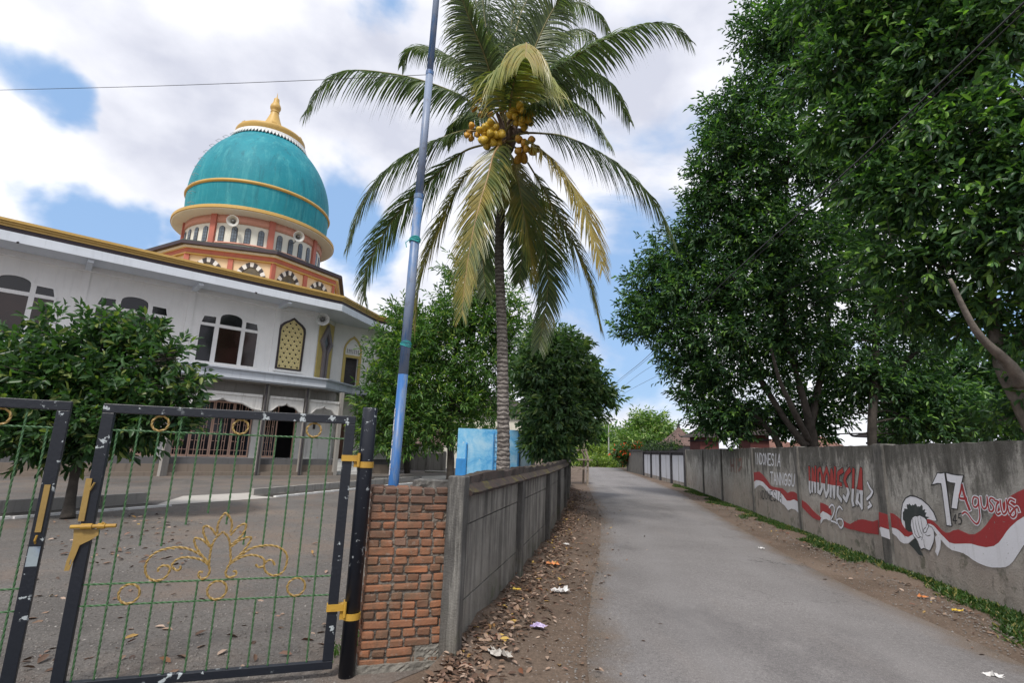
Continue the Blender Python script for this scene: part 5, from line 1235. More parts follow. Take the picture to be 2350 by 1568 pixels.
# shadowy understorey behind the right wall, so that the gaps stay small low down
b_ = at(2200,1020,22); b_.z = 0
tree('understorey_tree', 'low dark tree behind the right end of the mural wall', 'tree', b_,
     [[(b_.x,b_.y,0,.2), P4(2200,960,22,.15), P4(2200,860,22,.08)]],
     [lobe(2120,960,22,80,45), lobe(2220,950,21,90,60), lobe(2320,930,20,90,70), lobe(2230,850,21.5,90,60), lobe(2120,860,22,75,45), lobe(2330,830,20,80,60), lobe(2280,990,17,90,30), lobe(2380,970,16,80,40)],
     1500, .28, ML_r, seed=8, per=8, twig_len=.6, shell=.4, width=.36)
# far vegetation at the bend of the lane
b_ = at(1488,1040,58); b_.z = 0
tree('far_tree', 'light green tree above the far end of the right wall', 'tree', b_,
     [[(b_.x,b_.y,0,.25), P4(1488,1030,58,.2), P4(1486,980,58,.1)]],
     [lobe(1483,988,58,30,22), lobe(1505,982,58,26,20), lobe(1452,1003,58,26,18), lobe(1525,1005,57,28,20), lobe(1490,1020,56,40,20), lobe(1440,1025,56,22,16), lobe(1470,960,58,14,10)], 1100, .5, ML_y, ragged=.25, seed=9, per=7, twig_len=1.1, width=.42, hi=False)
b_ = Vector((13.1, 52, 0))
tree('flowering_shrub', 'dark shrub with small orange red blooms at the end of the wall', 'shrub', b_,
     [[(b_.x,b_.y,0,.1), (b_.x,b_.y+.1,1.5,.06), (b_.x,b_.y,2.6,.03)]],
     [lobe(1440,1045,52,20,13), lobe(1462,1038,51,18,12), lobe(1425,1040,52,12,10), lobe(1480,1035,51,14,8)], 450, .36, leaf_mat('shrub leaves with orange blooms', (.02,.05,.015), (.05,.11,.03), (.60,.09,.03), .86), seed=10, per=6, twig_len=.6, hi=False)
def slim(px, pyb, Y, pyt, lab, sd_, mat=None):
    b = at(px, pyb, Y); b.z = 0
    tree('plantation_tree', lab, 'tree', b, [[(b.x,b.y,0,.14), P4(px, (pyb+pyt)/2, Y, .11), P4(px+1, pyt+10, Y, .05)]],
         [lobe(px, pyt+10, Y, 16, 12), lobe(px-9, pyt+24, Y, 14, 10), lobe(px+10, pyt+28, Y, 14, 9)], 240, .75, mat or ML_m, bark=simple('pale plantation bark', (.36,.34,.30), .9, .2, 3) if sd_ == 20 else bpy.data.materials['pale plantation bark'], seed=sd_, per=6, twig_len=1.2, hi=False, group='pale trunked plantation trees at the bend', twig_draw=0)
PLAB = ['plantation tree with pale trunk, third from the left at the bend', 'plantation tree with pale trunk just left of the nearer utility pole', 'plantation tree with pale trunk right behind the nearer utility pole', 'plantation tree with pale trunk, second from the left at the bend', 'leftmost pale trunked plantation tree, beside the timber tower', 'thin plantation tree with pale trunk, fourth from the left at the bend', 'distant plantation tree with pale trunk between the two utility poles', 'rightmost distant pale trunked plantation tree, by the flowering shrub']
for i, (px, pyb, Y, pyt) in enumerate([(1369,1065,80,985),(1389,1066,84,990),(1397,1066,92,1000),(1357,1064,88,980),(1346,1066,95,975),(1378,1064,110,1005),(1408,1064,115,1012),(1418,1062,100,1015)]):
    slim(px, pyb, Y, pyt, PLAB[i], 20+i)
b_ = at(1370,1070,66); b_.z = 0
o = tree('bushes', 'yellow green undergrowth beyond the end of the lane', 'undergrowth', b_, [[(b_.x,b_.y,0,.05),(b_.x,b_.y,.6,.02)]],
     [lobe(px, 1060+(px % 3), 64+(px % 7), 13, 10) for px in range(1328,1432,9)]+[lobe(px, 1040, 74+(px % 5), 14, 12) for px in range(1330,1420,12)], 1500, .42, leaf_mat('undergrowth leaves', (.05,.10,.02), (.15,.22,.04), (.26,.32,.08), .8), seed=31, per=6, twig_len=.6, hi=False, twig_draw=0)
o['kind'] = 'stuff'
o = tree('forest', 'green wood behind the plantation', 'wood', Vector((30,150,0)), [[(30,150,0,.2),(30,150,3,.1)]],
     [lobe(px, 1018+8*math.sin(px*.11), 130+10*math.sin(px), 20, 20+5*math.sin(px*.3)) for px in range(1220,1560,14)]+[lobe(px, 1045, 128, 20, 16) for px in range(1220,1560,16)], 3000, 1.5, leaf_mat('distant wood leaves', (.05,.10,.05), (.10,.17,.08)), seed=32, per=5, twig_len=2.0, hi=False, twig_draw=0)
o['kind'] = 'stuff'
# ------------------------------------------------------------------ mural wall: local x along the wall (away from the camera), y towards the road, z up
RW0 = Vector((6.19, 8.88, 0)); RA = math.atan2(.98610514, .16612243); rd_ = Vector((math.cos(RA), math.sin(RA), 0)); rn = Vector((-rd_.y, rd_.x, 0))
def wuv(px, py, off=0.0):
    d = ray(px, py); o = Vector((0,0,EYE)); t_ = ((RW0+rn*off)-o).dot(rn)/d.dot(rn); P = o+d*t_; q = P-RW0; return (round(q.dot(rd_), 3), round(P.z, 3))
def m4(x, y): return wuv(1693.9+.29988*x, 981.8+.29988*y)
def rwall_mat():
    m, t, b = new_mat('weathered wall render'); v = coords(t); z = sepxyz(t, v)[2]
    c = ramp(t, noise(t, .8, 9, .72, v), [(.36, (.25,.24,.215)), (.5, (.35,.338,.31)), (.62, (.47,.455,.42))])
    c = mixc(t, .8, c, ramp(t, noise(t, 9, 8, .75, v), [(.3, .68), (.7, 1.2)]), 'MULTIPLY')
    zl = t.nodes.new('ShaderNodeMapRange'); ins(zl, **{'From Min':.35, 'From Max':1.1, 'To Min':1.0, 'To Max':0.0}); t.links.new(z, zl.inputs['Value'])
    c = mixc(t, mth(t, 'MULTIPLY', zl.outputs[0], ramp(t, noise(t, 1.2, 6, .6, v), [(.3, .4), (.6, .85)])), c, (.34,.29,.25))
    # black mould: heavy near the top, running down in drips, in patches lower down
    zr = t.nodes.new('ShaderNodeMapRange'); ins(zr, **{'From Min':.8, 'From Max':1.92, 'To Min':0.0, 'To Max':.22}); t.links.new(z, zr.inputs['Value'])
    k = mth(t, 'ADD', zr.outputs[0], noise(t, 1.0, 10, .78, coords(t, (3.2,3.2,1.1))))
    c = mixc(t, ramp(t, k, [(.57, 0), (.66, .7), (.80, .93)]), c, (.045,.043,.037))
    k2 = mth(t, 'ADD', mth(t, 'MULTIPLY', zr.outputs[0], .8), noise(t, 1.0, 8, .7, coords(t, (8,8,.5), loc=(2,5,1))))
    c = mixc(t, ramp(t, k2, [(.62, 0), (.74, .6)]), c, (.06,.057,.05))
    c = mixc(t, ramp(t, noise(t, 2.2, 9, .78, coords(t, loc=(11,3,2))), [(.56, 0), (.64, .55)]), c, (.12,.115,.10))
    c = mixc(t, mth(t, 'MULTIPLY', zl.outputs[0], ramp(t, noise(t, 3.0, 7, .7, v), [(.56, 0), (.64, .7)])), c, (.07,.078,.045))
    t.links.new(c, b.inputs['Base Color']); b.inputs['Roughness'].default_value = .93; bump(t, b, mth(t, 'ADD', noise(t, 5, 9, .7, v), mth(t, 'MULTIPLY', noise(t, 40, 5, .6, v), .4)), .6, .03); return m
M_rw = rwall_mat()
def rpost_mat():
    m, t, b = new_mat('grey wall post'); v = coords(t)
    c = ramp(t, noise(t, 3, 8, .7, coords(t, (2,2,.5))), [(.35, (.05,.05,.047)), (.65, (.19,.18,.165))]); t.links.new(c, b.inputs['Base Color']); b.inputs['Roughness'].default_value = .92
    bump(t, b, noise(t, 20, 7, .7, v), .6, .02); return m
M_rp = rpost_mat()
rw = empty('mural_wall', RW0, RA, label='long rendered wall with red and white independence mural along right of the lane', cat='wall')
def sheet(m, x0, x1, y, z0, z1, nx, nz, amp, rr, topj=0.0):
    vs = []
    for j in range(nz+1):
        for i in range(nx+1):
            vs.append((x0+(x1-x0)*i/nx, y+rr.uniform(-amp, amp), z0+(z1-z0)*j/nz+(rr.uniform(-topj, topj) if j == nz else 0)))
    return m.add(vs, [(j*(nx+1)+i, (j+1)*(nx+1)+i, (j+1)*(nx+1)+i+1, j*(nx+1)+i+1) for j in range(nz) for i in range(nx)])
posts = [-8.6,-4.3,.0,3.72,7.45,11.6,15.2,19.9]
rr = random.Random(21); topz = lambda x: 1.90+.05*min(max(x,0), 20)/20
for a, b in zip(posts, posts[1:]):
    m = MB(); nx = int((b-a)/.12); z1 = topz((a+b)/2)
    vs = []
    for j in range(4):
        for i in range(nx+1):
            x = a+.07+(b-a-.14)*i/nx; tz = z1+(rr.uniform(-.012,.012))
            vs.append((x, [0,0,-.14,-.14][j]+(rr.uniform(-.004,.004)), [-.02, tz, tz, -.02][j]))
    m.add(vs, [(j*(nx+1)+i, (j+1)*(nx+1)+i, (j+1)*(nx+1)+i+1, j*(nx+1)+i+1) for j in range(3) for i in range(nx)]); m.build('wall_panel', M_rw, rw)
for x in posts:
    m = MB(); w = .11 if x == 0 else .08; w0 = -.16 if x == 0 else -w
    m.box(x+w0, x+w, -.20, .045, -.02, topz(x)+.02); o = m.build('wall_post', M_rp, rw); md = o.modifiers.new('bevel', 'BEVEL'); md.width = .012; md.segments = 2
# paint
M_pr = painted('red wall paint', (.36,.035,.038), (.14,.05,.05), .55, .75, bmp=.3, chip=(.24,.17,.155), chip_at=.655, chip_scale=22)
M_pw = painted('white wall paint', (.76,.77,.82), (.36,.35,.34), .4, .75, bmp=.3, chip=(.28,.27,.25), chip_at=.66, chip_scale=20)
M_pk = simple('black wall paint', (.018,.02,.024), .8, .3, 12); M_pc = painted('charcoal shading paint', (.035,.045,.045), (.15,.15,.15), .5, .85, streak=False)
M_pd = simple('faint grey lettering', (.075,.072,.07), .9, .4, 12)
M_pf = painted('faded red graffiti', (.22,.13,.11), (.10,.085,.075), .9, .9, bmp=.2)
PO = .0055
def poly(name, pts, mat, off=PO, parent=None, smooth_n=0, label=None):
    P = [Vector((a, b)) for a, b in pts]
    if smooth_n: P = smooth_pts(P+[P[0]], smooth_n)[:-1]
    m = MB(); vs, fs = plate_geo([(p[0], p[1]) for p in P], [], .002); vs = [(x, off+z, y) for x, y, z in vs]
    m.add(vs, [f[::-1] for f in fs]); return m.build(name, mat, parent or rw, label=label)
def stroke(m, P, w, off, mi=0, closed=False, taper=False):
    P = [Vector(p) for p in P]; n = len(P); segs = n if closed else n-1
    for i in range(segs):                     # each stroke of the brush a hair above the one before
        a, b = P[i], P[(i+1) % n]; d = (b-a)
        if d.length < 1e-6: continue
        d.normalize(); q = Vector((-d.y, d.x))*w/2; o_ = off+.00003*(i % 9)
        a2 = a-d*(w*.45 if i == 0 and not closed else 0); b2 = b+d*(w*.45 if i == segs-1 and not closed else 0)
        m.add([(p.x, o_, p.y) for p in (a2+q, b2+q, b2-q, a2-q)], [(3,2,1,0)], mi)
        if i or closed: m.add([(a.x+w*.49*math.cos(2*PI*j/9), off-.00005-.00003*(i % 9), a.y+w*.49*math.sin(2*PI*j/9)) for j in range(9)], [tuple(range(8,-1,-1))], mi)
G = {'I':[[(.5,0),(.5,1)]], 'N':[[(.08,0),(.08,1),(.92,0),(.92,1)]], 'D':[[(.1,0),(.1,1),(.6,.95),(.92,.7),(.92,.3),(.6,.04),(.1,0)]], 'O':[[(.5,1),(.14,.8),(.08,.5),(.14,.2),(.5,0),(.86,.2),(.92,.5),(.86,.8),(.5,1)]],
     'E':[[(.9,1),(.1,1),(.1,0),(.9,0)],[(.1,.52),(.75,.52)]], 'S':[[(.9,.85),(.6,1),(.2,.92),(.1,.72),(.3,.56),(.75,.44),(.9,.25),(.75,.05),(.4,0),(.1,.15)]], 'A':[[(.05,0),(.5,1),(.95,0)],[(.24,.36),(.76,.36)]],
     'T':[[(.05,1),(.95,1)],[(.5,1),(.5,0)]], 'G':[[(.92,.82),(.6,1),(.2,.88),(.08,.5),(.2,.12),(.6,0),(.92,.15),(.92,.45),(.55,.45)]], 'U':[[(.1,1),(.1,.25),(.3,.02),(.7,.02),(.9,.25),(.9,1)]],
     'R':[[(.1,0),(.1,1),(.7,.97),(.88,.76),(.7,.52),(.1,.5)],[(.5,.5),(.92,0)]], 'P':[[(.1,0),(.1,1),(.7,.97),(.88,.75),(.7,.5),(.1,.48)]], 'B':[[(.1,0),(.1,1),(.65,.95),(.8,.76),(.6,.53),(.1,.52)],[(.6,.53),(.9,.3),(.7,.04),(.1,0)]],
     'L':[[(.12,1),(.12,0),(.88,0)]], 'K':[[(.1,0),(.1,1)],[(.88,1),(.12,.5),(.9,0)]], '4':[[(.6,0),(.6,1),(.05,.35),(.95,.35)]], '5':[[(.85,1),(.2,1),(.15,.58),(.6,.62),(.88,.35),(.7,.05),(.2,.0)]]}
def text(s, quad, w, mat, name, off=PO+.0015, gapf=.16, glyph_jit=0.0, outline=None, ow=.0, label=None):
    """quad = top-left, top-right, bottom-right, bottom-left in photo pixels of the mural sheet"""
    TL, TR, BR, BL = [Vector(m4(*q)) for q in quad]; n = len(s); rr = random.Random(len(s)); o = None
    for k, ch in enumerate(s):
        if ch == ' ': continue
        a = (k+gapf/2)/n; b = (k+1-gapf/2)/n; jz = rr.uniform(-glyph_jit, glyph_jit)
        def mp_(p): u = a+(b-a)*p[0]; top = TL.lerp(TR, u); bot = BL.lerp(BR, u); return bot.lerp(top, p[1]+jz)
        if outline:
            m = MB()
            for st in G[ch]: stroke(m, [mp_(p) for p in st], w+ow, off-.0012)
            m.build('letter_outline', outline, rw)
        m = MB()
        for st in G[ch]: stroke(m, [mp_(p) for p in st], w, off)
        m.build('letter', mat, rw)
# the waving flag ribbon
def band(top, bot, mat, name, off=PO): return poly(name, [m4(*p) for p in top+bot[::-1]], mat, off)
band([(112,345),(165,338),(188,360),(210,385),(232,415),(250,445),(275,456),(300,460),(340,465),(360,482),(380,502),(405,490),(430,492),(455,510),(480,545)], [(112,425),(140,402),(165,405),(190,415),(215,440),(240,468),(265,480),(290,478),(320,490),(345,518),(375,560),(400,560),(430,550),(455,565),(485,600)], M_pr, 'red_ribbon')
band([(112,426),(140,403),(165,406),(190,416),(215,441),(240,469),(265,481),(290,479),(320,491),(345,519),(375,561),(400,561),(430,551),(455,566),(485,601)], [(112,478),(130,470),(150,448),(170,440),(195,455),(215,480),(250,520),(290,545),(330,575),(360,600),(385,635),(410,622),(440,630),(465,655),(497,690)], M_pw, 'white_ribbon')
band([(490,556),(520,575),(545,600),(570,630),(600,660),(640,690)], [(490,608),(520,640),(545,665),(570,690),(600,705),(632,712)], M_pr, 'red_ribbon')
poly('red_ribbon', [m4(*p) for p in [(630,575),(655,582),(690,600),(712,630),(718,670),(705,672),(680,655),(650,640),(632,660)]], M_pr)
poly('white_ribbon', [m4(*p) for p in [(632,661),(650,641),(680,656),(705,673),(715,700),(700,715),(680,700),(655,705),(634,740)]], M_pw)
band([(808,712),(835,730),(860,740),(890,722),(920,708),(950,703),(980,708),(1010,716),(1040,720),(1075,705)], [(812,760),(835,772),(860,780),(890,785),(920,793),(950,800),(980,808),(1010,812),(1040,815),(1078,822)], M_pr, 'red_ribbon')
band([(1079,655),(1110,650),(1150,650),(1190,660),(1220,680),(1245,705),(1262,745),(1285,780),(1310,800),(1338,800)], [(1082,768),(1110,758),(1150,758),(1190,768),(1215,775),(1235,790),(1252,805),(1275,830),(1305,838),(1345,815)], M_pr, 'red_ribbon')
poly('white_ribbon', [m4(*p) for p in [(1084,770),(1120,760),(1150,762),(1168,800),(1168,832),(1130,838),(1102,838)]], M_pw)
band([(1165,765),(1190,769),(1215,776),(1235,791),(1252,806),(1275,831),(1305,839),(1345,817)], [(1172,800),(1190,815),(1215,835),(1235,862),(1252,880),(1275,890),(1305,888),(1350,850)], M_pw, 'white_ribbon')
band([(1440,703),(1470,705),(1500,722),(1530,750),(1560,785),(1590,806),(1620,806),(1650,788),(1690,782),(1730,800),(1770,818),(1815,818),(1860,790),(1900,750),(1940,695),(1980,640),(2030,580),(2080,530),(2140,495),(2188,474),(2300,440)],
     [(1445,735),(1475,738),(1500,752),(1530,785),(1560,820),(1590,850),(1620,880),(1660,890),(1700,890),(1740,888),(1790,890),(1840,905),(1900,917),(1960,908),(2000,880),(2030,840),(2060,795),(2090,760),(2140,715),(2188,685),(2300,640)], M_pr, 'red_ribbon')
band([(1450,737),(1475,739),(1500,753),(1530,786),(1560,821),(1590,851),(1620,881),(1660,891),(1700,891),(1740,889),(1790,891),(1840,906),(1900,918),(1960,909),(2000,881),(2030,841),(2060,796),(2090,761),(2140,716),(2188,686),(2300,641)],
     [(1458,742),(1480,765),(1510,800),(1540,840),(1570,875),(1600,910),(1640,940),(1690,952),(1730,965),(1770,990),(1810,1020),(1850,1042),(1900,1062),(1950,1073),(2010,1074),(2050,1070),(2080,1055),(2110,1025),(2140,980),(2188,905),(2300,800)], M_pw, 'white_ribbon')
# the ribbon carries on across the thick post
q1, q2 = m4(1079,655), m4(1162,765); zt_, zb_ = m4(1120,652)[1], m4(1120,762)[1]
poly('red_ribbon', [(-.155,zb_-.01),(.105,zb_+.0),(.105,zt_-.0),(-.155,zt_-.012)], M_pr, .0475)
poly('white_ribbon', [(-.155,zb_-.16),(.105,zb_-.15),(.105,zb_-.004),(-.155,zb_-.014)], M_pw, .0475)
# disc behind the fist
cx, cy = 1383, 665
ring_ = [(1262,790),(1250,700),(1252,640),(1262,580),(1285,540),(1320,522),(1360,528),(1410,552),(1460,595),(1500,650),(1525,712),(1500,715),(1470,703),(1445,700)]
inn_ = [(1285,795),(1278,720),(1285,660),(1300,610),(1330,600),(1365,598),(1400,615),(1430,650),(1445,690),(1445,720),(1400,760),(1345,800),(1310,798)]
poly('disc_rim', [m4(*p) for p in ring_+[(1400,740),(1330,798)]], M_pw, PO-.002)
m = MB(); stroke(m, [m4(*p) for p in ring_[:11]], .018, PO+.0005); m.build('disc_line', M_pk, rw)
rr = random.Random(5); jag = []
for i in range(len(inn_)):
    a, b = Vector(inn_[i]), Vector(inn_[(i+1) % len(inn_)])
    for k in range(4):
        p = a.lerp(b, k/4); c = Vector((1370,700)); q = p+(p-c).normalized()*(rr.uniform(-4,26) if p.y < 720 else 0); jag.append((q.x, q.y))
poly('disc_shade', [m4(*p) for p in jag], M_pc, PO-.0008)
hand = [(1328,712),(1340,688),(1358,676),(1375,680),(1392,672),(1410,680),(1430,690),(1445,705),(1452,735),(1462,755),(1485,762),(1502,790),(1508,835),(1500,880),(1482,925),(1470,945),(1448,935),(1425,925),(1405,935),(1390,905),(1378,870),(1360,845),(1345,830),(1335,790),(1325,750)]
poly('fist', [m4(*p) for p in hand], M_pw, PO+.0008)
m = MB()
for s_ in ([(1358,690),(1362,730),(1375,790),(1392,835),(1408,842)], [(1378,688),(1384,730),(1396,780),(1410,815)], [(1402,688),(1406,720),(1412,760),(1420,800)], [(1340,700),(1345,760),(1360,820),(1380,845),(1395,842)],
           [(1452,735),(1440,765),(1425,780),(1420,800),(1432,808),(1445,800),(1450,785),(1462,760)], [(1420,800),(1415,840),(1410,862)], [(1438,820),(1455,832),(1475,825)], [(1425,860),(1428,900),(1440,935)], hand+[hand[0]]):
    stroke(m, [m4(*p) for p in s_], .011, PO+.0018)
m.build('fist_lines', M_pk, rw)
poly('arm_shade', [m4(*p) for p in [(1360,850),(1385,905),(1400,945),(1420,985),(1385,975),(1350,930),(1310,890),(1345,860)]], M_pc, PO+.0002)
poly('arm_shade', [m4(*p) for p in [(1510,840),(1530,820),(1555,860),(1550,930),(1530,985),(1512,950),(1520,900)]], M_pw, PO+.0002)
# 17
d1_ = [(1484,442),(1530,346),(1556,350),(1584,344),(1592,400),(1600,450),(1612,540),(1622,620),(1640,757),(1600,752),(1588,650),(1576,560),(1566,480),(1558,430),(1530,428)]
d7_ = [(1594,345),(1640,358),(1690,366),(1730,366),(1712,440),(1700,510),(1688,580),(1682,627),(1636,620),(1644,550),(1654,480),(1664,428),(1632,424),(1604,412)]
for d_ in (d1_, d7_):
    poly('numeral', [m4(*p) for p in d_], M_pw, PO+.0010); m = MB(); stroke(m, [m4(*p) for p in d_+[d_[0]]], .013, PO+.0022); m.build('numeral_outline', M_pk, rw)
# Agustus, red strokes edged in white
def script(P, w=.032, ow=.035, sm=5):
    Q = smooth_pts([Vector(m4(*p)) for p in P], sm) if sm else [Vector(m4(*p)) for p in P]
    m = MB(); stroke(m, Q, w+ow, PO+.0012); m.build('letter_outline', M_pw, rw)
    m = MB(); stroke(m, Q, w, PO+.0024); m.build('letter', M_pr, rw)
script([(1718,445),(1732,500),(1750,560),(1775,625)], .045, .03, 3); script([(1716,450),(1708,490),(1698,535),(1725,545),(1752,545)], .03, .03, 3)
script([(1838,540),(1812,532),(1800,560),(1805,600),(1825,610),(1842,585),(1843,545),(1850,620),(1855,690),(1835,738),(1800,715),(1765,665),(1740,648),(1722,660)], .022, .028)
script([(1862,535),(1868,590),(1885,622),(1905,610),(1912,570),(1910,530),(1918,590),(1930,640)], .022, .026)
script([(1965,550),(1940,540),(1930,565),(1950,590),(1962,620),(1945,645),(1925,632)], .022, .026)
script([(1970,560),(2000,570),(1985,590),(1978,640),(1992,665),(2012,655)], .022, .026)
script([(2012,560),(2020,620),(2035,660),(2058,645),(2064,600),(2058,555),(2070,620),(2082,660)], .022, .026)
script([(2120,560),(2088,548),(2072,580),(2095,600),(2122,625),(2130,665),(2110,688),(2090,670),(2105,640),(2140,610),(2155,640)], .022, .026)
text('45', [(1645,672),(1722,655),(1722,745),(1642,735)], .014, M_pk, 'numeral')
# graffiti word, upper half red, lower half white
def two_tone():
    m, t, b = new_mat('graffiti red over white'); v = coords(t); s = sepxyz(t, v)
    h = mth(t, 'ADD', s[2], mth(t, 'MULTIPLY', s[0], -.02)); k = mth(t, 'GREATER_THAN', mth(t, 'ADD', h, mth(t, 'MULTIPLY', noise(t, 6, 2, .5, v), .03)), GR_Z)
    c = mixc(t, k, (.60,.61,.64), (.36,.04,.035)); c = mixc(t, ramp(t, noise(t, 12, 6, .7, v), [(.6, 0), (.72, .6)]), c, (.2,.18,.16)); t.links.new(c, b.inputs['Base Color']); b.inputs['Roughness'].default_value = .75; return m
za = [m4(540,400), m4(960,492)]; GR_Z = sum(z-.02*x for x, z in za)/2+.015; M_tt = two_tone()
GG = {'I':[[(.45,1.05),(.5,.5),(.42,.04),(.62,-.08)]], 'N':[[(.1,0),(.2,1),(.35,.85),(.6,.25),(.72,0),(.80,1.08)]], 'D':[[(.18,.02),(.18,.95),(.55,1.04),(.88,.7),(.85,.25),(.5,-.02),(.18,.05)]], 'O':[[(.5,1.05),(.14,.75),(.12,.25),(.45,-.06),(.82,.2),(.86,.75),(.5,1.05)]],
      'E':[[(.9,1.02),(.25,.9),(.2,.1),(.8,-.05)],[(.2,.52),(.72,.5)]], 'S':[[(.85,1.05),(.4,.9),(.15,.68),(.5,.5),(.82,.28),(.5,-.02),(.15,.08)]], 'A':[[(.15,0),(.55,1.08),(.85,-.05)],[(.25,.4),(.78,.38)]]}
TL, TR, BR, BL = [Vector(m4(*q)) for q in [(535,318),(972,345),(960,590),(538,475)]]
s_ = 'INDONESIA'
wts = [.7,1.05,1.15,1.15,1.05,1,1.1,.75,1.05]; cum = [0]
for w_ in wts: cum.append(cum[-1]+w_/sum(wts))
for k, ch in enumerate(s_):
    def mp2(p):
        u = cum[k]+(cum[k+1]-cum[k])*(.04+.92*p[0]); return BL.lerp(BR, u).lerp(TL.lerp(TR, u), p[1])
    for wd, of, mt, nm in ((.118, PO+.0008, M_pk, 'letter_outline'), (.088, PO+.0018, M_tt, 'letter')):
        m = MB()
        for st in GG[ch]: stroke(m, [mp2(p) for p in st], wd, of)
        m.build(nm, mt, rw)
for P, nm in (([(995,425),(1010,460),(1032,490),(1018,520),(990,548)], 'exclamation_mark'), ([(1008,575),(1022,596),(1000,612)], 'exclamation_mark'), ([(915,560),(935,590),(950,620)], 'letter_tail')):
    m = MB(); stroke(m, [m4(*p) for p in P], .07, PO+.0006, taper=False); o = m.build(nm, M_pk, rw); m = MB(); stroke(m, [m4(*p) for p in P], .048, PO+.0022); m.build('paint_fill', M_pw, o)
# 26
for P in ([(700,612),(718,592),(735,602),(740,635),(728,675),(712,712),(745,725),(756,735)], [(800,628),(778,605),(757,640),(752,690),(765,735),(790,770),(808,740),(798,705),(770,700),(758,718)]):
    Q = smooth_pts([Vector(m4(*p)) for p in P], 3); m = MB(); stroke(m, Q, .056, PO+.0010); m.build('numeral_outline', M_pk, rw); m = MB(); stroke(m, Q, .038, PO+.0020); m.build('numeral', M_pw, rw)
text('REPUBLIK', [(608,262),(852,284),(852,306),(608,286)], .012, M_pd, 'letter', gapf=.4)
text('INDONESIA', [(126,196),(330,206),(326,296),(130,276)], .040, M_pw, 'letter', gapf=.10)
text('TANNGGU', [(246,342),(440,362),(436,450),(250,430)], .044, M_pw, 'letter', gapf=.14)
text('INDONESIA', [(146,484),(340,487),(338,574),(150,540)], .026, M_pk, 'letter', gapf=.16)
for P in ([(-58,250),(-50,330)], [(-35,245),(-30,335)], [(-55,290),(-32,290)], [(-10,240),(-12,340)], [(8,250),(25,240),(28,300),(5,330)]):
    m = MB(); stroke(m, [m4(*p) for p in P], .10, PO); m.build('faded_mark', M_pf, rw)
# ---- continuing panelled wall, white with dark coping
W2 = RW0+rd_*19.98; e2 = Vector((10.95, 43.0, 0)); A2 = math.atan2((e2-W2).y, (e2-W2).x); L2 = (e2-W2).length
pw = empty('white_panel_wall', W2, A2, label='white painted wall panels between dark posts, further up the lane on the right', cat='wall')
M_pwh = painted('scuffed white panel', (.62,.64,.70), (.24,.22,.20), .6, .8, bmp=.2); M_dkc = simple('sooty coping', (.035,.034,.04), .95, .4, 4, .6)
n_ = 4; 
for i in range(n_+1):
    x = L2*i/n_; MB().box(x-.13, x+.13, -.22, .10, -.02, 2.12).build('wall_post', M_dkc, pw)
    if i == n_: break
    xa, xb = x+.13, x+L2/n_-.13; xm = (xa+xb)/2
    MB().box(xa, xb, -.16, 0, -.02, 1.80).build('wall_panel', M_rw, pw)
    MB().box(xa+.02, xm-.03, .0, .006, .22, 1.66).box(xm+.03, xb-.02, .0, .006, .22, 1.66).build('white_paint', M_pwh, pw)
    MB().box(xm-.03, xm+.03, .0, .012, .0, 1.66).build('batten', M_rp, pw)
    MB().box(xa, xb, .001, .03, 1.67, 1.80).build('dark_beam', M_dkc, pw)
    MB().prism([(xa,-.26),(xb,-.26),(xb,.10),(xa,.10)], 1.80, 1.92).prism([(xa,-.2),(xb,-.2),(xb,.04),(xa,.04)], 1.925, 2.05).build('coping', M_dkc, pw)
w3 = empty('dark_boundary_wall', e2+Vector((.05,.4,0)), R(86), label='dark weathered wall closing the far right side of the lane', cat='wall')
MB().box(0, 9, -.2, 0, -.02, 1.9).build('wall_body', M_rp, w3); MB().box(-.1, 9.1, -.26, .06, 1.905, 2.05).build('coping', M_dkc, w3)
# tangled dark creeper over the coping of the far panels
rng = np.random.default_rng(77); n = 4200; sc__ = rng.random(n)**.8*(L2-1.2)+1.2; P = np.stack([sc__, -.1+rng.normal(size=n)*.18, 2.02+np.abs(rng.normal(size=n))*.34*(.5+.5*np.sin(sc__*2.2))], 1)
cr_ = leaf_mesh('creeper', P, rng.normal(size=(n,3))+np.array([0,0,-.2]), rng.uniform(.08,.2,n), .5, rng, leaf_mat('dark creeper leaves', (.012,.022,.012), (.03,.06,.022), (.12,.17,.05), .93), None, False)
cr_.location = W2; cr_.rotation_euler = (0,0,A2); tag(cr_, 'dark tangled creeper growing along the coping of the white panel wall', 'creeper', kind='stuff')
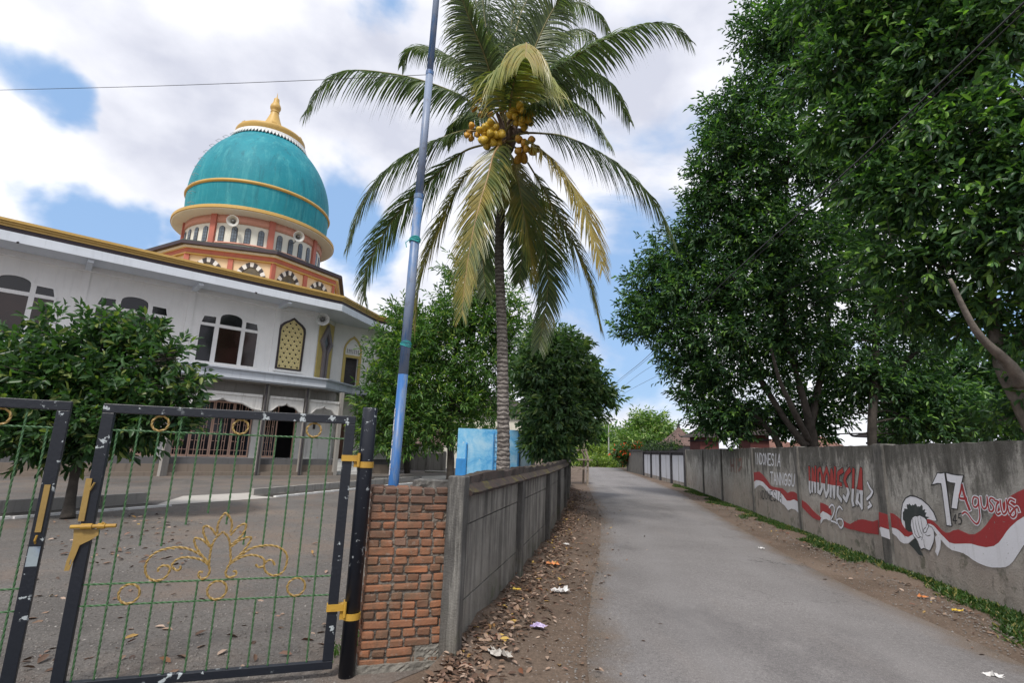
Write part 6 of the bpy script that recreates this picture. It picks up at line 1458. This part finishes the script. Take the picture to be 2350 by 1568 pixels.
# ---- pavilions with tiled pagoda roofs behind the wall
def tile_mat(name, c):
    m, t, b = new_mat(name); v = coords(t); z = sepxyz(t, v)[2]
    c1 = ramp(t, noise(t, 4, 7, .7, v), [(.3, tuple(x*.5 for x in c)), (.7, tuple(min(1, x*1.4) for x in c))])
    t.links.new(c1, b.inputs['Base Color']); b.inputs['Roughness'].default_value = .9; bump(t, b, noise(t, 15, 6, .7, v), .6, .03); return m
M_tile = tile_mat('weathered brown shingles', (.13,.085,.075)); M_terra = tile_mat('terracotta tiles', (.17,.085,.065)); M_tdk = tile_mat('blackened shingles', (.045,.035,.035))
M_rbody = painted('dark red shrine brick', (.10,.028,.025), (.05,.03,.03), .6, .85, bmp=.5)
def courses(m, hw, z0, z1, n, curve=.75, hd=None):     # stepped shingle courses climbing to a point
    hd = hd or hw
    for i in range(n):
        a, b = i/n, (i+1)/n; f = lambda u: (1-u)**(1/curve)*.93+.07*(1-u)
        w0, w1 = f(a), f(b); za, zb = z0+(z1-z0)*a, z0+(z1-z0)*b
        vs = [(-hw*w0,-hd*w0,za-.03),(hw*w0,-hd*w0,za-.03),(hw*w0,hd*w0,za-.03),(-hw*w0,hd*w0,za-.03),(-hw*(w1+.02),-hd*(w1+.02),zb),(hw*(w1+.02),-hd*(w1+.02),zb),(hw*(w1+.02),hd*(w1+.02),zb),(-hw*(w1+.02),hd*(w1+.02),zb)]
        m.add(vs, [(0,3,2,1),(4,5,6,7),(0,1,5,4),(1,2,6,5),(2,3,7,6),(3,0,4,7)])
def pavilion(px, Y, hw, zb, ze, zt, label, tm, body, horns=True, rz=.17, fin=.6):
    p = at(px, 1040, Y); o = empty('pavilion', (p.x, p.y, 0), rz, label=label, cat='pavilion', group=None)
    MB().box(-hw*.62, hw*.62, -hw*.62, hw*.62, -.02, ze).build('body', body, o)
    MB().box(-hw*.70, hw*.70, -hw*.70, hw*.70, ze-.30, ze-.22).build('cornice', M_dkc, o)
    m = MB(); courses(m, hw, ze, zt, 9, .70); r_ = m.build('roof', tm, o)
    MB().lathe([(.14,zt-.25),(.10,zt-.02),(.12,zt+.08),(.05,zt+.16),(.03,zt+fin*.6),(.0,zt+fin)], 10).build('finial', M_dkc, r_)
    if horns:
        for sx in (-1, 1):
            for sy in (-1, 1):
                c = Vector((sx*hw*.98, sy*hw*.98, ze)); P = [c+Vector((-sx*.35,-sy*.35,.12)), c+Vector((0,0,.02)), c+Vector((sx*.12,sy*.12,.10)), c+Vector((sx*.16,sy*.16,.26))]
                MB().tube(smooth_pts(P, 3), [.07,.06,.06,.05,.05,.045,.04,.03,.02,.01], 5).build('roof_horn', M_dkc, r_)
    return o
pavilion(1559, 45, 1.45, 0, 2.5, 4.2, 'brown shingled pagoda roof with a thin spike over the white panels', M_tile, M_rbody)
pavilion(1617, 38, 1.15, 1, 3.0, 4.1, 'dark red pavilion with concave shingle roof right of the spiked one', M_tdk, M_rbody)
pavilion(1731, 28, .85, 1, 2.85, 3.9, 'small blackened pavilion behind the wall below the leaning branches', M_tdk, M_rbody, fin=.3)
pavilion(2048, 21, .85, 0, 2.65, 3.4, 'blackened shrine roof behind the wall between slender trunk and right edge', M_tdk, M_dkc, fin=.3)
def house(px, Y, w, d_, ze, zr, label, rz, tm=None, wall=None, name='house'):
    p = at(px, 1040, Y); o = empty(name, (p.x, p.y, 0), rz, label=label, cat='house')
    MB().box(-w, w, -d_, d_, -.02, ze).build('wall', wall or M_pale, o)
    m = MB(); n = 10
    for i in range(n):
        a, b = i/n, (i+1)/n; W0, W1 = (w+.5)*(1-a*.62), (w+.5)*(1-b*.62); D0, D1 = (d_+.5)*(1-a*.97), (d_+.5)*(1-b*.97); za, zb = ze+(zr-ze)*a, ze+(zr-ze)*b
        m.add([(-W0,-D0,za-.03),(W0,-D0,za-.03),(W0,D0,za-.03),(-W0,D0,za-.03),(-W1,-D1,zb),(W1,-D1,zb),(W1,D1,zb),(-W1,D1,zb)], [(0,3,2,1),(4,5,6,7),(0,1,5,4),(1,2,6,5),(2,3,7,6),(3,0,4,7)])
    r_ = m.build('roof', tm or M_terra, o); MB().bar((-(w+.5)*.4,0,zr),((w+.5)*.4,0,zr),.18,.14).build('ridge', tm or M_terra, r_); return o
house(1777, 44, 2.4, 2.2, 1.9, 3.2, 'low house with terracotta roof behind the wall, left of the leaning stems', .3)
house(1872, 40, 1.9, 1.8, 2.1, 3.4, 'terracotta hip roof seen between the leaning stems', .3)
# ---- grass along the foot of the right wall
def grass(n, seed, name, label, hmul=1.0, mats=None):
    rng = np.random.default_rng(seed)
    cl = 800; cs = rng.random(cl)**1.15*30-6; cw = .02+rng.random(cl)**1.4*.58*(.6+.5*np.sin(cs*1.3)+.3*np.sin(cs*3.1+1))
    k = rng.integers(0, cl, n); s = cs[k]+rng.normal(size=n)*.085; w = np.abs(cw[k]+rng.normal(size=n)*.05)
    bx = RW0.x+rd_.x*s+rn.x*w; by = RW0.y+rd_.y*s+rn.y*w
    pos = np.stack([bx, by, np.full(n, .0)], 1); d = rng.normal(size=(n,3))*np.array([.8,.8,.2])+np.array([0,0,.75])
    L_ = (.022+.065*rng.random(n)**1.5)*hmul
    return leaf_mesh(name, pos, d, L_, .30, rng, mats, None, False, up_bias=.2)
tag(grass(60000, 3, 'grass', '', 1.0, leaf_mat('verge grass', (.018,.045,.012), (.050,.10,.024), (.22,.20,.07), .88)), 'low green grass and weeds growing along the foot of the mural wall', 'grass', kind='stuff')
# ------------------------------------------------------------------ blue tank house, yard wall, houses behind
def lime():
    m, t, b = new_mat('pale blue limewash'); v = coords(t)
    c = ramp(t, noise(t, 1.5, 9, .72, v, .5), [(.36, (.06,.31,.62)), (.48, (.17,.45,.70)), (.62, (.34,.57,.74))])
    c = mixc(t, ramp(t, noise(t, 1.0, 8, .7, coords(t, (5,5,.5))), [(.54, 0), (.70, .6)]), c, (.10,.33,.58)); c = mixc(t, ramp(t, noise(t, 7, 7, .7, v), [(.60, 0), (.66, .6)]), c, (.50,.58,.62))
    t.links.new(c, b.inputs['Base Color']); b.inputs['Roughness'].default_value = .85; bump(t, b, noise(t, 12, 7, .7, v), .4, .02); return m
M_blue = lime()
M_bluel = painted('light blue side wall', (.36,.50,.60), (.2,.25,.3), .4, .8); M_bled = simple('deep blue gloss', (.03,.22,.52), .5, .2, 4)
TY = 19.0
tl, trr = at(1046,1090,TY), at(1186,1090,TY); z1 = at(1050,983,TY).z
tk = empty('tank_house', (tl.x, TY, 0), 0, label='pale blue square concrete water tank with iron ladder behind the palm', cat='water tank')
w_ = trr.x-tl.x
MB().box(0, w_, 0, 1.9, -.02, z1).build('tank_body', M_blue, tk)
MB().box(w_+.004, w_+.62, .25, 1.7, -.02, z1-.06).build('side_body', M_bluel, tk)
MB().box(w_+.004, w_+.05, .02, .24, -.02, z1-.05).build('blue_post', M_bled, tk)
MB().box(w_+.50, w_+.64, .2, .245, -.02, z1-.3).build('door_strip', M_conc, tk)
MB().box(-.02, w_*.16, -.012, -.001, -.02, 1.25).build('gloss_stain', M_bled, tk)
MB().tube([(w_*.155,-.06,0),(w_*.155,-.06,1.75),(w_*.155,.05,1.82)], .03, 8).build('pipe', M_bled, tk)
lx = w_*.60; m = MB(); m.bar((lx,-.10,0),(lx,-.10,2.15),.035); m.bar((lx+.42,-.10,0),(lx+.42,-.10,2.15),.035)
for i in range(6): m.bar((lx,-.10,.3+.34*i),(lx+.42,-.10,.3+.34*i),.03)
m.bar((lx,-.10,2.15),(lx,.0,2.25),.03); m.bar((lx+.42,-.10,2.15),(lx+.42,0,2.25),.03); m.build('ladder', M_bled, tk)
p0, p1 = gnd(875,1076), gnd(1034,1076)
yw = empty('yard_wall', (p0.x, p0.y, 0), 0, label='low grey yard wall at the back of the courtyard beyond the flagpole', cat='wall')
W_ = p1.x-p0.x
m = MB(); m.box(0, W_, 0, .2, -.02, 1.2); m.build('wall_body', M_conc, yw)
for i in range(5): MB().box(W_*i/4-.12, W_*i/4+.12, -.06, .26, -.02, 1.3).build('pier', M_conc, yw)
MB().box(-.1, W_+.1, -.07, .27, 1.305, 1.37).build('cap', M_concl, yw)
for k in range(2):
    MB().box(0,0,0,0,0,0)
def slab(px, py, w, d_, z0, h, label):
    p = gnd(px, py); o = MB().box(-w/2, w/2, -d_/2, d_/2, 0, h).build('concrete_slab', M_concl); o.location = (p.x, p.y, z0); md = o.modifiers.new('bevel', 'BEVEL'); md.width = .02
    tag(o, label, 'slab', 'loose concrete slabs in the yard')
slab(996,1078,2.0,.7,.0,.14,'pale concrete slab lying against the yard wall, the farther of two'); slab(1008,1086,1.8,.6,.0,.12,'pale concrete slab left of the blue tank, the nearer of two')
p = at(955,1046,39.0); MB().box(-.9, .9, -.3, .3, 0, .28).box(-.2,.75,-.31,-.301,.05,.22).build('white_sacks', M_white); bpy.data.objects['white_sacks'].location = (p.x, p0.y+.1, 1.371)
tag(bpy.data.objects['white_sacks'], 'whitish stone blocks left lying on top of the yard wall', 'blocks')
house(975, 50, 5.2, 3.5, 1.9, 3.4, 'low house with dark brown tiled roof behind the yard wall', 0.05, M_tile, M_conc)
o = house(1128, 47, 3.6, 3.0, 4.6, 6.2, 'cream coloured house half hidden behind the blue tank and trees', 0.02, M_tdk, M_pale)
MB().box(-3.9,-3.5,-3.3,-3.0,-.02,4.6).build('porch_column', M_pale, o)
# ------------------------------------------------------------------ timber scaffold by the lane
M_wood = simple('bleached grey timber', (.22,.18,.145), .9, .35, 7, .5)
b0 = gnd(1348,1113); sx = .95
sc_ = empty('timber_tower', (b0.x, b0.y, 0), .1, label='rickety grey timber ladder tower on a trestle by the left side of the lane', cat='scaffold')
zt = at(1344,1012,b0.y).z
def stick(a, b, w=.10, name='leg', parent=sc_): return MB().bar(a, b, w, w*.7).build(name, M_wood, parent)
for x, y in ((-1.25,0),(.0,0),(-1.25,.9),(.0,.9)): stick((x,y,0),(x+.02,y,1.22),.10)
MB().box(-1.4,.25,-.1,1.0,1.22,1.28).build('platform', M_wood, sc_)
for x, y, xt in ((-1.2,0,-.42),(.05,0,-.18),(-1.2,.9,-.42),(.05,.9,-.18)): stick((x,y,1.28),(xt,y*.35+.3,zt),.08,'upright')
for z_ in (1.75,2.15,2.6): 
    q = (z_-1.28)/(zt-1.28); MB().bar((-1.2+.78*q-.15,.3*q,z_),(.05-.23*q+.1,.3*q,z_),.07,.05).bar((-1.2+.78*q-.1,.9-.3*q,z_),(.05-.23*q+.1,.9-.3*q,z_),.07,.05).build('rung', M_wood, sc_)
stick((-1.2,-.05,.35),(-.0,-.05,.95),.05,'brace'); stick((-1.2,-.05,.9),(0,-.05,.75),.06,'brace'); stick((-.9,.0,1.28),(-.25,.2,zt-.3),.05,'brace'); stick((0,0,1.3),(-.6,.1,2.1),.05,'brace')
MB().box(-.62,.05,.15,.6,zt,zt+.05).build('top_board', M_wood, sc_)
# ------------------------------------------------------------------ utility poles and wires
M_steel = simple('galvanised grey pole', (.30,.31,.30), .6, .2, 4); M_wire = simple('black cable', (.012,.012,.014), .5)
def upole(px, Y, ztop, label):
    p = at(px, 1050, Y); o = empty('utility_pole', (p.x, p.y, 0), label=label, cat='utility pole', group='utility poles at the bend')
    MB().tube([(0,0,0),(0,0,ztop)], [.10,.06], 10).build('shaft', M_steel, o); MB().bar((-.8,0,ztop-.5),(.8,0,ztop-.5),.10,.10).build('cross_arm', M_steel, o)
    for x in (-.7,0,.7): MB().lathe([(.03,ztop-.45),(.06,ztop-.35),(.03,ztop-.25),(0,ztop-.25)], 8, (x,0)).build('insulator', M_steel, o)
    return p
pa = upole(1397, 66, 6.3, 'grey utility pole with cross arm, the nearer one at the bend'); upole(1413, 80, 5.5, 'grey utility pole seen smaller, right of the nearer one')
def wire(P, r_, label, mat=M_wire, name='cable', group='overhead wires', sag=0.0):
    Q = smooth_pts([at(*p) if not isinstance(p, Vector) else p for p in P], 8)
    o = MB().tube(Q, r_, 5).build(name, mat); tag(o, label, 'cable', group)
E1 = Vector((pa.x-.7, pa.y, 6.0))
wire([(2420,-70,5.0),(2350,5,5.3),(1965,372,8.0),(1667,642,13.5),(1482,822,26),(1402,895,50),E1], .014, 'thick black overhead cable running down in front of the right trees')
wire([(2430,-60,5.1),(2356,20,5.4),(1970,380,8.1),(1672,648,13.6),(1486,824,26),(1404,897,50),E1], .008, 'thin wire twisted close beneath the thick overhead cable')
wire([(2380,400,9),(1760,690,16),(1540,812,30),(1428,893,52),E1+Vector((.7,0,0))], .012, 'upper one of two faint wires over the lane left of the trees')
wire([(2380,520,9),(1800,720,16),(1558,838,30),(1418,915,55),E1+Vector((1.4,0,0))], .012, 'lower one of two faint wires over the lane left of the trees')
wire([(-60,207,7.5),(0,206,7.4),(350,197,6.9),(700,184,6.4),(978,171,6.0)], .004, 'thin line tied to the flagpole and running off to the left')
wire([(1010,-40,6.0),(1045,0,6.3),(1006,107,8.0),(985,170,9.5)], .003, 'thin guy line slanting from the pole top into the palm', name='guy_line')
# ------------------------------------------------------------------ ground litter
def scatter(name, label, cat, n, posf, L0, L1, mat, seed, wid=.45, flat=.25, z=.012, **k):
    rng = np.random.default_rng(seed); P = np.array([posf(rng) for _ in range(n)]); P = np.concatenate([P, (z+rng.random(n)*.02)[:, None]], 1) if P.shape[1] == 2 else P
    a = rng.random(n)*2*PI; d = np.stack([np.cos(a), np.sin(a), rng.normal(size=n)*flat], 1)
    o = leaf_mesh(name, P, d, rng.uniform(L0, L1, n), wid, rng, mat, None, True, up_bias=1.4); tag(o, label, cat, kind='stuff'); return o
M_dead = None
def dead_leaf():
    m, t, b = new_mat('dead leaves'); g = t.nodes.new('ShaderNodeNewGeometry')
    c = ramp(t, g.outputs['Random Per Island'], [(0,(.06,.035,.025)),(.4,(.12,.07,.045)),(.65,(.22,.14,.095)),(.85,(.36,.27,.21)),(.93,(.14,.05,.03)),(1,(.48,.33,.08))])
    t.links.new(c, b.inputs['Base Color']); b.inputs['Roughness'].default_value = .7; return m
M_dead = dead_leaf()
def wallpos(rng):
    while True:
        y = 3.4+rng.random()**1.25*20; c = .55+.35*math.sin(y*1.1)+.2*math.sin(y*2.7+1)
        w = abs(rng.normal())*.20*(1+.9*c)+.05; x = (lw_x(y) if y > 4.27 else -.42-(4.27-y)*.2)+w
        q = min(w/1.15, 1); return (x, y, .10*(1-q)**2+.012+rng.random()*.025)
scatter('leaf_litter', 'brown fallen leaves heaped along the foot of the grey wall', 'leaf litter', 4200, wallpos, .035, .088, M_dead, 1)
def lanepos(rng):
    y = 3.5+rng.random()*16; return (interp(ROADL, y)-.5+rng.random()**2*1.6-.3, y, .02+rng.random()*.01)
scatter('scattered_leaves', 'single dead leaves scattered over the dirt edge of the lane', 'leaf litter', 170, lanepos, .04, .08, M_dead, 2)
def rightpos(rng):
    s = -5+rng.random()**1.3*22; w = .45+abs(rng.normal())*.35; p = RW0+rd_*s+rn*w; return (p.x, p.y, .015+rng.random()*.012)
scatter('verge_leaves', 'dead leaves lying on the dirt beside the grass of the mural wall', 'leaf litter', 420, rightpos, .04, .09, M_dead, 3)
def yardpos(rng):
    if rng.random() < .6: a = gnd(60+rng.random()*380, 1180+rng.random()*120); return (a.x, a.y, .012+rng.random()*.01)
    a = gnd(20+rng.random()*760, 1190+rng.random()*360); return (a.x, a.y, .012)
scatter('courtyard_leaves', 'reddish brown leaves fallen on the gravel under the courtyard tree', 'leaf litter', 230, yardpos, .06, .12, M_dead, 4)
# pebbles
def pebbles(name, label, n, posf, r0_, r1_, seed, mat):
    rng = np.random.default_rng(seed); T = np.array([(1,0,0),(0,1,0),(-1,0,0),(0,-1,0),(0,0,.8),(0,0,-.4)], float); F = np.array([(0,1,4),(1,2,4),(2,3,4),(3,0,4),(1,0,5),(2,1,5),(3,2,5),(0,3,5)])
    P = np.array([posf(rng) for _ in range(n)]); r_ = rng.uniform(r0_, r1_, n); a = rng.random(n)*6.28; jit = rng.uniform(.6, 1.3, (n,6,3))
    V = T[None]*jit*r_[:, None, None]; ca, sa = np.cos(a)[:, None], np.sin(a)[:, None]
    V = np.stack([V[:,:,0]*ca-V[:,:,1]*sa, V[:,:,0]*sa+V[:,:,1]*ca, V[:,:,2]], 2)+P[:, None, :]
    me = bpy.data.meshes.new(name); me.from_pydata(V.reshape(-1,3).tolist(), [], (F[None]+np.arange(n)[:, None, None]*6).reshape(-1,3).tolist()); o = link_mesh(name, me, mat); tag(o, label, 'gravel', kind='stuff')
def peb_mat():
    m, t, b = new_mat('mixed pebbles'); g = t.nodes.new('ShaderNodeNewGeometry'); t.links.new(ramp(t, g.outputs['Random Per Island'], [(0,(.10,.09,.08)),(.6,(.16,.147,.135)),(.92,(.20,.185,.17)),(1,(.27,.255,.24))]), b.inputs['Base Color']); b.inputs['Roughness'].default_value = .85; return m
M_peb = peb_mat()
def ypeb(rng):
    y = 3.2+rng.random()**1.8*10; x = -1.1-rng.random()*(.8+y*.62); return (x, y, .006)
pebbles('gravel', 'loose grey gravel on the courtyard just behind the gate', 9000, ypeb, .004, .013, 5, M_peb)
def rpeb(rng):
    y = 3.0+rng.random()**1.5*14; 
    if rng.random() < .5: return (interp(ROADL, y)-.35+rng.normal()*.28, y, .014)
    p = RW0+rd_*(y-8)+rn*(.5+abs(rng.normal())*.35); return (p.x, p.y, .012)
pebbles('roadside_gravel', 'small stones in the dirt on both sides of the asphalt', 5000, rpeb, .004, .014, 6, M_peb)
# rubbish
def crumple(px, py, s, mat, label, seed, asp=.5, z=.02, name='litter_scrap'):
    p = gnd(px, py); q = (p.x-(lw_x(p.y) if p.y > 4.27 else -.42))/1.15
    if 0 < q < 1 and p.x < 3: p = gnd(px, py, .10*(1-q)**2)
    rr = random.Random(seed); n = 7; vs = []; fs = []
    for j in range(n+1):
        for i in range(n+1):
            ed = 1+.25*rr.uniform(-1,1) if i in (0,n) or j in (0,n) else 1
            vs.append(((i/n-.5)*s*ed, (j/n-.5)*s*asp*ed, s*.10*abs(rr.gauss(0,1))+.004))
    fs = [(j*(n+1)+i, j*(n+1)+i+1, (j+1)*(n+1)+i+1, (j+1)*(n+1)+i) for j in range(n) for i in range(n)]
    m = MB().add(vs, fs); o = m.build(name, mat); o.location = (p.x, p.y, p.z+z); o.rotation_euler = (0,0,rr.uniform(-.6,.6)); md = o.modifiers.new('thick', 'SOLIDIFY'); md.thickness = .002
    tag(o, label, 'litter'); return o
M_pap = simple('dirty white paper', (.62,.61,.60), .7, .2, 12); M_pur = simple('purple foil wrapper', (.22,.10,.42), .35, .5, 20, c2=(.5,.45,.6)); M_org = simple('orange wrapper', (.55,.20,.06), .5, .3, 10); M_ppl = simple('greyish plastic bag', (.42,.40,.37), .5, .3, 14); M_yel2 = simple('yellow wrapper', (.60,.42,.06), .5, .2, 9)
crumple(1286,1364,.20,M_pap,'flat white paper scrap on dirt beside the leaf pile',1,.4); crumple(1237,1448,.11,M_pur,'small purple and white sweet wrapper among dead leaves',2,.8,.03)
crumple(1150,1516,.19,M_ppl,'crumpled grey plastic bag low in the leaf pile',3,.4,.03); crumple(1269,1302,.16,M_org,'orange plastic wrapper halfway up the leaf pile',4,.5,.03); crumple(1748,1264,.10,M_pap,'white scrap lying on the asphalt near the right edge',5,.5,.03)
crumple(1186,1366,.08,M_yel2,'yellow leaf shaped scrap close to the grey wall',6,.5,.05); crumple(1300,1255,.10,M_pap,'little white blue scrap on the leaves farther up the lane',7,.6,.03)
crumple(2280,1560,.12,M_pap,'white paper scrap by the grass at the right edge',8,.5,.02); crumple(2118,1376,.11,M_org,'reddish wrapper on the right verge below the painted fist',9,.4,.02); crumple(2196,1408,.10,M_yel2,'yellow curled leaf on the right verge',10,.4,.02)
crumple(253,1084,.35,simple('red cloth', (.45,.08,.07), .8, .2, 8),'red cloth dropped before the mosque plinth',11,.5,.02,'cloth')
q0 = gnd(228,1092); o = MB().bar((0,0,0),(.62,.1,1.75),.035).build('wooden_stick', M_wood); o.location = (q0.x, q0.y, 0.0); tag(o, 'pale wooden stick leaning against the mosque front', 'stick')
# weeds by the pier
rng = np.random.default_rng(9); n = 500; P = np.stack([-1.25+rng.normal(size=n)*.07+.12, 4.62+rng.normal(size=n)*.12, np.zeros(n)], 1); d = rng.normal(size=(n,3))*.5+np.array([0,0,.9])
tag(leaf_mesh('weeds', P, d, rng.uniform(.03,.10,n), .25, rng, leaf_mat('weed leaves', (.04,.09,.02), (.09,.17,.04)), None, False), 'tuft of small weeds growing behind the black gate post', 'weeds', kind='stuff')
